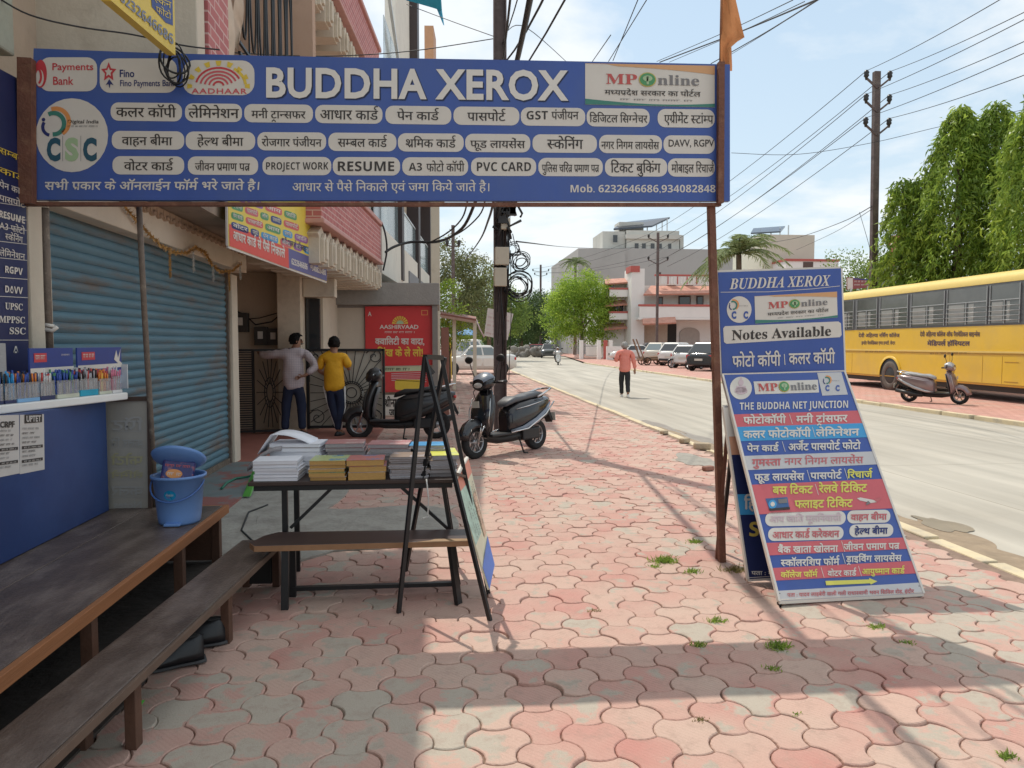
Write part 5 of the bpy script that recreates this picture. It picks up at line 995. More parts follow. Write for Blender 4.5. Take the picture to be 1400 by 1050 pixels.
# black steel easel with a poster board on its street side
es = thing('easel', 'black steel folding easel standing between the book table and the footpath', 'easel', (0, 4.5, 0))
A1 = atY(581, 488, 4.42); A2 = atY(604, 489, 4.62); f1 = atZ(545, 838); f2 = atZ(670, 849); f3 = atZ(668, 812)
for a, b in ((A1, f1), (A1, f2), (A2, f3), (A2 + Vector((.02, .02, 0)), A2.lerp(f1, .95) + Vector((0, .55, 0)))):
    mb = MB(); mb.bar(a, b, .019, .024); mb.build('leg', black_m, es)
mb = MB(); mb.bar(A1, A2, .03); mb.bar(A1 + Vector((-.01, 0, -.02)), A1 + Vector((.05, .03, -.10)), .02); mb.build('hinge_bar', black_m, es)
mb = MB(); mb.bar(A1.lerp(f2, .45), A2.lerp(f3, .5), .016); mb.build('cross_bar', black_m, es)
q = [atY(640, 626, 4.86), atY(676, 772, 4.58), atY(669, 806, 4.36), atY(622, 656, 4.42)]
pn_ = (q[1] - q[0]).cross(q[3] - q[0]).normalized(); pn_ = pn_ if pn_.x > 0 else -pn_
pb = thing('poster_board', 'pale colourful poster board tied to the street side of the black easel', 'poster', (q[2].x, q[2].y, q[2].z))
mb = MB(); mb.slab(q, -pn_ * .012); mb.build('panel', mat('poster_buff', (.72, .68, .50), .6, var=.12), pb)  # panel and print colours lightened to look sunlit
s = Sign(bilin(q), pn_, .002)
for y0, y1, m in ((.0, .14, mat('poster_coral', (.72, .30, .22), .6)), (.74, 1, mat('poster_blue', (.14, .24, .62), .6))): s.poly([(y0, 0), (y1, 0), (y1, .72 if y0 > .5 else 1), (y0, .72 if y0 > .5 else 1)] if y0 < .5 else [(y0, 0), (y1, 0), (y1, 1), (y0 + .06, 1)], m)
s.poly([(.16, .3), (.62, .4), (.6, 1), (.12, 1)], mat('poster_sage', (.45, .60, .50), .6, var=.2, vs=20)); s.poly([(.3, .05), (.7, .05), (.7, .25), (.3, .3)], mat('poster_peach', (.7, .48, .34), .6, var=.2))
for k in range(6): s.scribble(.2 + .02 * k, .1 + k * .13, .6, .14 + k * .13, sgrey, 2, seed=k)
s.build('print', pb)
mb = MB(); mb.tube([q[0] + Vector((-.01, -.02, 0)), q[3].lerp(q[0], .5) + Vector((0, 0, .015)), q[3] + Vector((0, -.01, 0))], .014, 7); mb.build('edge_roll', swhite, pb)
mb = MB(); a = atY(583, 655, 4.66); mb.tube([a, atY(586, 682, 4.66), atY(585, 706, 4.66), atY(577, 709, 4.62)], .005, 5); tag(mb.build('white_string', white_m), 'white string hanging from the table edge to the bench', 'string')
# ================================================================== vehicles
tyre = mat('tyre_rubber', (.018, .018, .018), .85, var=.2, vs=30, bump=.3, bs=120); rim_m = mat('alloy_rim', (.36, .36, .37), .35, metal=.7, var=.1); chrome = mat('chrome', (.6, .6, .6), .15, metal=1, var=0)
lamp_clear = mat('lamp_clear', (.62, .62, .6), .08, var=0, spec=.9); lamp_red = mat('lamp_red', (.45, .015, .012), .12, var=0, spec=.8); lamp_amber = mat('lamp_amber', (.6, .2, .02), .15, var=0); plate_m = mat('number_plate', (.55, .54, .48), .5, var=.05); plastic = mat('black_plastic', (.022, .022, .023), .5, var=.1)
def wheel(parent, c, r, w, axis='y', hub=.6, spokes=5, rimmat=None, tread=True, name='wheel'):
    """tyre with rim sub-part; c in the parent's local frame"""
    c = Vector(c); mb = MB(); pr = [(r * hub, -w * .42), (r * .80, -w * .5), (r * .95, -w * .42), (r, -w * .2), (r, w * .2), (r * .95, w * .42), (r * .80, w * .5), (r * hub, w * .42)]
    mb.lathe(pr, 28, c, axis=axis); t = mb.build(name, tyre, parent, world=False)
    mb = MB(); mb.lathe([(r * hub * 1.01, -w * .40), (r * hub * .92, -w * .34), (r * hub * .90, w * .34), (r * hub * 1.01, w * .40)], 24, c, axis=axis)
    mb.lathe([(.001, -w * .36), (r * .2, -w * .36), (r * .22, 0), (r * .2, w * .36), (.001, w * .36)], 14, c, axis=axis)
    for k in range(spokes):
        a = 2 * math.pi * k / spokes
        for s_ in (-1, 1):
            d = Vector((math.cos(a), 0, math.sin(a))) if axis == 'y' else Vector((0, math.cos(a), math.sin(a))); o = Vector((0, s_ * w * .26, 0)) if axis == 'y' else Vector((s_ * w * .26, 0, 0))
            mb.bar(c + o + d * r * .15, c + o + d * r * hub * .96, r * .16, w * .1)
    t2 = mb.build('rim', rimmat or rim_m, t, world=False); return t
def half(pts):
    """mirror a half ring (y >= 0) to a closed ring"""
    return pts + [(x, -y, z) for x, y, z in reversed(pts) if abs(y) > 1e-6]
def scooter(label, loc, rz, body, accent, seat_m, lean=0, mirrors=True, group=None, plate=True, rail=None):
    t = thing('scooter', label, 'scooter', loc, rz, group); t.rotation_euler = (lean, 0, rz); B = lambda mb, n, m, p=t, **k: mb.build(n, m, p, world=False, **k)
    V3 = Vector
    wheel(t, (.62, 0, .218), .218, .09, hub=.62, spokes=6); wheel(t, (-.60, 0, .218), .218, .10, hub=.6, spokes=6)
    mb = MB(); rings = []
    for a in [R(q) for q in (10, 30, 55, 80, 105, 130, 150)]:
        rr = .262 + .02 * math.sin(a); cx, cz = .62 + math.cos(a) * rr, .218 + math.sin(a) * rr; n_ = V3((math.cos(a), 0, math.sin(a))); w = .075 + .012 * math.sin(a)
        rings.append([V3((cx, w * math.cos(b), cz)) - n_ * (.11 * (1 - math.sin(b)) - .02) for b in [math.pi * q / 8 for q in range(9)]])
    mb.loft(rings, closed=False, cap=False); f = B(mb, 'front_fender', body, recalc=False); k = f.modifiers.new('t', 'SOLIDIFY'); k.thickness = .006
    mb = MB()
    for y in (-.075, .075): mb.tube([(.62, y, .218), (.555, y, .43), (.50, y * .5, .58)], .016, 8)
    B(mb, 'fork', chrome)
    mb = MB(); rings = []                                      # leg shield / apron
    for z, x, w, d in ((.27, .47, .10, .05), (.36, .50, .155, .09), (.48, .50, .19, .12), (.60, .475, .20, .13), (.70, .445, .185, .13), (.80, .41, .15, .11), (.88, .385, .10, .08)):
        rings.append([V3((x - .045 + d * math.cos(a) * (1 if math.cos(a) > 0 else .35), w * math.sin(a), z)) for a in [2 * math.pi * q / 20 for q in range(20)]])
    mb.loft(rings); B(mb, 'leg_shield', body)
    mb = MB(); mb.loft([[V3((x - .075 + .02 * math.cos(a), w * .9 * math.sin(a), z)) for a in [2 * math.pi * q / 12 for q in range(12)]] for z, x, w in ((.33, .47, .13), (.5, .455, .17), (.66, .42, .17), (.8, .38, .12))]); B(mb, 'inner_panel', mat('grey_plastic', (.10, .105, .11), .5, var=.1))
    for s_ in (-1, 1): mb = MB(); mb.tube([(.50, s_ * .165, .40), (.52, s_ * .185, .50), (.50, s_ * .195, .62), (.45, s_ * .165, .78)], .008, 6); B(mb, 'shield_edge', rail or accent)
    mb = MB(); mb.loft([[V3((.475, .0 + y, .66 + z)), V3((.55 - .25 * abs(y), y * 1.02, .60 + z)), V3((.575 - .3 * abs(y), y, .545 + z)), V3((.50, y, .55 + z))] for y, z in ((-.13, .02), (-.07, 0), (0, -.012), (.07, 0), (.13, .02))]); B(mb, 'apron_trim', accent)
    mb = MB(); rings = []                                      # handlebar cowl with head lamp
    for x, w, z0, z1 in ((.27, .09, .93, 1.03), (.32, .155, .89, 1.085), (.39, .18, .86, 1.10), (.455, .16, .865, 1.06), (.505, .10, .89, 1.0)):
        rings.append([V3((x, w * math.cos(a), (z0 + z1) / 2 + (z1 - z0) / 2 * math.sin(a))) for a in [2 * math.pi * q / 16 for q in range(16)]])
    mb.loft(rings); B(mb, 'handlebar_cowl', body)
    mb = MB(); mb.loft([[Vector((x, w * math.cos(a), z + h * math.sin(a))) for a in [math.pi * q / 10 for q in range(11)]] for x, w, z, h in ((.29, .12, 1.03, .05), (.36, .17, 1.04, .075), (.44, .155, 1.02, .07), (.50, .10, .98, .05))], closed=False, cap=False); B(mb, 'visor', accent)
    mb = MB(); mb.ball((.468, 0, .945), (.05, .125, .055), 16, 10); B(mb, 'headlight', lamp_clear)
    for s_ in (-1, 1): mb = MB(); mb.ball((.475, .085 * s_, .66), (.03, .045, .022), 10, 6, 0); B(mb, 'indicator', lamp_amber)
    mb = MB(); mb.tube([(.30, -.335, .985), (.34, -.2, .975), (.36, 0, .965), (.34, .2, .975), (.30, .335, .985)], .012, 8); hb = B(mb, 'handlebar', plastic)
    for s_ in (-1, 1): mb = MB(); mb.tube([(.295, s_ * .34, .985), (.335, s_ * .215, .977)], .019, 10); B(mb, 'grip', plastic, hb); mb = MB(); mb.tube([(.36, s_ * .2, .985), (.345, s_ * .32, .985)], .006, 6); B(mb, 'brake_lever', chrome, hb)
    if mirrors:
        for s_ in (-1, 1):
            mb = MB(); mb.tube([(.35, s_ * .17, .98), (.37, s_ * .23, 1.14), (.36, s_ * .28, 1.25)], .007, 6); m_ = B(mb, 'mirror', plastic, t); mb = MB(); mb.ball((.355, s_ * .30, 1.29), (.022, .08, .05), 12, 8); B(mb, 'mirror_head', plastic, m_)
    mb = MB(); mb.box((-.04, -.165, .265), (.44, .165, .30)); B(mb, 'floorboard', plastic, bevel=.012)
    mb = MB(); mb.tube([(.45, .0, .27), (.2, 0, .22), (-.1, 0, .22), (-.5, 0, .25)], .07, 8); mb.cbox((-.42, .0, .24), (.36, .2, .16)); B(mb, 'engine', plastic, bevel=.02)
    st = [(.06, .08, .26, .56), (.0, .145, .255, .63), (-.15, .19, .27, .70), (-.38, .205, .33, .735), (-.6, .19, .42, .745), (-.78, .135, .52, .745), (-.90, .06, .60, .725)]
    mb = MB(); rings = [[V3((x, w * math.copysign(abs(math.cos(a)) ** .6, math.cos(a)), (z0 + z1) / 2 + (z1 - z0) / 2 * math.copysign(abs(math.sin(a)) ** .7, math.sin(a)))) for a in [2 * math.pi * q / 20 for q in range(20)]] for x, w, z0, z1 in st]
    mb.loft(rings); B(mb, 'rear_body', body)
    for s_ in (-1, 1):
        mb = MB(); mb.tube([(.04, s_ * .13, .31), (-.15, s_ * .2, .34), (-.42, s_ * .215, .43), (-.66, s_ * .19, .55), (-.84, s_ * .11, .65)], [.010, .02, .026, .02, .008], 8, flat=1.6); B(mb, 'side_strip', accent)
        mb = MB(); mb.tube([(-.05, s_ * .165, .60), (-.25, s_ * .203, .63), (-.5, s_ * .2, .67), (-.72, s_ * .15, .70)], [.004, .007, .007, .003], 6); B(mb, 'decal_stripe', rail or accent)
    mb = MB(); st = [(.07, .06, .64, .67), (.04, .11, .64, .72), (-.1, .135, .68, .775), (-.3, .14, .71, .775), (-.4, .14, .72, .80), (-.6, .125, .73, .825), (-.74, .08, .74, .80), (-.78, .03, .75, .77)]
    mb.loft([[V3((x, w * math.copysign(abs(math.cos(a)) ** .6, math.cos(a)), (z0 + z1) / 2 + (z1 - z0) / 2 * math.copysign(abs(math.sin(a)) ** .6, math.sin(a)))) for a in [2 * math.pi * q / 16 for q in range(16)]] for x, w, z0, z1 in st]); B(mb, 'seat', seat_m)
    mb = MB(); mb.tube([(-.5, .165, .74), (-.68, .17, .80), (-.86, .12, .845), (-.90, 0, .85), (-.86, -.12, .845), (-.68, -.17, .80), (-.5, -.165, .74)], .015, 8); B(mb, 'grab_rail', rail or chrome)
    mb = MB(); mb.ball((-.885, 0, .655), (.035, .085, .04), 12, 8); B(mb, 'tail_light', lamp_red)
    mb = MB(); mb.prism([(-.60, .42), (-.88, .56), (-.95, .40), (-.93, .36), (-.86, .48), (-.62, .37)], -.06, .06, 'y'); B(mb, 'rear_mudguard', plastic)
    if plate: mb = MB(); [mb.tube([(.37, y0, .97), (.44, y0 * 1.6, .86), (.43, y0 * 1.2, .72)], .006, 5) for y0 in (-.1, .12, .07)]; B(mb, 'control_cables', plastic)
    if plate: mb = MB(); mb.box((-.965, -.1, .38), (-.955, .1, .50)); B(mb, 'number_plate', plate_m); mb = MB(); mb.cbox((.565, 0, .70), (.006, .13, .085)); B(mb, 'number_plate', plate_m)
    mb = MB(); mb.tube([(-.2, -.12, .22), (-.38, -.165, .24), (-.55, -.175, .27), (-.88, -.175, .33)], [.02, .03, .055, .05], 12); B(mb, 'exhaust', mat('exhaust_black', (.03, .03, .03), .4))
    mb = MB(); mb.tube([(-.12, .12, .22), (-.1, .22, .01)], .011, 6); mb.tube([(-.1, .22, .012), (-.16, .24, .006)], .012, 6); B(mb, 'side_stand', plastic)
    if rail:                                                    # tubular crash guard
        mb = MB(); mb.tube([(.50, .1, .36), (.60, .17, .42), (.66, .15, .30), (.52, .12, .26)], .011, 7); mb.tube([(.50, -.1, .36), (.60, -.17, .42), (.66, -.15, .30), (.52, -.12, .26)], .011, 7); mb.tube([(.1, .19, .30), (-.2, .235, .33), (-.6, .23, .50), (-.9, .14, .66)], .011, 7); mb.tube([(.1, -.19, .30), (-.2, -.235, .33), (-.6, -.23, .50), (-.9, -.14, .66)], .011, 7); B(mb, 'crash_guard', chrome)
    return t
pblack = mat('scooter_black', (.010, .010, .013), .25, var=.1, coat=.6); pblue = mat('scooter_trim', (.17, .20, .25), .3, var=.1, coat=.5); seat_g = mat('seat_grey', (.10, .105, .115), .5, var=.1); pmar = mat('scooter_maroon_grey', (.26, .19, .19), .3, metal=.3, var=.1, coat=.6); psil = mat('scooter_silver', (.5, .49, .49), .3, metal=.5, var=.1); seat_s = mat('seat_silver', (.38, .38, .37), .4, var=.1); dusty = mat('scooter_dusty_black', (.022, .022, .024), .38, var=.25, vs=6, coat=.4)
scooter('black scooter with chrome guards in the sun, front turned to the book table', (.93, 10.5, .0), R(222), pblack, pblue, seat_g, lean=R(4), rail=chrome).scale = (1.05, 1.05, 1.07)
scooter('dusty black scooter in the shade before the red board, facing the gate', (-.74, 12.35, .0), R(176), dusty, plastic, plastic, lean=R(4), mirrors=False).scale = (1.06, 1.06, 1.08)
scooter('maroon grey scooter with silver seat parked in front of the yellow bus', tuple(atZ(1276, 551)), R(-52), pmar, psil, seat_s, lean=R(4), mirrors=True)

def motorcycle(label, loc, rz, tank):
    t = thing('motorcycle', label, 'motorcycle', loc, rz, 'motorcycles by the parked cars'); B = lambda mb, n, m: mb.build(n, m, t, world=False)
    for x in (.66, -.64): wheel(t, (x, 0, .30), .30, .085, hub=.78, spokes=8)
    mb = MB(); [mb.tube([(.66, y, .30), (.50, y, .72), (.44, y, .95)], .018, 7) for y in (-.08, .08)]; B(mb, 'fork', chrome)
    mb = MB(); mb.loft([[Vector((x, w * math.cos(a), z + h * math.sin(a))) for a in [2 * math.pi * q / 14 for q in range(14)]] for x, w, z, h in ((.36, .06, .80, .06), (.28, .13, .82, .11), (.08, .13, .81, .11), (-.06, .08, .77, .06))]); B(mb, 'fuel_tank', tank)
    mb = MB(); mb.loft([[Vector((x, w * math.cos(a), z + h * math.sin(a))) for a in [2 * math.pi * q / 12 for q in range(12)]] for x, w, z, h in ((.0, .08, .76, .03), (-.2, .13, .78, .05), (-.55, .13, .82, .05), (-.78, .07, .86, .03))]); B(mb, 'seat', plastic)
    mb = MB(); mb.cbox((.08, 0, .42), (.42, .24, .34)); mb.tube([(.1, -.14, .3), (-.3, -.17, .28), (-.8, -.18, .38)], [.03, .05, .06], 8); mb.bar((.45, 0, .85), (-.6, 0, .6), .05); mb.bar((.35, 0, .75), (.1, 0, .25), .05); B(mb, 'engine', plastic)
    mb = MB(); mb.tube([(.30, -.36, 1.02), (.42, -.15, 1.0), (.42, .15, 1.0), (.30, .36, 1.02)], .013, 7); B(mb, 'handlebar', plastic)
    mb = MB(); mb.ball((.55, 0, .88), (.08, .09, .09)); B(mb, 'headlight', lamp_clear); mb = MB(); mb.ball((-.84, 0, .82), (.04, .06, .04)); B(mb, 'tail_light', lamp_red)
    mb = MB(); mb.lathe([(.33, -.05), (.345, 0), (.33, .05)], 12, (.66, 0, .30), axis='y', a0=R(-70), a1=R(60)); mb.lathe([(.34, -.07), (.36, 0), (.34, .07)], 12, (-.64, 0, .30), axis='y', a0=R(-80), a1=R(60)); B(mb, 'mudguard', tank); return t
motorcycle('black motorcycle before the parked white car, nearest the cart', tuple(atZ(929, 503)), R(200), mat('bike_black', (.02, .02, .022), .3)); motorcycle('dark red motorcycle leaning beside the black hatchback', tuple(atZ(950, 505)), R(215), mat('bike_red', (.18, .03, .03), .3))

def car(label, loc, rz, paint, kind='hatch', L=3.9, Wd=1.7, glass=None, group=None, name='parked_car', H=None):
    """x forward; body lofted from stations, cabin with separate panes"""
    t = thing(name, label, 'car', loc, rz, group); B = lambda mb, n, m, p=t, **k: mb.build(n, m, p, world=False, **k); w = Wd / 2; gl = glass or glass_dark; X = L / 2
    P = {'hatch': dict(hood=.92, belt=.98, H=1.50, tail=.98, cab=(-.97, -.80, .18, .46)), 'sedan': dict(hood=.90, belt=.96, H=1.47, tail=1.02, cab=(-.70, -.38, .16, .42)), 'suv': dict(hood=1.04, belt=1.04, H=1.66, tail=1.04, cab=(-.97, -.72, .14, .48))}[kind]
    if H: P['H'] = H
    zb = .24
    st = [(-1.0, .45, P['tail'] * .80, .86), (-.97, .36, P['tail'] * .96, .94), (-.85, zb, P['tail'], .985), (-.4, zb, P['belt'], 1.0), (.1, zb, P['belt'], 1.0), (.42, zb, P['belt'] * .985, .99), (.70, zb, P['hood'] * .97, .97), (.90, .27, P['hood'] * .86, .91), (.97, .34, P['hood'] * .72, .82), (1.0, .42, P['hood'] * .62, .72)]
    mb = MB(); rings = []
    for fx, z0, z1, fw in st:
        x = fx * X; ww = w * fw; zm = z0 + (z1 - z0) * .55
        rings.append([Vector(p) for p in half([(x, 0, z0), (x, ww * .82, z0), (x, ww * .97, z0 + (z1 - z0) * .14), (x, ww, zm), (x, ww * .965, z1 - .07), (x, ww * .88, z1 - .005), (x, ww * .5, z1 + .018), (x, 0, z1 + .024)])])
    mb.loft(rings); B(mb, 'body', paint)
    r0, r1, f1, f0 = [q * X for q in P['cab']]; zt = P['H']; zb2 = P['belt'] - .02; w0, w1 = w * .91, w * .66
    mb = MB(); rings = []
    N_ = 9
    for k in range(N_):
        q = k / (N_ - 1)
        if k == 0: z, a, b, ww = zb2, r0, f0, w0
        xs_b = r0 + (f0 - r0) * q
    low = [Vector(p) for p in ((r0, -w0, zb2), (f0, -w0, zb2), (f0, w0, zb2), (r0, w0, zb2))]; up = [Vector(p) for p in ((r1, -w1, zt - .06), (f1, -w1, zt - .06), (f1, w1, zt - .06), (r1, w1, zt - .06))]
    mb.loft([low, up, [Vector((r1 + .06, -w1 + .08, zt - .012)), Vector((f1 - .08, -w1 + .08, zt - .012)), Vector((f1 - .08, w1 - .08, zt - .012)), Vector((r1 + .06, w1 - .08, zt - .012))], [Vector((r1 + .3, -w1 * .5, zt)), Vector((f1 - .3, -w1 * .5, zt)), Vector((f1 - .3, w1 * .5, zt)), Vector((r1 + .3, w1 * .5, zt))]], smooth=False); B(mb, 'roof', paint, bevel=.03)
    def pane(a, b, c, d, n, ia=.06, name='side_window'):
        f = bilin((a, b, c, d)); q = [f(ia, .08), f(1 - ia, .08), f(1 - ia, .90), f(ia, .90)]; mb = MB(); mb.slab([p + Vector(n) * .006 for p in q], -Vector(n) * .012); B(mb, name, gl)
    pane(low[2], low[1], up[1], up[2], (.6, 0, .8), .05, 'windscreen'); pane(low[0], low[3], up[3], up[0], (-.8, 0, .6), .07, 'rear_window')
    for s_ in (0, 3):
        y = -1 if s_ == 0 else 1; a, b = (low[0], low[1]) if s_ == 0 else (low[3], low[2]); c, d = (up[1], up[0]) if s_ == 0 else (up[2], up[3]); f = bilin((a, b, c, d)); n = Vector((0, y * .95, .3))
        for u0, u1 in (((.05, .30), (.33, .60), (.63, .94)) if kind == 'suv' else ((.07, .46), (.50, .93))):
            mb = MB(); mb.slab([p + n * .006 for p in (f(u0, .10), f(u1, .10), f(min(u1, .93 - .0), .88), f(max(u0, .05), .88))], -n * .012); B(mb, 'side_window', gl)
        xm = (r0 + f0) / 2
        for x0, x1 in ((xm + .02, xm + .95), (xm - .88, xm - .02)):
            mb = MB(); yy = y * (w + .002); mb.box((x0, yy - .004, .36), (x1, yy + .004, P['belt'] - .09)); 
            d_ = MB(); d_.box((x0 + .02, min(yy, yy + y * .012), .42), (x1 - .02, max(yy, yy + y * .012), P['belt'] - .12)); door = B(d_, 'door', paint, bevel=.02); h = MB(); h.cbox((x0 + .14, yy + y * .02, P['belt'] - .2), (.17, .03, .03)); B(h, 'door_handle', paint, door)
        mb = MB(); mb.ball((f0 - .28, y * (w + .08), P['belt'] + .03), (.07, .1, .075), 10, 7); B(mb, 'wing_mirror', paint)
        mb = MB(); mb.cbox((X * .88, y * w * .64, P['hood'] * .74), (.16, .30, .13)); B(mb, 'headlight', lamp_clear, bevel=.03)
        mb = MB(); mb.cbox((-X * .965, y * w * .80, P['tail'] * (.80 if kind != 'hatch' else .86)), (.10, .26, .20 if kind != 'sedan' else .15)); B(mb, 'tail_light', lamp_red, bevel=.03)
        for x in (X * .62, -X * .62):
            mb = MB(); mb.lathe([(.001, -.02), (.35, -.02), (.36, .03), (.001, .03)], 22, (x, y * (w - .035), .31), axis='y'); B(mb, 'arch_shade_disc', plastic)  # flat dark disc stands in for the shaded hollow round the wheel
            wheel(t, (x, y * (w - .08), .30), .30, .19, hub=.66, spokes=6)
    mb = MB(); mb.cbox((-X * .985, 0, .44), (.1, Wd * .84, .18)); B(mb, 'rear_bumper', paint if kind != 'suv' else plastic, bevel=.04); mb = MB(); mb.cbox((X * .965, 0, .42), (.12, Wd * .82, .16)); B(mb, 'front_bumper', paint, bevel=.04)
    mb = MB(); mb.cbox((-X * 1.0 - .03, 0, .66), (.02, .5, .12)); B(mb, 'number_plate', plate_m); mb = MB(); mb.cbox((X * .985 + .02, 0, .60), (.04, .8, .14)); B(mb, 'grille', plastic, bevel=.01)
    return t
cw = mat('car_white', (.66, .65, .62), .25, var=.03, coat=.5); cc = mat('car_cream', (.55, .50, .42), .28, var=.04, coat=.5); cb = mat('car_black', (.018, .019, .022), .22, var=.05, coat=.6); cr = mat('car_red', (.28, .012, .02), .25, var=.05, coat=.6); cg_ = mat('car_dark_grey', (.07, .07, .075), .28, var=.05, coat=.5)
gl_l = mat('car_glass_light', (.16, .20, .21), .08, var=0, spec=.9)
car('white hatchback crossing the footpath behind the dark utility pole', (1.75, 38.2, 0), R(180), cw, 'sedan', 4.1, 1.7, gl_l, name='white_hatchback', H=1.5)
car('white van parked beyond the white hatchback under the trees', (.9, 47, 0), R(168), cw, 'suv', 4.2, 1.7, gl_l, name='van', H=1.85)
car('red hatchback far down the road, side on', (14.6, 118, -.05), R(172), cr, 'hatch', 4.2, 1.7, name='red_hatchback')
car('dark jeep far down the road behind the white scooter riders', (12.2, 84, -.09), R(262), cg_, 'suv', 4.0, 1.7, name='jeep')
gp = 'cars parked before the white house'
car('white saloon parked side on beside the wooden cart', (17.6, 66.5, 0), R(176), cw, 'sedan', 4.5, 1.72, group=gp)
car('dark grey estate car parked behind the white saloon, only its roof clear', (20.6, 72, 0), R(178), cg_, 'suv', 4.5, 1.75, group=gp)
car('cream estate car parked tail out beside the white saloon', (17.9, 58.5, 0), R(52), cc, 'suv', 4.2, 1.7, gl_l, group=gp)
car('white estate car parked tail out between the cream and the black car', (17.2, 52, 0), R(50), cw, 'suv', 4.2, 1.7, group=gp)
car('white hatchback with dark rear window beside the black hatchback', (16.6, 47, 0), R(46), cw, 'hatch', 3.9, 1.7, group=gp)
car('black hatchback with red tail lights, tail out beside the banner post', (16.1, 42, 0), R(42), cb, 'suv', 4.1, 1.76, group=gp)

# wooden cart with a raised shaft
hc = thing('hand_cart', 'small wooden cart with raised shafts loaded with planks by the parked cars', 'cart', tuple(atZ(890, 499)))
wd = mat('cart_wood', (.22, .13, .08), .8, var=.25, vs=5); P0 = hc.location
mb = MB(); mb.box(P0 + Vector((-.9, -.7, .35)), P0 + Vector((1.1, .7, .48))); [mb.bar(P0 + Vector((-.8, y, .5)), P0 + Vector((1.0, y, .62)), .14, .1) for y in (-.5, -.2, .1, .4)]; mb.build('bed', wd, hc, bevel=.01)
for y in (-.55, .55): mb = MB(); mb.bar(P0 + Vector((-.7, y, .5)), P0 + Vector((-1.25, y * .8, 1.9)), .09); mb.build('shaft', wd, hc)
for x in (-.5, .7):
    for y in (-.78, .78): wheel(hc, (x, y, .3), .3, .08, hub=.8, spokes=8, rimmat=wd)

# ---------- yellow bus
BD = Vector((-.03, -1, 0)).normalized(); BN = Vector((BD.y, -BD.x, 0)); BN = BN if BN.x < 0 else -BN   # towards its front; outward on the street side
BP = atZ(1216, 533); byel = mat('bus_yellow', (.77, .49, .03), .35, var=.05, vs=1.5, coat=.3, col2=(.70, .45, .06), c2scale=.8); byel2 = mat('bus_roof_yellow', (.76, .56, .16), .4, var=.05); bgrey = mat('bus_window_frame', (.10, .105, .11), .5, var=.1)
bglass = mat('bus_glass', (.10, .105, .10), .1, var=.25, vs=1.2, spec=.8); bpane = mat('bus_inner_light', (.30, .30, .285), .2, var=.15, vs=3)
bus = thing('school_bus', 'long yellow bus with barred windows parked along the far footpath', 'bus', (BP.x, BP.y, 0))
bl_ = Matrix(((BD.x, -BN.x, 0, BP.x), (BD.y, -BN.y, 0, BP.y), (0, 0, 1, 0), (0, 0, 0, 1)))                # local x forward, y away from the street side (0 = visible side)
def bxp(px, v=450): p = atPlane(px, v, BP, BN); return (p - BP).dot(BD)
X0, X1, BW = -5.4, 10.0, 2.4
side = [(0.0, .42), (-.0, 1.0), (0, 3.24), (.03, 3.37), (.10, 3.47), (.25, 3.55), (.7, 3.59)]
prof = side + [(BW - y, z) for y, z in reversed(side)]
mb = MB(); mb.loft([[bl_ @ Vector((x, y, z)) for y, z in prof] for x in (X0, X0 + .08, X1 - .1, X1)], smooth=False); mb.build('body', byel, bus, bevel=.03)
mb = MB(); rp = [(-.012, 3.25), (-.012, 3.37), (.09, 3.485), (.24, 3.565), (.7, 3.605)]; rp = rp + [(BW - y, z) for y, z in reversed(rp)]; mb.loft([[bl_ @ Vector((x, y, z)) for y, z in rp] for x in (X0 - .01, X1 + .01)], smooth=True, closed=False, cap=False); mb.build('roof', byel2, bus)
mb = MB(); mb.box((X0 + .05, -.006, 2.09), (X1 - .05, -.001, 3.245), 0, bl_); mb.build('window_band', bgrey, bus)
wx = [(1394, 1353.5), (1349, 1295), (1291, 1246), (1241, 1203.5), (1199, 1172), (1167, 1150)]
xs = [(bxp(a), bxp(b)) for a, b in wx]; pitch = xs[1][0] - xs[2][0]
xs = [(xs[0][0] + pitch * k, xs[0][1] + pitch * k) for k in (2, 1)] + xs
for x1, x0 in xs:
    if x1 > X1: continue
    mb = MB(); mb.box((x0, -.012, 2.80), (x1, -.007, 3.19), 0, bl_); w_ = mb.build('window', bglass, bus); mb = MB(); mb.box((x0, -.012, 2.15), (x1, -.007, 2.76), 0, bl_); mb.build('sliding_pane', bglass, w_)
    for a, b in ((x0, x0 + (x1 - x0) * .46), (x0 + (x1 - x0) * .52, x0 + (x1 - x0) * .70)):
        mb = MB(); mb.box((a + .06, -.016, 2.2), (b - .03, -.0125, 2.73), 0, bl_); mb.build('curtain', bpane, w_)
    mb = MB()
    for z in (2.23, 2.35, 2.48, 2.62): mb.tube([bl_ @ Vector((x0 - .03, -.04, z)), bl_ @ Vector((x1 + .03, -.04, z))], .009, 6)
    for x in (x0 - .005, x1 + .005, (x0 + x1) / 2): mb.box((x - .012, -.035, 2.14), (x + .012, -.013, 3.2 if x != (x0 + x1) / 2 else 2.77), 0, bl_)
    mb.box((x0, -.03, 2.765), (x1, -.013, 2.795), 0, bl_); mb.build('window_bars', mat('bar_grey', (.42, .43, .43), .4, metal=.5), w_)
for z, h in ((1.33, .05), (1.285, .02), (.46, .03)): mb = MB(); mb.box((X0, -.022 if h > .03 else -.014, z), (X1, -.001, z + h), 0, bl_); mb.build('side_moulding', byel2 if h > .03 else mat('bus_ochre', (.42, .22, .02), .5), bus)
mb = MB()
for px in (1166, 1300, 1345, 1372): x = bxp(px); mb.box((x - .006, -.004, .5), (x + .006, -.0005, 1.25), 0, bl_)
x = bxp(1385); mb.box((x - .25, -.006, .55), (x + .25, -.003, .57), 0, bl_); mb.box((x - .25, -.006, 1.08), (x + .25, -.003, 1.1), 0, bl_); mb.build('panel_seams', MATS['bus_ochre'], bus)
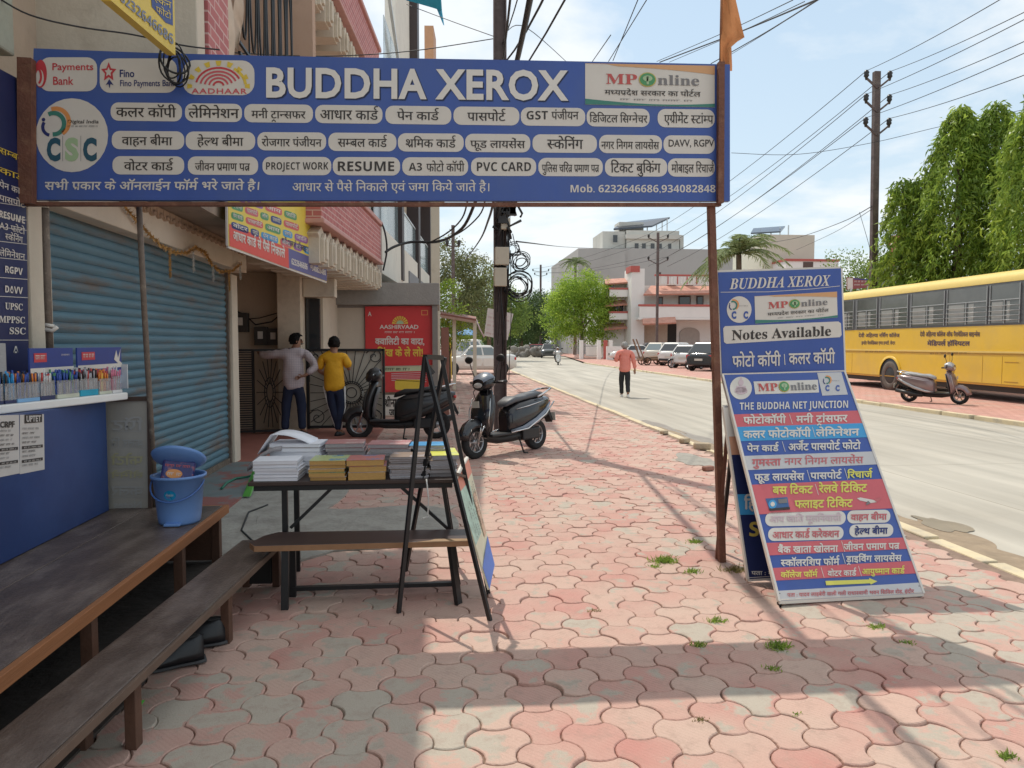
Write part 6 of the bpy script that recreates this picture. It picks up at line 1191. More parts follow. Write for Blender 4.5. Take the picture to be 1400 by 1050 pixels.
for wxp in (0, 8.1):
    mb = MB(); mb.lathe([(.001, -.006), (.60, -.006), (.62, .02), (.001, .02)], 30, (wxp, 0, .50), axis='y', M=bl_); mb.build('arch_shade_disc', plastic, bus)  # dark disc painted for the shade of the wheel recess
    mb = MB(); mb.lathe([(.59, -.03), (.67, -.03), (.67, .01), (.59, .01)], 30, (wxp, 0, .50), axis='y', M=bl_, a0=-math.pi / 2, a1=math.pi / 2); mb.build('arch_lip', byel, bus)
    for yy in (.10, 2.26):
        c = Vector((wxp, yy, .50)); mb = MB(); mb.lathe([(.30, -.12), (.42, -.14), (.49, -.10), (.50, 0), (.49, .10), (.42, .14), (.3, .12)], 32, c, axis='y', M=bl_); t_ = mb.build('wheel', mat('dusty_tyre', (.12, .10, .085), .9, var=.2), bus)
        mb = MB(); mb.lathe([(.31, -.12), (.28, -.10), (.26, -.02), (.15, .0), (.12, -.05), (.001, -.06)], 24, c, axis='y', M=bl_); mb.build('rim', mat('rim_brown', (.22, .15, .12), .6, var=.15), t_)
s = Sign(lambda u, v: atPlane(u, v, BP, BN), BN, .004); bt = mat('bus_lettering', (.10, .06, .07), .5, var=0)
s.text('देवी अहिल्या नर्सिंग कॉलेज', 1174, 456.5, 1230, 461, bt, 1, cap=.63, off=.03); s.text('इन्दौर पैरामेडिकल एण्ड इन्स्टी. सेन्टर', 1178, 467, 1224, 471, bt, 1, cap=.63, off=.03)
s.text('देवी अहिल्या कॉलेज ऑफ पैरामेडिकल साइन्सेस', 1258, 454.5, 1340, 460, bt, 1, cap=.63, off=.03); s.text('मेडिपर्ल हॉस्पिटल', 1268, 467, 1326, 472.5, bt, 1, cap=.63, off=.045)
s.scribble(1183, 480, 1220, 482, bt, 1, seed=3); s.scribble(1272, 482, 1322, 484.5, bt, 1, seed=4); s.build('lettering', bus)
mb = MB(); mb.box((X0 - .02, .2, .42), (X0 - .0, BW - .2, .62), 0, bl_); mb.box((X0 + .3, .25, .25), (X1 - .3, BW - .25, .42), 0, bl_); mb.build('chassis', plastic, bus)
# ================================================================== people
skin_m = mat('skin', (.32, .165, .105), .55, var=.08, vs=12); hair_m = mat('hair_black', (.008, .0065, .006), .75, spec=.2, var=.2, vs=30)
def skinned(name, pts, edges, rad, m, parent, root=0, sub=2, folds=0):
    """one continuous surface grown round connected joints"""
    me = bpy.data.meshes.new(name); me.from_pydata([Vector(p) for p in pts], edges, []); me.materials.append(m)
    o = bpy.data.objects.new(name, me); COL.objects.link(o); o.parent = parent
    k = o.modifiers.new('skin', 'SKIN'); k.use_smooth_shade = True; k.branch_smoothing = .6
    if not me.skin_vertices:
        bm = bmesh.new(); bm.from_mesh(me); bm.verts.layers.skin.verify(); bm.to_mesh(me); bm.free()
    for i, r in enumerate(rad): sv = me.skin_vertices[0].data[i]; sv.radius = r if isinstance(r, tuple) else (r, r); sv.use_root = (i == root)
    q = o.modifiers.new('sub', 'SUBSURF'); q.levels = q.render_levels = sub
    if folds:
        sm_ = o.modifiers.new('smooth', 'SMOOTH'); sm_.factor = .5; sm_.iterations = 8; tx = bpy.data.textures.get('folds') or bpy.data.textures.new('folds', 'CLOUDS'); tx.noise_scale = .11; d_ = o.modifiers.new('folds', 'DISPLACE'); d_.texture = tx; d_.strength = folds; d_.mid_level = .35; d_.texture_coords = 'GLOBAL'
    return o
def figure(label, loc, rz, J, shirt, trousers, shoes, hair=hair_m, scale=1.0, group=None, head_turn=0, extra=None, sleeve=.75, stripe=None, child=False):
    """J: joints in metres for a 1.72 m figure, x right, y facing, z up"""
    t = thing('person', label, 'person', loc, rz, group); t.scale = (scale,) * 3
    V = Vector; H = V(J['head']) - V((0, 0, .045)); N0 = V(J['neck']); ch = V(J['chest']); wa = V(J['waist']); pe = V(J['pelvis'])
    ht = head_turn; f = V((math.sin(ht), math.cos(ht), 0)); sd_ = V((f.y, -f.x, 0))
    uc = N0.lerp(ch, .42)
    pts = [pe, wa, ch, uc, N0, H + V((0, 0, -.055)) + f * .015, H + V((0, 0, .03)), H + V((0, 0, .085)) - f * .01]; rad = [(.135, .10), (.12, .085), (.12, .08), (.085, .06), .056, (.068, .08), (.084, .10), (.064, .08)]; ed = [(0, 1), (1, 2), (2, 3), (3, 4), (4, 5), (5, 6), (6, 7)]
    def chain(start, js, rs):
        p = start
        for q, r in zip(js, rs): pts.append(V(q)); rad.append(r); ed.append((p, len(pts) - 1)); p = len(pts) - 1
        return p
    for s_ in ('l', 'r'):
        sx = -1 if s_ == 'l' else 1
        sh, el, wr, hd = [V(q) for q in J['arm_' + s_]]
        wi = chain(3, [sh, el, wr], [.045, .04, .03])
        d = (hd - wr).normalized(); n_ = d.cross(V((0, 1, .2))).normalized(); b = d.cross(n_).normalized()
        pi_ = chain(wi, [wr + d * .05], [(.036, .018)])
        pa = chain(pi_, [wr + d * .09], [(.038, .016)])
        for k, (o_, l_) in enumerate(((-.027, .06), (-.009, .072), (.009, .068), (.026, .05))):   # four unequal bent fingers
            a_ = wr + d * .095 + n_ * o_; chain(pa, [a_ + d * .012, a_ + d * l_ * .55 + b * .010, a_ + d * l_ * .95 + b * .028], [.0095, .0085, .007])
        chain(pi_, [wr + d * .045 + n_ * -.04 + b * .012, wr + d * .085 + n_ * -.052 + b * .03], [.011, .009])
        hp, kn, an, to = [V(q) for q in J['leg_' + s_]]
        chain(0, [hp, kn, an, to], [.07, .052, .04, .035])
    skinned('body', pts, ed, rad, skin_m, t, 0)
    # face
    c = H + V((0, 0, .02))
    mb = MB(); mb.loft([[c + f * (.088 + d_) + sd_ * x + V((0, 0, z)) for x in (-w_, 0, w_)] + [c + f * .07 + V((0, 0, z))] for z, d_, w_ in ((.03, .004, .008), (.0, .016, .011), (-.022, .03, .017), (-.032, .018, .015))]); mb.build('nose', skin_m, t, world=False)
    for x in (-.032, .032): mb = MB(); mb.ball(c + f * .084 + sd_ * x + V((0, 0, .022)), .011, 8, 6); mb.build('eye', mat('eye', (.05, .04, .035), .2, var=0), t, world=False)
    for x in (-.085, .085): mb = MB(); mb.ball(c - f * .0 + sd_ * x + V((0, 0, .0)), (.014, .022, .032), 8, 6); mb.build('ear', skin_m, t, world=False)
    mb = MB(); mb.ball(c + f * .085 + V((0, 0, -.058)), (.026, .012, .006), 8, 5); mb.build('mouth', mat('lips', (.2, .07, .06), .5, var=0), t, world=False)
    if not child: mb = MB(); mb.ball(c + f * .092 + V((0, 0, -.043)), (.032, .012, .007), 8, 5); mb.build('moustache', hair_m, t, world=False)
    if hair:
        mb = MB(); n = 18; vs = []
        for i in range(9):
            th = i / 8 * 1.0
            for j in range(n):
                a = 2 * math.pi * j / n; dirf = math.cos(a); lim = 1.05 - .0 * dirf if dirf > .45 else 2.3
                q = th * lim; wob = 1 + .04 * math.sin(j * 3.1 + i * 2)
                vs.append(c + V((0, 0, .018)) + (f * math.cos(a) * .126 + sd_ * math.sin(a) * .108) * math.sin(q) * wob + V((0, 0, (.124 if q < 1.57 else .105) * math.cos(q) * wob)))
        mb.add(vs, [(i * n + j, (i + 1) * n + j, (i + 1) * n + (j + 1) % n, i * n + (j + 1) % n) for i in range(8) for j in range(n)], 0, True); hr_ = mb.build('hair', hair, t, world=False, subd=2); tx = bpy.data.textures.get('locks') or bpy.data.textures.new('locks', 'CLOUDS'); tx.noise_scale = .035; d_ = hr_.modifiers.new('locks', 'DISPLACE'); d_.texture = tx; d_.strength = .03; d_.texture_coords = 'GLOBAL'
    # shirt: torso and sleeves as one skin; trousers: hips and legs
    P = [pe + V((0, 0, -.19)), wa, uc + V((0, 0, -.12)), N0 + V((0, 0, -.055)), N0 + V((0, .01, .012))]; r = [(.215, .17), (.19, .14), (.195, .13), (.15, .10), (.07, .07)]; E_ = [(0, 1), (1, 2), (2, 3), (3, 4)]
    for s_ in ('l', 'r'):
        sh, el, wr, hd = [V(q) for q in J['arm_' + s_]]; P.append(sh); r.append(.082); E_.append((3, len(P) - 1))
        if sleeve < .5: P.append(sh.lerp(el, sleeve * 2)); r.append(.080); E_.append((len(P) - 2, len(P) - 1))
        else:
            P.append(el); r.append(.068); E_.append((len(P) - 2, len(P) - 1)); q = el.lerp(wr, (sleeve - .5) * 2 + .02); P.append(q); r.append(.054); E_.append((len(P) - 2, len(P) - 1))
    skinned('shirt', P, E_, r, shirt, t, 1, folds=.05)
    P = [pe + V((0, 0, .06)), pe + V((0, 0, -.10))]; r = [(.18, .135), (.185, .145)]; E_ = [(0, 1)]
    for s_ in ('l', 'r'):
        hp, kn, an, to = [V(q) for q in J['leg_' + s_]]; b = len(P); P += [hp.lerp(kn, .35), kn, kn.lerp(an, .6), an + V((0, 0, .0))]; r += [.112, .086, .072, .07]; E_ += [(1, b), (b, b + 1), (b + 1, b + 2), (b + 2, b + 3)]
    skinned('trousers', P, E_, r, trousers, t, 1, folds=.018)
    if stripe:
        for s_, sx in (('l', -1), ('r', 1)):
            hp, kn, an, to = [V(q) for q in J['leg_' + s_]]; mb = MB(); mb.tube([hp + V((sx * .095, -.02, -.03)), kn + V((sx * .075, -.02, 0)), an + V((sx * .06, -.02, .02))], .013, 6); mb.build('side_stripe', stripe, t, world=False)
    for s_ in ('l', 'r'):
        hp, kn, an, to = [V(q) for q in J['leg_' + s_]]; d = (to - an); d.z = 0; d = d.normalized() if d.length > 1e-3 else V((0, 1, 0)); s2 = V((d.y, -d.x, 0)); base = V((an.x, an.y, to.z - .03)); mb = MB(); rings = []
        for u, w_, h_ in ((-.075, .03, .06), (-.03, .042, .085), (.05, .043, .07), (.13, .045, .05), (.175, .028, .03)):
            rings.append([base + d * u + s2 * w_ * math.cos(a) + V((0, 0, .0 if math.sin(a) < 0 else h_ * math.sin(a))) for a in [2 * math.pi * k / 12 for k in range(12)]])
        mb.loft(rings); mb.build('shoe', shoes, t, world=False)
    return t
def stand(**k):
    J = dict(head=(0, .02, 1.60), neck=(0, 0, 1.44), chest=(0, -.01, 1.26), waist=(0, 0, 1.06), pelvis=(0, 0, .93), arm_l=[(-.19, 0, 1.38), (-.25, -.03, 1.10), (-.26, .05, .85), (-.26, .08, .76)], arm_r=[(.19, 0, 1.38), (.25, -.03, 1.10), (.26, .05, .85), (.26, .08, .76)], leg_l=[(-.09, 0, .88), (-.10, .02, .48), (-.10, -.02, .09), (-.11, .12, .03)], leg_r=[(.09, 0, .88), (.10, .02, .48), (.10, -.02, .09), (.11, .12, .03)]); J.update(k); return J
def checkmat():
    m = mat('checked_shirt', (.60, .53, .53), .8, var=.05, bump=.7, bs=8); nt = m.node_tree; N = nt.nodes; L = nt.links; b = N['Principled BSDF']; tc = [n for n in N if n.type == 'TEX_COORD'][0]; src = b.inputs['Base Color'].links[0].from_socket; last = src
    for d in ('X', 'Z'):
        w_ = N.new('ShaderNodeTexWave'); w_.bands_direction = d; w_.inputs['Scale'].default_value = 11; w_.inputs['Distortion'].default_value = .6; L.new(tc.outputs['Object'], w_.inputs[0]); rp = N.new('ShaderNodeValToRGB'); rp.color_ramp.elements[0].position = .78; rp.color_ramp.elements[1].position = .92; L.new(w_.outputs[0], rp.inputs[0])
        mx = N.new('ShaderNodeMix'); mx.data_type = 'RGBA'; mx.inputs[7].default_value = (.36, .30, .36, 1); sc = N.new('ShaderNodeMath'); sc.operation = 'MULTIPLY'; sc.inputs[1].default_value = .6; L.new(rp.outputs[0], sc.inputs[0]); L.new(sc.outputs[0], mx.inputs[0]); L.new(last, mx.inputs[6]); last = mx.outputs[2]
    L.new(last, b.inputs['Base Color']); return m
navy_c = mat('navy_trousers', (.014, .022, .055), .8, var=.2, bump=.8, bs=8); yel_c = mat('yellow_shirt', (.74, .38, .015), .75, var=.1, vs=9, bump=.8, bs=9); pink_c = mat('coral_shirt', (.76, .25, .20), .75, var=.1, vs=9, bump=.8, bs=9); blk_c = mat('black_trousers', (.02, .02, .024), .8, var=.2, bump=.8, bs=8)
# man leaning one arm on the wall, other hand behind his hip, looking along the street
figure('man in pale checked shirt with one arm stretched towards the meter boxes', (-2.53, 12.75, .03), R(4), stand(head=(.05, .02, 1.60), arm_l=[(-.19, .0, 1.38), (-.44, .10, 1.33), (-.60, .34, 1.38), (-.62, .42, 1.39)], arm_r=[(.19, -.01, 1.38), (.40, -.16, 1.16), (.20, -.20, 1.00), (.12, -.18, .98)], leg_l=[(-.09, 0, .88), (-.13, .03, .48), (-.15, 0, .09), (-.18, .13, .03)], leg_r=[(.09, 0, .88), (.12, .02, .48), (.13, 0, .09), (.17, .12, .03)]), checkmat(), navy_c, plastic, head_turn=R(78), sleeve=.9, scale=1.02)
# boy in yellow with crossed ankles
figure('boy in a yellow t-shirt and navy track trousers standing at the patterned gate', (-1.83, 12.62, .03), R(-6), stand(arm_l=[(-.185, 0, 1.38), (-.27, .02, 1.12), (-.16, .22, 1.02), (-.10, .28, 1.02)], arm_r=[(.185, 0, 1.38), (.25, .06, 1.14), (.16, .24, 1.24), (.10, .30, 1.28)], leg_l=[(-.09, 0, .88), (-.03, .04, .48), (.08, .02, .09), (.10, .14, .03)], leg_r=[(.09, 0, .88), (.10, .05, .48), (.06, -.02, .09), (.10, .10, .03)]), yel_c, navy_c, plastic, head_turn=R(-18), sleeve=.45, stripe=white_m, scale=.985, child=True)
# walker in coral shirt, seen from behind, mid-stride
figure('man in a coral shirt and black trousers walking away along the road', tuple(atZ(854, 543, -.09)), R(-8), stand(head=(.0, .10, 1.575), neck=(0, .03, 1.44), arm_l=[(-.19, 0, 1.38), (-.28, -.02, 1.12), (-.22, .20, 1.14), (-.17, .27, 1.18)], arm_r=[(.19, 0, 1.38), (.27, -.05, 1.10), (.30, -.02, .86), (.30, .0, .77)], leg_l=[(-.09, 0, .88), (-.09, .14, .49), (-.08, .10, .09), (-.08, .23, .03)], leg_r=[(.09, 0, .88), (.09, .05, .49), (.08, -.20, .14), (.08, -.12, .05)]), pink_c, blk_c, white_m, head_turn=R(10), sleeve=.95, scale=1.03, hair=mat('hair_grey', (.30, .29, .28), .7, var=.2, vs=30))
# two riders on a white scooter coming up the road
RS = atZ(763, 499, -.09); sc_ = scooter('white scooter with two riders coming up the road', tuple(RS), R(262), cw, psil, plastic, mirrors=True)
for k, (off, lab, shirt, hr) in enumerate(((0.0, 'rider in a pale shirt and white cap steering the white scooter', mat('pale_shirt', (.5, .5, .5), .8), mat('white_cap', (.62, .62, .62), .7)), (-.34, 'pillion passenger in dark clothes behind the rider on the white scooter', plastic, hair_m))):
    z = -.14 + .10 * k
    figure(lab, (RS.x - .12 * off - .02 + .24 * off * 0, RS.y + .12 - off * 1.0, RS.z), R(172), stand(head=(0, .08, 1.42 + z), neck=(0, .02, 1.26 + z), chest=(0, 0, 1.08 + z), waist=(0, -.02, .92 + z), pelvis=(0, -.04, .82 + z), arm_l=[(-.19, 0, 1.20 + z), (-.30, .18, .98 + z), (-.28, .40, .98), (-.27, .48, .98)], arm_r=[(.19, 0, 1.20 + z), (.30, .18, .98 + z), (.28, .40, .98), (.27, .48, .98)], leg_l=[(-.10, .02, .78 + z), (-.20, .38, .70), (-.16, .36, .36), (-.16, .48, .33)], leg_r=[(.10, .02, .78 + z), (.20, .38, .70), (.16, .36, .36), (.16, .48, .33)]), shirt, blk_c, plastic, hair=hr, sleeve=.9)
# gates at the porch
def ray_gate(name, label, x0, x1, y, z0, z1, cx, cz, fan):
    t = thing(name, label, 'gate', ((x0 + x1) / 2, y, z0)); mb = MB()
    for a, b in (((x0, y, z0), (x0, y, z1)), ((x1, y, z0), (x1, y, z1)), ((x0, y, z0 + .03), (x1, y, z0 + .03)), ((x0, y, z1 - .02), (x1, y, z1 - .02))): mb.bar(a, b, .045)
    mb.build('frame', black_m, t); mb = MB(); w = x1 - x0
    for k in range(fan):
        a = 2 * math.pi * k / fan; d = Vector((math.cos(a), 0, math.sin(a))); s_ = min(abs((x1 - .04 - cx) / d.x) if d.x > 1e-3 else abs((x0 + .04 - cx) / d.x) if d.x < -1e-3 else 9, abs((z1 - .04 - cz) / d.z) if d.z > 1e-3 else abs((z0 + .05 - cz) / d.z) if d.z < -1e-3 else 9); mb.bar(Vector((cx, y - .01, cz)) + d * .17, Vector((cx, y - .01, cz)) + d * s_, .014, .012)
    for r_ in (.09, .17, .20): mb.tube([(cx + r_ * math.cos(a), y - .01, cz + r_ * math.sin(a)) for a in [2 * math.pi * q / 26 for q in range(26)]], .009, 5, closed=True)
    for sx in (x0 + .16, x1 - .16): 
        for zc in (z1 - .14, z0 + .2): mb.tube([(sx + (.02 + .009 * q) * math.cos(q * .6), y - .012, zc + (.02 + .009 * q) * math.sin(q * .6)) for q in range(16)], .008, 5)
    mb.build('sunray_pattern', black_m, t); mb = MB(); mb.box((x0 + .03, y + .03, z0 + .05), (x1 - .03, y + .036, z1 - .04)); mb.build('backing_sheet', mat('gate_cream', (.50, .45, .37), .7, var=.08), t); return t
ray_gate('sunray_gate', 'black iron gate with a sun ray pattern over cream sheet behind the boy', -2.38, -1.05, 13.25, .08, 1.50, -1.62, .72, 30)
t = thing('slatted_gate', 'dark iron gate with pointed diamond pattern beside the meter boxes', 'gate', (-3.3, 12.95, .05)); mb = MB()
for a, b in (((-3.62, 12.9, .05), (-3.62, 12.9, 1.5)), ((-2.72, 13.05, .05), (-2.72, 13.05, 1.5)), ((-3.62, 12.9, .08), (-2.72, 13.05, .08)), ((-3.62, 12.9, 1.48), (-2.72, 13.05, 1.48)), ((-3.25, 12.96, .05), (-3.25, 12.96, 1.5))): mb.bar(a, b, .04)
mb.build('frame', black_m, t); mb = MB()
for k in range(34): z = .12 + k * .04; mb.bar((-3.6, 12.9, z), (-3.27, 12.96, z), .018)
for k in range(18):
    a = 2 * math.pi * k / 18; mb.bar((-2.98 + .05 * math.cos(a), 13.0, .75 + .16 * math.sin(a)), (-2.98 + .23 * math.cos(a), 13.0, .75 + .62 * math.sin(a)), .013)
for r_ in (1, .6): mb.tube([(-2.98 + .09 * r_ * math.cos(a), 12.99, .75 + .26 * r_ * math.sin(a)) for a in [2 * math.pi * q / 16 for q in range(16)]], .009, 5, closed=True)
mb.build('diamond_pattern', black_m, t)
# meter boxes, cables on the porch wall
fnw = lambda u, v: atY(u, v, 13.58)
def wallbox(label, x0, y0, x1, y1, m, d=.14, name='meter_box'):
    a = fnw(x0, y1); b = fnw(x1, y0); t = thing(name, label, 'meter box', ((a.x + b.x) / 2, 13.5, a.z)); mb = MB(); mb.box((a.x, 13.58 - d, a.z), (b.x, 13.58, b.z)); mb.build('case', m, t, bevel=.008)
    mb = MB(); mb.box((a.x + (b.x - a.x) * .3, 13.575 - d - .004, a.z + (b.z - a.z) * .35), (a.x + (b.x - a.x) * .7, 13.58 - d - .001, a.z + (b.z - a.z) * .75)); mb.build('dial_window', swhite, t); return t
mbx = mat('meter_box_dark', (.05, .045, .04), .5, var=.1)
wallbox('small dark meter box beside the shutter pillar', 320, 428, 341, 454, mbx); wallbox('wide brown meter box with a pale dial above the man\'s arm', 350, 447, 367, 472, mbx); wallbox('dark meter box with a white label beside the man\'s head', 367.5, 449, 384, 472, mbx)
mb = MB(); mb.tube([fnw(*p) + Vector((0, -.03, 0)) for p in ((394, 380), (396, 400), (390, 425), (372, 440), (350, 444), (335, 430), (322, 425))], .012, 6); tag(mb.build('wall_cable', black_m), 'thick black cable looping down the porch wall to the meter boxes', 'cable')
mb = MB(); mb.tube([fnw(*p) + Vector((0, -.03, 0)) for p in ((384, 372), (389, 395), (393, 415), (380, 428), (355, 435), (342, 436))], .009, 6); tag(mb.build('wall_cable', black_m), 'thinner black cable swagged across the porch wall', 'cable')
# ================================================================== trees and plants
bark = mat('bark', (.16, .11, .075), .9, var=.3, vs=6, bump=.5, bs=20)
def leaf_mesh(name, pos, dirs, L_, W_, m, parent, tint, bend=.25, jit=None):
    """one crown: bent two-quad leaf blades at pos along dirs (arrays, world)"""
    n = len(pos); rnd = RNG.normal(size=(n, 3)); side = np.cross(dirs, rnd); side /= np.linalg.norm(side, axis=1)[:, None] + 1e-9
    up = np.cross(side, dirs); L_ = np.broadcast_to(L_, (n,))[:, None]; W_ = np.broadcast_to(W_, (n,))[:, None]
    a = pos; b = pos + dirs * L_ * .5 + up * L_ * bend * .35; c = pos + dirs * L_ - up * L_ * bend * .2
    V = np.stack([a - side * W_ * .25, a + side * W_ * .25, b + side * W_ * .5, b - side * W_ * .5, c], 1).reshape(-1, 3)
    off = np.array(parent.location); V = V - off
    i = np.arange(n)[:, None] * 5; Q = np.concatenate([i, i + 1, i + 2, i + 3], 1); T = np.concatenate([i + 3, i + 2, i + 4], 1)
    me = bpy.data.meshes.new(name); me.vertices.add(n * 5); me.vertices.foreach_set('co', V.astype(np.float32).ravel()); me.loops.add(n * 7); me.polygons.add(n * 2)
    me.loops.foreach_set('vertex_index', np.concatenate([Q, T], 1).astype(np.int32).ravel())
    st = np.stack([np.arange(n) * 7, np.arange(n) * 7 + 4], 1).ravel(); tt = np.tile([4, 3], n)
    me.polygons.foreach_set('loop_start', st.astype(np.int32)); me.polygons.foreach_set('loop_total', tt.astype(np.int32))
    at_ = me.attributes.new('tint', 'FLOAT', 'POINT'); at_.data.foreach_set('value', np.repeat(np.clip(tint, 0, 1), 5).astype(np.float32))
    me.update(); me.validate(); me.materials.append(m); o = bpy.data.objects.new(name, me); COL.objects.link(o); o.parent = parent; return o
def unit(v): return v / (np.linalg.norm(v, axis=-1)[..., None] + 1e-9)
def tree(label, base, H, blobs, n, leaf, m, trunk_r=.2, droop=.3, group=None, name='tree', limbs=True, cat='tree'):
    """blobs: (dx, dy, z, rx, ry, rz) ellipsoids that the foliage clusters follow; clusters of leaves leave gaps between them"""
    t = thing(name, label, cat, base, 0, group); B = np.array(base); mb = MB(); tip = Vector(base) + Vector((0, 0, H * .45))
    mb.tube([Vector(base) - Vector((0, 0, .1)), Vector(base) + Vector((.05 * H * .1, 0, H * .2)), tip], [trunk_r * 1.25, trunk_r, trunk_r * .75], 9)
    mb.build('trunk', bark, t)
    if limbs:
        for dx, dy, z, rx, ry, rz in blobs:
            mb = MB(); e = Vector(base) + Vector((dx, dy, z)); mb.tube([tip - Vector((0, 0, H * .12)), tip.lerp(e, .5) + Vector((0, 0, .1 * H * .3)), e], [trunk_r * .6, trunk_r * .35, trunk_r * .12], 6); mb.build('limb', bark, t)
    w = np.array([b[3] * b[4] * b[5] for b in blobs]) ** .67; w /= w.sum(); pos = []; dirs = []; tint = []
    for bl_2, frac in zip(blobs, w):
        nc = max(10, int(n * frac / 26)); d = unit(RNG.normal(size=(nc, 3))); rr = RNG.uniform(.45, 1.03, nc) ** .6 * (1 + .18 * np.sin(d[:, 0] * 5 + d[:, 2] * 4) * np.sin(d[:, 1] * 6))
        c = B + np.array(bl_2[:3]) + d * rr[:, None] * np.array(bl_2[3:])
        tc = RNG.uniform(.2, .8, nc)
        k = 26; spread = leaf * 1.7
        p = c[:, None, :] + RNG.normal(size=(nc, k, 3)) * spread * np.array([1, 1, .7]); dd = unit(unit(p - (B + np.array(bl_2[:3]))) * .8 + RNG.normal(size=(nc, k, 3)) * .8 + np.array([0, 0, -droop]))
        pos.append(p.reshape(-1, 3)); dirs.append(dd.reshape(-1, 3)); tint.append((tc[:, None] + RNG.normal(size=(nc, k)) * .14).ravel())
    pos = np.concatenate(pos); n_ = len(pos)
    leaf_mesh('crown', pos, np.concatenate(dirs), leaf * RNG.uniform(.7, 1.3, n_), leaf * .55 * RNG.uniform(.7, 1.3, n_), m, t, np.concatenate(tint)); return t
lf_bright = leafmat('leaf_bright', (.31, .45, .07), .5); lf_mid = leafmat('leaf_mid', (.20, .29, .07), .45); lf_dark = leafmat('leaf_dark', (.085, .14, .05), .4); lf_olive = leafmat('leaf_olive', (.19, .21, .09), .45); lf_ash = leafmat('leaf_ashoka', (.25, .36, .06), .5, rough=.35, vs=.6); lf_palm = leafmat('leaf_palm', (.22, .28, .12), .4)
def px_at(x, Y, z=-.0): p = atY(x, 469, Y); return (p.x, Y, z)
tree('bright lime green round tree beside the road before the grey building', px_at(795, 80), 9, [(0, 0, 5.4, 3.6, 3, 3.6), (-2.2, 0, 4.4, 2.1, 2, 2.6), (2.3, .5, 4.2, 2.1, 2, 2.6), (-.4, -.5, 7.8, 2.2, 1.9, 2.0), (1.6, 0, 6.6, 2.2, 2, 2.0), (-1.7, -.4, 6.4, 2, 1.8, 1.8)], 30000, .19, lf_bright, .2)
gt_ = 'trees behind the awning'
tree('olive tree with thin crown behind the brown awning', px_at(628, 55), 9, [(0, 0, 5.6, 2.2, 2, 2.6), (1.6, 0, 4.2, 1.8, 1.8, 2), (-1.0, 0, 7.6, 1.4, 1.4, 1.8), (1.2, 0, 7.0, 1.4, 1.4, 1.4)], 14000, .16, lf_olive, .16, group=gt_)
tree('light green tree rising behind the utility pole', px_at(668, 70), 9, [(0, 0, 5.6, 2.8, 2, 2.6), (2, 0, 4.4, 2, 2, 2.2), (-1.5, 0, 4.0, 2, 2, 2)], 14000, .19, lf_mid, .2, group=gt_)
tree('yellow green young tree at the store corner', px_at(614, 27), 3.2, [(0, 0, 2.6, .55, .5, .7), (.3, 0, 1.9, .4, .4, .5), (-.1, 0, 3.4, .35, .35, .5)], 2200, .085, lf_bright, .05, group=gt_)
tree('tall dark tree behind the pole at the end of the footpath', px_at(712, 105), 10, [(0, 0, 4.6, 3.4, 2.5, 3.2), (-3.5, 0, 3.6, 3, 2.5, 2.6), (2.6, 0, 6.0, 2.4, 2, 3.0)], 13000, .26, lf_dark, .25)
tree('dark conifer like tree between the lime tree and the pole', px_at(733, 125), 11, [(0, 0, 3.5, 3, 2.5, 3.0), (.5, 0, 7.0, 2.1, 2, 3.2), (-2, 0, 6.0, 1.8, 1.8, 2.2)], 11000, .27, lf_dark, .25)
gb_ = 'bushy trees behind the bus'
tree('pale green bushy tree behind the leaning boards', px_at(1166, 44), 7, [(0, 0, 4.9, 2.3, 1.8, 2.4), (-1.6, 0, 3.6, 1.6, 1.4, 1.7), (1.6, .4, 4.6, 1.8, 1.5, 1.9)], 12000, .14, lf_mid, .13, group=gb_)
tree('pale green bushy tree between the street pole and the tall weeping tree', px_at(1232, 46), 7, [(0, 0, 4.9, 2.3, 1.8, 2.2), (1.6, 0, 4.2, 1.8, 1.4, 2.0), (-1.4, 0, 4.2, 1.8, 1.4, 2.0)], 12000, .14, lf_mid, .13, group=gb_)
def ashoka(label, base, H, rad, n, seed, z0=.12):
    """weeping mast tree: a narrow cone of hanging strands of long glossy leaves"""
    t = thing('weeping_tree', label, 'tree', base, 0, 'weeping trees behind the bus'); g = np.random.default_rng(seed); B = np.array(base)
    mb = MB(); mb.tube([Vector(base), Vector(base) + Vector((.1, 0, H * .5)), Vector(base) + Vector((0, 0, H * .97))], [.22, .15, .03], 9); mb.build('trunk', bark, t)
    u = g.uniform(z0, 1, n) ** .9; a = g.uniform(0, 2 * np.pi, n); lob = 1 + .26 * np.sin(a * 3 + u * 9 + seed) + .18 * np.sin(a * 5 - u * 23) + .12 * np.sin(a * 9 + u * 41)
    prof = np.interp(u, [0, .12, .35, .6, .8, .93, 1], [.75, 1, 1, .82, .52, .25, .03]) * rad * lob
    r = prof * g.uniform(.35, 1, n) ** .5; top = np.stack([r * np.cos(a), r * np.sin(a), u * H], 1) + B
    out = np.stack([np.cos(a), np.sin(a), np.zeros(n)], 1); ln = g.uniform(.35, 1.15, n) * min(1, rad / 2); K = 11; P_ = []; D_ = []; T_ = []
    tn = g.uniform(.15, .85, n)
    for k in range(K):
        s = k / (K - 1); p = top + out * (.28 * np.sqrt(s + .02))[None] if False else top + out * (.38 * math.sqrt(s)) + np.array([0, 0, -1.0]) * (ln * s ** 1.25)[:, None]
        p = p + g.normal(size=(n, 3)) * .06; d = unit(out * (.55 * (1 - s)) + np.array([0, 0, -1.0]) + g.normal(size=(n, 3)) * .55); P_.append(p); D_.append(d); T_.append(tn + g.normal(size=n) * .08)
    pos = np.concatenate(P_); m = len(pos); leaf_mesh('crown', pos, np.concatenate(D_), .27 * g.uniform(.6, 1.3, m), .062 * g.uniform(.7, 1.3, m), lf_ash, t, np.concatenate(T_), bend=.35); return t
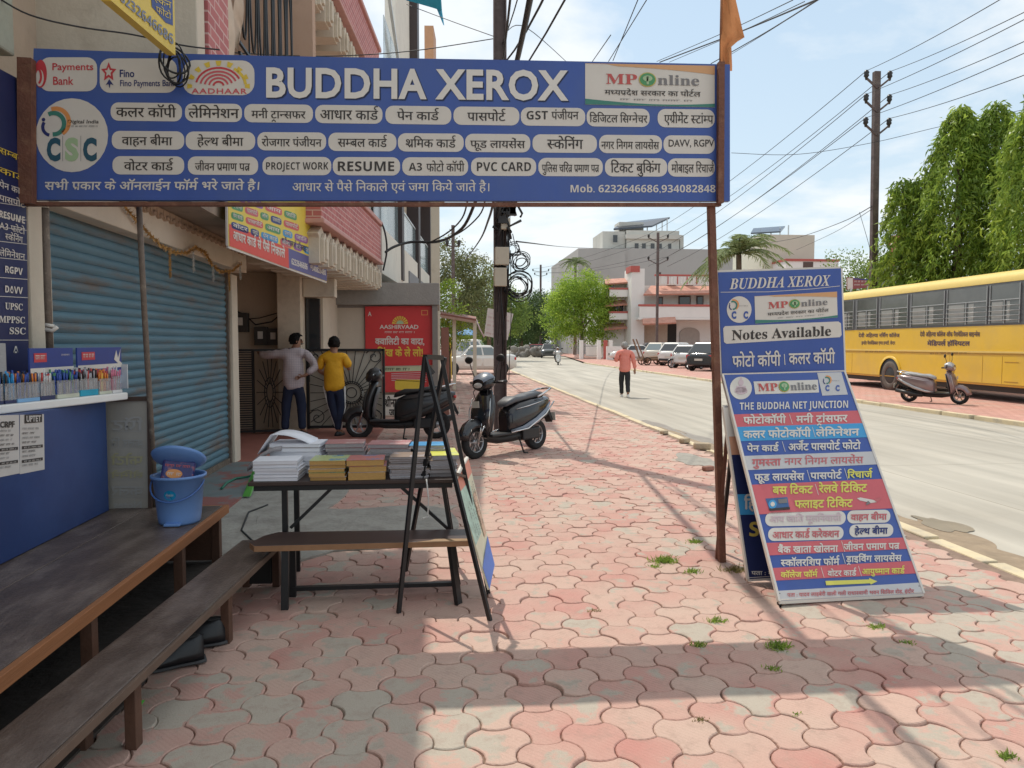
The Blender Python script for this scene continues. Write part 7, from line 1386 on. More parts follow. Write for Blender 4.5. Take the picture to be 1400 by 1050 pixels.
ashoka('tall weeping tree with long hanging leaves and twin tops behind the bus', px_at(1302, 27.5), 10.9, 1.6, 1700, 3); ashoka('weeping tree joined to the tall one, its top beside the picture edge', px_at(1350, 27.2), 11.0, 1.4, 1200, 9)
ashoka('weeping tree cut by the picture edge', px_at(1412, 24), 10.4, 1.45, 1300, 5); ashoka('small weeping tree with a thin bare tip next to the street pole', px_at(1228, 29), 8.4, .78, 520, 7); ashoka('small weeping tree with a feathery tip before the tall weeping tree', px_at(1254, 28.5), 8.4, .8, 520, 13)
def palm(label, base, H, R_, nf, seed):
    t = thing('palm_tree', label, 'palm tree', base, 0, 'palm trees'); g = np.random.default_rng(seed); B = np.array(base); mb = MB(); mb.tube([Vector(base), Vector(base) + Vector((.1, 0, H * .5)), Vector(base) + Vector((0, 0, H))], [.24, .19, .17], 10); mb.build('trunk', bark, t)
    P_ = []; D_ = []; T_ = []; Ls = []; rib = MB(); top = B + [0, 0, H]
    for k in range(nf):
        az = 2 * np.pi * k / nf + g.normal() * .2; el = g.uniform(.25, 1.4); o = np.array([math.cos(az), math.sin(az), 0]); L = R_ * g.uniform(.8, 1.1); pts = []
        for q in range(15):
            s = q / 14; pts.append(top + o * (L * s * math.cos(el * (1 - .3 * s))) + np.array([0, 0, 1]) * (L * s * math.sin(el) - L * .75 * s * s * (1.2 - .3 * el)))
        rib.tube([Vector(p) for p in pts], [.03 - .0018 * q for q in range(15)], 5)
        sd_ = np.array([-o[1], o[0], 0])
        for q in range(2, 15):
            tg = unit(pts[q] - pts[q - 1])
            for rep in range(3):
                for sg in (-1, 1): P_.append(pts[q - 1] + (pts[q] - pts[q - 1]) * rep / 3); D_.append(unit(sd_ * sg * .8 + tg * .75 + np.array([0, 0, -.35]) + g.normal(size=3) * .12)); T_.append(g.uniform(.3, .7)); Ls.append(L * .24 * (1.05 - abs(q / 14 - .45)))
    rib.build('frond_ribs', lf_palm, t); pos = np.array(P_); leaf_mesh('crown', pos, np.array(D_), np.array(Ls), .06, lf_palm, t, np.array(T_), bend=.15)
palm('tall palm behind the upright board and the white house', px_at(1008, 46), 7.3, 3.6, 26, 4); palm('small palm top above the lime green tree', px_at(786, 100), 12.6, 2.6, 18, 6)
# weeds in the joints
lf_weed = leafmat('leaf_weed', (.26, .38, .07), .5, var=.25)
def weed(label, x, y, r, n, m=lf_weed):
    r *= .72; t = thing('weed', label, 'weed', (x, y, 0), 0, 'weeds in the paving joints'); p = np.zeros((n, 3)); p[:, 0] = x + RNG.normal(size=n) * r * .45; p[:, 1] = y + RNG.normal(size=n) * r * .28; p[:, 2] = -.003
    d = unit(np.stack([RNG.normal(size=n) * .75, RNG.normal(size=n) * .75, np.full(n, .75)], 1)); leaf_mesh('blades', p, d, r * RNG.uniform(.35, .75, n), .006, m, t, RNG.uniform(.2, .8, n), bend=.5)
dryw = leafmat('leaf_dry', (.28, .24, .09), .3)
for px, py, r, n, lab, m in ((908, 768, .13, 240, 'largest green weed tuft, before the rust brown post', lf_weed), (896, 775, .06, 60, 'tiny tuft beside the largest weed', lf_weed), (950, 742, .09, 120, 'weed tuft behind the largest one', lf_weed), (947, 782, .08, 80, 'thin weed between the largest tuft and the post', lf_weed), (1004, 781, .12, 150, 'dry yellowish tuft at the foot of the post', dryw), (980, 850, .08, 90, 'weed before the banner shadow band', lf_weed), (1064, 885, .10, 130, 'weed inside the banner shadow under the leaning board', lf_weed), (1056, 915, .06, 50, 'small weed inside the banner shadow', lf_weed), (955, 882, .06, 60, 'sprout at the far edge of the banner shadow', lf_weed), (1200, 858, .07, 80, 'weed by the street side corner of the leaning board', lf_weed), (1240, 880, .06, 50, 'creeping weed at the shadow edge', lf_weed), (1090, 977, .035, 25, 'tiny weed in the sunny joint near the picture bottom', lf_weed), (1376, 1035, .06, 70, 'weed in the bottom corner of the picture', lf_weed), (957, 985, .05, 40, 'brownish sprout in the sunny joint below the shadow band', dryw), (815, 836, .05, 40, 'dry sprout in the sunny paving beside the easel', dryw)):
    p = atZ(px, py); weed(lab, p.x, p.y, r, n, m)
# low planting and far woodland that reads as one mass
def wood(name, X0, X1, Y, zt, n, m, leaf=.5):
    p = np.stack([RNG.uniform(X0, X1, n), Y + RNG.uniform(0, 14, n), np.zeros(n)], 1); top = zt * (.7 + .2 * np.sin(p[:, 0] * .35) + .15 * np.sin(p[:, 0] * .9 + 2)); p[:, 2] = RNG.uniform(0, 1, n) ** .8 * top
    e = bpy.data.objects.new(name, None); e.location = (0, 0, 0)
    class Pz: location = (0, 0, 0)
    o = leaf_mesh(name, p, unit(RNG.normal(size=(n, 3)) + [0, 0, -.3]), leaf * RNG.uniform(.7, 1.4, n), leaf * .6, m, e, RNG.uniform(.1, .8, n)); o.parent = None; tag(o, kind='stuff'); bpy.data.objects.remove(e)
wood('far_woodland', -60, 26, 185, 9, 12000, lf_dark, .8); wood('far_woodland', 30, 150, 130, 8, 9000, lf_mid, .8); wood('far_woodland', -40, -4, 100, 9, 6000, lf_mid, .5)
# ================================================================== far houses, poles, wires
wall_w = mat('house_white', (.78, .76, .72), .85, var=.05, vs=.6); redtile = mat('roof_tile_red', (.55, .28, .21), .8, var=.2, vs=3); redpaint = mat('red_trim', (.46, .11, .09), .7, var=.1); warm_grey = mat('grey_render', (.42, .40, .385), .9, var=.06, vs=.3, col2=(.36, .345, .33), c2scale=.15); pale_grey = mat('pale_render', (.58, .56, .51), .9, var=.08, vs=.4, col2=(.46, .45, .42), c2scale=.3)  # grey_render base raised, distance haze put into the colour
solar = mat('solar_panel', (.03, .035, .05), .2, var=.1, spec=.8)
def fx(px, Y): return atY(px, 469, Y).x
def fz(py, Y, px=700): return atY(px, py, Y).z
# white house with red trims
Y = 76.0; hb = thing('white_villa', 'white three storey villa with red railings and tiled canopies behind the parked cars', 'house', (fx(905, Y), Y, 0)); X = lambda px: fx(px, Y); Z = lambda py: fz(py, Y, 900)
def hx(name, x0, x1, y0, y1, z0, z1, m, b=0): mb = MB(); mb.box((x0, y0, z0), (x1, y1, z1)); return mb.build(name, m, hb, bevel=b)
hx('wall', X(868), X(1010), Y + 2.5, Y + 12, 0, Z(388), wall_w); hx('tower', X(866), X(884), Y + 1.0, Y + 4, 0, Z(366), wall_w); hx('tower_cap', X(864.5), X(877), Y + .9, Y + 3, Z(371), Z(362.5), redpaint)
hx('parapet', X(901), X(1010), Y + 1.2, Y + 1.45, Z(388), Z(376), wall_w); hx('red_rail', X(899), X(1010), Y + 1.15, Y + 1.5, Z(375.8), Z(373.5), redpaint)
for k in range(15): hx('baluster', X(903 + k * 4.4), X(904.2 + k * 4.4), Y + 1.1, Y + 1.19, Z(387), Z(376.5), redpaint if k % 3 == 0 else wall_w)
mb = MB(); mb.slab([(X(880), Y + .2, Z(402)), (X(1010), Y + .2, Z(399)), (X(1010), Y + 2.4, Z(388)), (X(898), Y + 2.4, Z(388))], Vector((0, .1, -.15))); mb.build('tiled_canopy', redtile, hb)
hx('balcony_wall', X(874), X(1010), Y, Y + .25, Z(434), Z(419), wall_w); hx('balcony_floor', X(872), X(1010), Y - .05, Y + 2.6, Z(437), Z(434.2), wall_w); hx('red_rail', X(873), X(1010), Y - .06, Y + .3, Z(418.8), Z(416), redpaint)
mb = MB(); mb.slab([(X(876), Y - .8, Z(443)), (X(921), Y - .8, Z(441)), (X(923), Y + .1, Z(432)), (X(878), Y + .1, Z(434))], Vector((0, .1, -.15))); mb.build('tiled_canopy', redtile, hb)
for a, b, c, d in ((908, 915, 404, 416), (937, 954, 402, 416), (962, 972, 402, 416), (905, 912, 369, 373), (920, 933, 372, 388), (945, 957, 372, 388)):
    f_ = hx('window', X(a), X(b), Y + 2.42, Y + 2.49, Z(d), Z(c), mat('window_brown', (.10, .06, .05), .6)); mb = MB(); mb.box((X(a) + .12, Y + 2.39, Z(d) + .12), (X(b) - .12, Y + 2.415, Z(c) - .12)); mb.build('pane', glass_dark, f_)
hx('garage_opening', X(921), X(934), Y + 2.3, Y + 2.49, 0, Z(442), dark)
mb = MB(); xc = (X(939) + X(967)) / 2; r = (X(967) - X(939)) / 2; z0 = Z(456); mb.prism([(xc + r * math.cos(math.pi * q / 16), z0 + r * .62 * math.sin(math.pi * q / 16)) for q in range(17)] + [(xc - r, 0), (xc + r, 0)], Y + 2.35, Y + 2.49, 'y'); mb.build('arched_gate', mat('gate_grey', (.40, .36, .32), .7, var=.1, vs=3), hb)
hx('ground_wall', X(884), X(921), Y + 2.2, Y + 2.49, 0, Z(441), mat('house_tan', (.45, .36, .28), .85, var=.1))
# left wing in perspective
hx('wing_wall', X(836), X(866), Y + 4, Y + 14, 0, Z(378), wall_w)
for zz, m in ((Z(379), redtile), (Z(410), redtile), (Z(443), redtile)): mb = MB(); mb.slab([(X(834), Y + 2.6, zz - .5), (X(866), Y + 2.6, zz - .3), (X(866), Y + 4, zz + .25), (X(838), Y + 4, zz + .1)], Vector((0, .1, -.15))); mb.build('tiled_canopy', m, hb)
for a, b in ((404, 394), (436, 427)): hx('wing_balcony', X(840), X(865.5), Y + 2.4, Y + 2.6, Z(a), Z(b), wall_w); hx('red_rail', X(839), X(865.6), Y + 2.35, Y + 2.65, Z(b) + .01, Z(b) + .2, redpaint)
for a, b, c, d in ((851, 857, 413, 427), (859, 864, 413, 427), (845, 850, 386, 396)): hx('window', X(a), X(b), Y + 3.9, Y + 3.99, Z(d), Z(c), glass_dark)
hx('compound_wall', X(812), X(850), Y - 6, Y - 5.8, 0, 1.3, wall_w)
for px in (793, 817, 826, 833): tag(MB().box((fx(px, 72), 72, 0), (fx(px, 72) + .35, 72.35, 1.9)).build('gate_pillar', wall_w if px != 826 else redpaint, bevel=.02), {793: 'whitish gate pillar under the lime tree', 817: 'white gate pillar beside the red one', 826: 'red painted gate pillar between two white ones', 833: 'white gate pillar nearest the parked saloon'}[px], 'gate pillar')
gfx = thing('boundary_fence', 'grey iron boundary fence under the lime tree', 'fence', (fx(805, 74), 74, 0)); mb = MB(); [mb.bar((x, 74, 0), (x, 74, 1.5), .04) for x in np.linspace(fx(786, 74), fx(818, 74), 22)]; [mb.bar((fx(786, 74), 74, z), (fx(818, 74), 74, z), .05) for z in (.3, 1.3)]; mb.build('bars', mat('fence_grey', (.2, .2, .2), .6), gfx)
# grey block with roof rooms and solar canopy
Y = 104.0; gbk = thing('grey_block', 'large windowless grey building with roof rooms and a slanting solar canopy', 'building', (fx(870, Y), Y, 0)); X = lambda px: fx(px, Y); Z = lambda py: fz(py, Y, 880)
def gx(name, a, b, y0, y1, c, d, m, parent=None): mb = MB(); mb.box((X(a), Y + y0, Z(d) if d < 460 else 0), (X(b), Y + y1, Z(c))); return mb.build(name, m, parent or gbk)
gx('wall', 790, 854, 0, 26, 340.5, 470, warm_grey); gx('wall', 854, 1010, .6, 26, 339, 470, warm_grey)
gx('roof_room', 827, 858, 2, 9, 314, 340, pale_grey); gx('roof_room', 859, 931, 1.4, 9, 313, 340, pale_grey); gx('roof_ledge', 857, 933, 1.0, 9.5, 319, 325, pale_grey); gx('roof_room', 934, 939, 2, 6, 318, 340, pale_grey)
for a, b, c, d in ((870, 875, 331, 339), (880, 885, 331, 339), (892, 897, 331, 339), (902, 907, 331, 339), (916, 920, 331, 339), (840, 846, 320, 330)): gx('window', a, b, 1.3, 1.39, c, d, glass_dark)
mb = MB(); mb.slab([(X(842), Y + 2, Z(310)), (X(895), Y + 2, Z(305)), (X(931), Y + 6, Z(286)), (X(862), Y + 6, Z(295))], Vector((0, 0, -.25))); mb.build('solar_canopy', solar, gbk)
gx('canopy_room', 852, 886, 3, 6, 299, 313, pale_grey)
for px, t_ in ((895, 300), (908, 297), (916, 294), (923, 291)): mb = MB(); mb.bar((X(px), Y + 4.5, Z(313)), (X(px), Y + 4.5, Z(t_)), .14); mb.build('canopy_post', steel, gbk)
# cream house with solar frame on the bus side
Y = 74.0; ch_ = thing('cream_house', 'cream flat roofed house with a solar frame and a red edged terrace behind the boards', 'house', (fx(1085, Y), Y, 0)); X = lambda px: fx(px, Y); Z = lambda py: fz(py, Y, 1085)
for nm, a, b, y0, y1, z0, z1, m in (('wall', 1046, 1117, 1, 9, 470, 319, mat('house_cream', (.58, .56, .46), .85, var=.06, vs=.5)), ('terrace', 1060, 1130, -2, 1, 470, 360, wall_w), ('red_edge', 1059, 1131, -2.1, 1, 360, 357, redpaint), ('window', 1083, 1096, -2.05, -1.95, 369, 361, mat('window_brown', (.1, .06, .05)))):
    mb = MB(); mb.box((X(a), Y + y0, 0 if z0 == 470 else Z(z0)), (X(b), Y + y1, Z(z1))); mb.build(nm, m, ch_)
mb = MB(); mb.slab([(X(1040), Y + 3, Z(313)), (X(1082), Y + 3, Z(310)), (X(1106), Y + 6, Z(296)), (X(1060), Y + 6, Z(300))], Vector((0, 0, -.15))); mb.build('solar_array', solar, ch_)
for px, t_ in ((1062, 305), (1077, 304), (1090, 301), (1102, 298)): mb = MB(); mb.bar((X(px), Y + 4.5, Z(319)), (X(px), Y + 4.5, Z(t_)), .1); mb.build('frame_post', steel, ch_)
# things glimpsed behind the bus
Y = 58; tag(MB().box((fx(1212, Y + 3), Y, 0), (fx(1272, Y), Y + 3, fz(316, Y, 1240))).build('brick_house', mat('brick_red', (.36, .12, .09), .85, var=.15, vs=2)), 'plain red brick house showing between the weeping trees', 'house')
Y = 40; sdn = thing('metal_shed', 'grey sheet metal shed behind the bus roof', 'shed', (fx(1262, Y), Y, 0)); mb = MB(); mb.box((fx(1248, Y), Y, 0), (fx(1290, Y), Y + 4, fz(362, Y, 1265))); mb.build('wall', mat('shed_grey', (.42, .43, .42), .6, var=.08), sdn); mb = MB(); mb.slab([(fx(1246, Y), Y - .2, fz(364, Y, 1265)), (fx(1292, Y), Y - .2, fz(354, Y, 1265)), (fx(1292, Y), Y + 4.2, fz(354, Y, 1265)), (fx(1246, Y), Y + 4.2, fz(364, Y, 1265))], Vector((0, 0, .12))); mb.build('roof', steel, sdn)
fn = lambda u, v: atY(u, v, 42)
t, s = board('roadside_board', 'small maroon and white board with a portrait corner above the bus', 'sign', fn, [(1158, 379), (1190, 382), (1190, 393), (1158, 396)], (0, -1, 0), .06, mat('board_maroon', (.28, .08, .08), .6)); s.poly([(1158.5, 380), (1166, 380.5), (1166, 395), (1158.5, 395.5)], swhite); s.scribble(1168, 384, 1188, 386, swhite, seed=1); s.scribble(1168, 388.5, 1188, 390.5, swhite, seed=2); s.poly([(1167, 380.3), (1189.5, 382), (1189.5, 383.3), (1167, 382)], navy); s.build('lettering', t)
mb = MB(); mb.bar(fn(1163, 394), (fn(1163, 394).x, 42, 0), .06); mb.build('post', steel, t); mb = MB(); mb.bar(fn(1186, 391), (fn(1186, 391).x, 42, 0), .06); mb.build('post', steel, t)

# ---------- down the footpath: awning, poster, rubble, tarp
aw = thing('awning', 'brown sheet awning on cream posts beyond the small store', 'awning', (fx(625, 26), 26, 0)); A = lambda u, v, Y: atY(u, v, Y)
mb = MB(); mb.slab([A(602, 428, 25), A(651, 436, 25), A(651, 433, 29), A(602, 424, 29)], Vector((0, 0, -.08))); mb.build('roof', mat('awning_brown', (.25, .09, .06), .6, var=.15), aw); mb = MB(); mb.slab([A(602, 430.5, 24.95), A(650, 438.5, 24.95), A(650, 442, 24.95), A(602, 434, 24.95)], Vector((0, .03, 0))); mb.build('fringe', mat('awning_dust', (.40, .25, .19), .8), aw)
for px in (621, 649): mb = MB(); p = A(px, 437, 25.4); mb.bar(p, (p.x, p.y, 0), .12); mb.build('post', cream, aw)
fn = lambda u, v: atY(u, v, 30)
t, s = board('tilted_poster', 'faded white and red poster panel leaning crooked beside the utility pole', 'poster', fn, [(667, 421), (702, 429), (694, 465), (662, 459)], (0, -1, 0), .06, mat('poster_faded', (.62, .56, .54), .7, var=.08))
for k in range(6): s.scribble(669 - k * .9, 427 + k * 5.4, 697 - k * 1.3, 429.5 + k * 5.4, mat('faded_red', (.5, .28, .27), .7, var=0) if k % 2 else spale, seed=k, sk=.2)
s.build('lettering', t); mb = MB(); a = fn(676, 462); mb.bar(a + Vector((0, .1, 0)), (a.x, a.y + .1, 0), .06); mb.build('post', steel, t); mb = MB(); a = fn(660, 440); mb.tube([fn(651, 437), fn(656, 450), fn(662, 461)], .03, 6); mb.build('torn_edge', spale, t)
bt_ = thing('blue_tarp', 'blue tarpaulin stretched over a stall beyond the awning', 'tarpaulin', px_at(640, 40)); mb = MB(); mb.slab([A(622, 458, 40), A(640, 450, 41), A(652, 456, 40), A(648, 459, 39)], Vector((0, 0, .05))); mb.build('sheet', mat('tarp_blue', (.02, .15, .32), .6, var=.15), bt_); [MB().bar(A(px, 457, 40), (A(px, 457, 40).x, 40, 0), .06).build('pole', steel, bt_) for px in (624, 650)]
yb = tag(MB().box((fx(613, 33), 33, 0), (fx(617.5, 33), 33.3, fz(461, 33, 615))).build('yellow_post', yel, bevel=.02), 'short yellow painted post beside the awning', 'post')
g = random.Random(2); rb = MB()
for k in range(70): c = px_at(g.uniform(700, 742), g.uniform(86, 96)); r = g.uniform(.25, .6); rb.ball((c[0], c[1], g.uniform(0, .9)), (r, r * .8, r * .6), 7, 5, 0, Euler((g.random() * 3, g.random() * 3, 0)).to_matrix())
tag(rb.build('rubble', mat('rubble_grey', (.24, .22, .20), .9, var=.3, vs=1)), kind='stuff')
ct_ = thing('cyan_tarp', 'bright cyan tarpaulin corner hanging over the top of the picture', 'tarpaulin', tuple(atY(590, 0, 15))); mb = MB(); q = [atY(*p) for p in ((545, -12, 14.6), (601, -14, 14.6), (603, 14, 15), (606, 34, 15), (597, 12, 15.1), (575, 4, 15), (555, 0, 14.8))]; mb.slab(q, Vector((.02, .03, 0))); mb.build('sheet', mat('tarp_cyan', (.02, .36, .55), .5, var=.1), ct_)
# orange pennant on the banner post
fl = thing('orange_pennant', 'faded orange cloth pennant on a stick above the banner post', 'flag', tuple(atY(986, 90, 5.12))); fo = mat('pennant_orange', (.66, .27, .10), .8, var=.08, vs=8)
mb = MB(); rows = [(987, 1004, -25), (987, 1006, 0), (986.5, 1011, 22), (986, 1015, 40), (985.5, 1018, 51), (985, 1008, 57), (985, 1000, 64), (985, 1000.5, 78), (985.5, 1001, 90), (990, 1001, 97)]
v = []
for i, (x0, x1, y) in enumerate(rows):
    for k in range(5): v.append(atY(x0 + (x1 - x0) * k / 4, y, 5.12 + .025 * math.sin(k * 1.7 + i * .8)))
mb.add(v, [(i * 5 + k, i * 5 + k + 1, i * 5 + k + 6, i * 5 + k + 5) for i in range(len(rows) - 1) for k in range(4)], 0, True); mb.build('cloth', fo, fl, recalc=False)
mb = MB(); mb.tube([atY(984.5, 100, 5.13), atY(987, -40, 5.13)], .008, 6); mb.build('stick', raw_wood, fl)

# ---------- poles
pole_m = mat('pole_steel', (.105, .075, .07), .7, var=.25, vs=4, col2=(.16, .13, .115), c2scale=5, c2pos=(.5, .7))
up_ = thing('utility_pole', 'dark steel utility pole crowded with meter boxes and cables on the footpath', 'utility pole', tuple(px_at(683.5, 12.2))); PX_ = px_at(683.5, 12.2)[0]; PYp = 12.2
mb = MB(); mb.box((PX_ - .105, PYp - .02, 0), (PX_ + .105, PYp + .02, 8.6)); mb.box((PX_ - .105, PYp - .1, 0), (PX_ - .085, PYp - .021, 8.6)); mb.box((PX_ + .085, PYp - .1, 0), (PX_ + .105, PYp - .021, 8.6)); mb.build('shaft', pole_m, up_)
bx_m = mat('box_cream', (.52, .46, .36), .5, var=.08, col2=(.36, .28, .2), c2scale=6, c2pos=(.6, .75))
for x0, x1, y0, y1 in ((684, 697, 300, 315), (676, 695, 339, 363), (675, 692, 367, 392)): a, b = atY(x0, y1, 12.05), atY(x1, y0, 12.05); mb = MB(); mb.box((a.x, 11.92, a.z), (b.x, 12.09, b.z)); mb.build('meter_box', bx_m, up_, bevel=.012)
mb = MB(); g = random.Random(8)
for k in range(26):
    a0 = Vector((PX_ + g.uniform(-.12, .34), 11.95 + g.uniform(-.08, .1), g.uniform(3.55, 4.05))); b0 = Vector((PX_ + g.uniform(-.15, .2), 11.95 + g.uniform(-.08, .1), g.uniform(3.2, 4.3))); mb.tube([a0, a0.lerp(b0, .5) + Vector((g.uniform(-.1, .12), -.05, g.uniform(-.2, .05))), b0], g.uniform(.012, .03), 6)
for k in range(6): c0 = Vector((PX_ + g.uniform(-.1, .3), 11.93, g.uniform(3.6, 4.0))); mb.cbox(c0, (g.uniform(.08, .16), .08, g.uniform(.08, .18)))
mb.build('junction', mat('junction_black', (.03, .03, .03), .6, var=.3, vs=20), up_)
mb = MB()
for k in range(14): x = PX_ + g.uniform(-.11, .13); z0 = g.uniform(.9, 3.2); z1 = z0 + g.uniform(.8, 3); mb.tube([(x, 11.98, z0), (x + g.uniform(-.05, .08), 11.95, (z0 + z1) / 2), (x + g.uniform(-.03, .03), 11.98, z1)], g.uniform(.005, .011), 5)
mb.build('riser_cables', black_m, up_)
def coil(label, cx, cy, Y, r, n, w=.012, seed=0, sq=1.0):
    g = random.Random(seed); mb = MB(); c = atY(cx, cy, Y)
    for k in range(n):
        rr = r * g.uniform(.65, 1.1); o = Vector((g.gauss(0, r * .13), g.gauss(0, .03), g.gauss(0, r * .15))); tl = g.uniform(-.5, .5); ec = g.uniform(.75, 1.1); ph = g.uniform(0, 6)
        mb.tube([c + o + Vector((rr * math.cos(a) * (1 + .08 * math.sin(3 * a + ph)), .06 * math.sin(a + ph), rr * sq * ec * math.sin(a) + tl * rr * .3 * math.cos(a))) for a in [2 * math.pi * q / 22 for q in range(22)]], w * g.uniform(.5, .9), 5, closed=True)
    mb.tube([c + Vector((-.02, 0, r * sq)), c + Vector((-.08, .02, r * sq + .12)), c + Vector((-.12, .03, r * sq + .3))], w * .7, 5); tag(mb.build('cable_coil', black_m), label, 'cable coil')
coil('neat loop of black cable hung on the utility pole', 711, 358, 12.05, .16, 6, .011, 1); coil('tangled black cable coil lower on the utility pole', 707, 390, 12.05, .22, 9, .012, 4); coil('small cable loop above the others on the pole', 701, 341, 12.05, .10, 4, .01, 6)
coil('loose coil of black cable hanging from the yellow overhead board', 240, 90, 4.96, .085, 6, .008, 3, 1.5)
def streetpole(label, px, Y, top, arms, w=.2, lean=0):
    b = px_at(px, Y); t = thing('street_pole', label, 'utility pole', b, 0, 'poles carrying bare wires'); zt = fz(top, Y, px); mb = MB(); mb.bar(b, (b[0] + lean, Y, zt), w, w * .8); mb.build('shaft', pole_m, t); ends = []
    for py, half_, rise in arms:
        z = fz(py, Y, px)
        for sx in (-1, 1):
            e = Vector((b[0] + lean * z / zt + sx * half_, Y - .1, z + rise)); mb = MB(); mb.bar((b[0] + lean * z / zt, Y - .1, z), e, .07); mb.build('cross_arm', pole_m, t)
            mb = MB(); mb.lathe([(.001, -.08), (.04, -.08), (.06, .02), (.11, .08), (.09, .16), (.12, .22), (.06, .32), (.001, .33)], 10, e); mb.build('insulator', mat('insulator_black', (.025, .022, .022), .3), t); ends.append(e + Vector((0, 0, .3)))
    return ends
E1 = streetpole('tall dark pole with three pairs of raised arms beyond the bus', 1193, 30, 98, ((122, .52, .42), (154, .52, .42), (186, .52, .42)), .26, lean=-.15)
E2 = streetpole('thin pole with two pairs of arms before the white villa', 898, 66, 318, ((332, .9, .45), (362, .9, .45)), .22)
E3 = streetpole('small far pole with arms above the lime tree', 739, 120, 362, ((372, 1.3, .2), (378, 1.0, .3)), .3)
E4 = streetpole('pole with a side bracket behind the small store', 620, 44, 308, ((338, .35, .1),), .2)
# ---------- wires: each strung between real points
NW = [0]
def wire(label, pts, r=.006, sag=0.0, group='overhead wires'):
    pts = [Vector(p) for p in pts]; out = []
    if len(pts) == 2:
        for q in range(17): t_ = q / 16; out.append(pts[0].lerp(pts[1], t_) - Vector((0, 0, sag * 4 * t_ * (1 - t_))))
    else:
        for i in range(len(pts) - 1):                          # Catmull-Rom through the fixed points
            p0, p1, p2, p3 = pts[max(i - 1, 0)], pts[i], pts[i + 1], pts[min(i + 2, len(pts) - 1)]
            for q in range(6): t_ = q / 6; out.append(.5 * ((2 * p1) + (p2 - p0) * t_ + (2 * p0 - 5 * p1 + 4 * p2 - p3) * t_ ** 2 + (3 * p1 - p0 - 3 * p2 + p3) * t_ ** 3))
        out.append(pts[-1])
    mb = MB(); mb.tube(out, r, 5, cap=False); tag(mb.build('overhead_wire', mat('wire_black', (.02, .02, .022), .6, var=0)), label, 'wire', group)
pt = Vector((PX_, PYp, 0))
wire('thick cable bundle running from the dark utility pole overhead along the footpath', [pt + Vector((.1, 0, 5.6)), (.15, -7, 5.8)], .032, 1.2)
wire('second cable running overhead beside the thick bundle', [pt + Vector((0, 0, 5.9)), (-.1, -7, 6.0)], .014, 1.15)
wire('thin cable overhead on the street side of the thick bundle', [pt + Vector((.1, 0, 6.2)), (1.5, -7, 6.6)], .015, 1.3)
wire('twin cables rising steeply above the BUDDHA lettering', [pt + Vector((.1, 0, 5.7)), (1.9, -7, 6.2)], .012, 1.0); wire('slim cable beside the twin cables over the lettering', [pt + Vector((.05, 0, 6.5)), (.6, -7, 6.4)], .009, 1.25)
for k, (a, b) in enumerate(((( 838, 83), (872, 0)), ((832, 84), (884, 0)), ((810, 84), (835, 48)))): wire(['slanting wire over the XEROX lettering', 'slanting wire next to the first over the XEROX lettering', 'short stay wire joining the cables over the banner'][k], [atY(*a, 16), atY(*b, 12)], .009)
for k, (a, b, r) in enumerate((((898, 84), (1084, 0), .010), ((902, 85), (1118, -1), .02), ((915, 85), (1100, 2), .009), ((972, 87), (1121, -2), .016), ((1000, 74), (1130, -10), .009))): wire('overhead wire %s behind the orange pennant' % ['uppermost', 'thickest', 'middle', 'lowest thick', 'thin low'][k], [atY(*a, 26), atY(a[0] * .5 + b[0] * .5, a[1] * .5 + b[1] * .5 + 2, 20), atY(*b, 14)], r)
tg = [(1400, 12), (1358, 0), (1400, 22), (1400, 52), (1400, 68), (1400, 98)]; nm = ['top', 'top', 'middle', 'middle', 'lowest', 'lowest']
for k, e in enumerate(E1):
    u, v = ((1358, 0), (1400, 12), (1400, 22), (1400, 52), (1400, 68), (1400, 98))[k]; d = atY(u, v, 17); wire('wire from the %s %s insulator of the tall pole to the edge' % (nm[k], 'street side' if k % 2 == 0 else 'far side'), [e, e.lerp(d, 1.3)], .012, .12)
    wire('wire from the %s %s insulator of the tall pole to the villa pole' % (nm[k], 'street side' if k % 2 == 0 else 'far side'), [e, E2[k] if k < 4 else E2[k - 2] - Vector((0, 0, .9))], .016, .5)
wire('nearly level wire crossing the sky beside the tall pole', [atY(1000, 209, 30), atY(1090, 211, 30), atY(1193, 195, 29.8), atY(1290, 172, 29), atY(1400, 150, 28)], .011)
wire('service cable drooping from the tall pole towards the cream house', [atY(1192, 282, 29.8), atY(1150, 304, 40), atY(1090, 325, 55), atY(1050, 332, 70)], .02); wire('thinner service cable under the first to the cream house', [atY(1192, 286, 29.8), atY(1140, 318, 45), atY(1088, 342, 70)], .014); wire('stay wire beside the tall pole above the bushes', [atY(1175, 290, 30), atY(1188, 335, 30), atY(1190, 350, 30)], .01)
wire('thin wire across the sky from the balcony to the dark pole', [atY(300, 71, 9), atY(440, 77, 11), atY(560, 70, 12), atY(674, 53, 12.2)], .008); wire('thin wire from the cyan tarpaulin to the dark pole', [atY(556, 6, 15), atY(620, 30, 13.5), atY(676, 50, 12.2)], .007); wire('slack wire from the dark pole down behind the banner', [atY(690, 45, 12.2), atY(720, 38, 14), atY(775, 85, 20)], .008)
wire('thick cable curving from the brick balcony to the dark pole', [atY(527, 345, 16), atY(540, 337, 16.2), atY(562, 331, 16.5), atY(600, 330, 16), atY(632, 312, 14), atY(650, 276, 12.6)], .03)
wire('upper cable curving below the banner towards the dark pole', [atY(585, 333, 16.4), atY(612, 318, 15.5), atY(632, 298, 14), atY(640, 270, 12.8)], .016); wire('lowest cable curving below the banner towards the dark pole', [atY(588, 332, 16.4), atY(625, 320, 15), atY(655, 295, 13), atY(664, 270, 12.4)], .014)
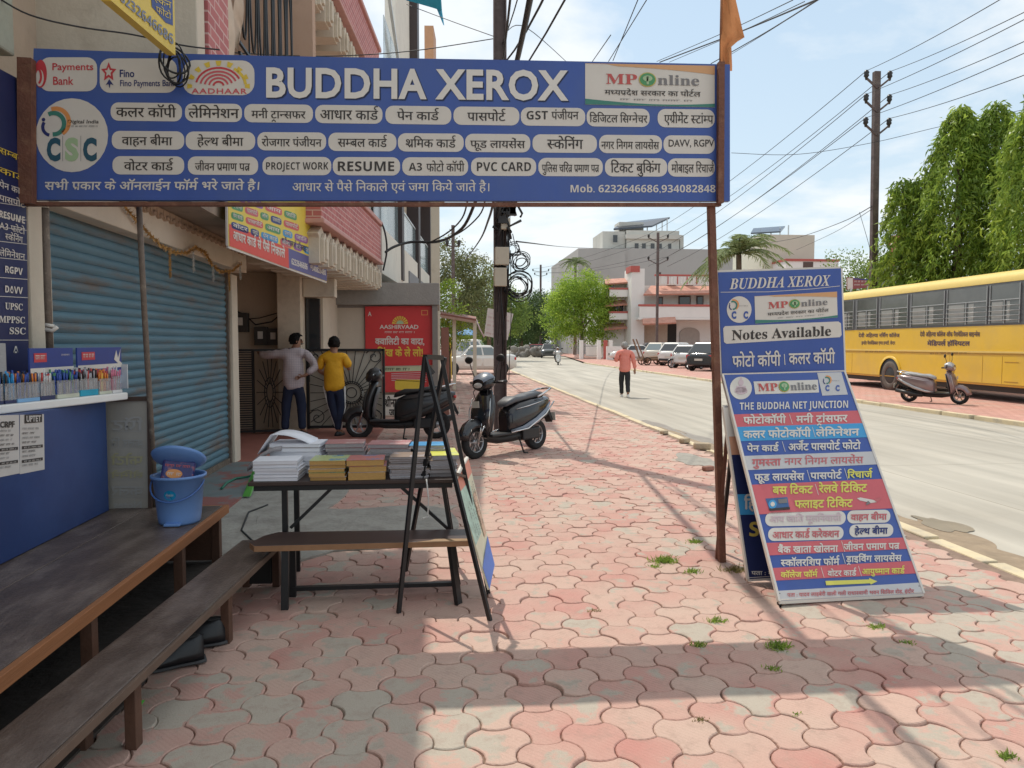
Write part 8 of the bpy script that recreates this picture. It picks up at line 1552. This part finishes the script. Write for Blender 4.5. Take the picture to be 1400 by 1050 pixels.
wire('cable bundle rising steeply beside the dark pole under the banner', [atY(636, 356, 40), atY(655, 330, 25), atY(668, 300, 16), atY(676, 270, 12.3)], .025); wire('cable falling from the brick balcony trim along the house corner', [atY(512, 295, 16), atY(524, 310, 16.1), atY(529, 340, 16.2), atY(524, 370, 16.2)], .02); wire('wire across the sky from the coils to the lime tree pole', [atY(706, 330, 12.1), atY(780, 338, 50), atY(845, 340, 66), atY(895, 335, 66)], .014)
for k, e in enumerate(E2): wire('bare wire from villa pole arm %s towards the far pole' % ['one', 'two', 'three', 'four'][k], [e, E3[k]], .018, .5) if k < 4 else None
wire('sagging wire high over the shop balcony', [atY(-10, -8, 4.9), atY(40, 20, 5.0), atY(110, 37, 5.3), atY(180, 47, 5.6), atY(250, 62, 5.7), atY(300, 68, 5.9)], .006)
# ---------- tinsel garlands on the shutter fascia
gold = mat('tinsel_gold', (.48, .27, .08), .4, metal=.2, var=.4, vs=60); silv = mat('tinsel_silver', (.62, .62, .58), .4, metal=.2, var=.3, vs=60)
def garland(label, pts, m, n, r=.03):
    pts = [Vector(p) for p in pts]; mb = MB(); g = random.Random(n); n *= 2; r *= 1.15
    for q in range(n):
        t_ = q / n * (len(pts) - 1); i = int(t_); c = pts[i].lerp(pts[min(i + 1, len(pts) - 1)], t_ - i)
        for k in range(4): d = Vector((g.gauss(0, 1), g.gauss(0, 1), g.gauss(0, 1))).normalized() * r * g.uniform(.5, 1.1); sd_ = d.orthogonal().normalized() * r * .18; mb.add([c - sd_, c + sd_, c + d], [(0, 1, 2)])
    tag(mb.build('garland', m), label, 'garland', 'tinsel garlands over the shutter')
gx_ = lambda u, v: atX(u, v, -2.60)
garland('gold tinsel swag drooping along the fascia over the blue shutter', [gx_(*p) for p in ((165, 275), (185, 300), (204, 320), (220, 336), (238, 345), (255, 346), (268, 338), (280, 345), (290, 362), (302, 372), (318, 370), (330, 360))], gold, 150, .035)
for px, y0, y1, m, lab in ((232, 345, 380, gold, 'short gold tassel hanging from the tinsel swag'), (264, 340, 372, silv, 'silver tassel in the middle of the tinsel swag'), (291, 362, 384, silv, 'silver tassel near the shutter pillar'), (313, 372, 398, gold, 'gold tassel with a red bead on the shutter pillar'), (328, 360, 382, silv, 'silver tassel past the shutter pillar')): garland(lab, [gx_(px, y0), gx_(px + 1, y1)], m, 34, .022)
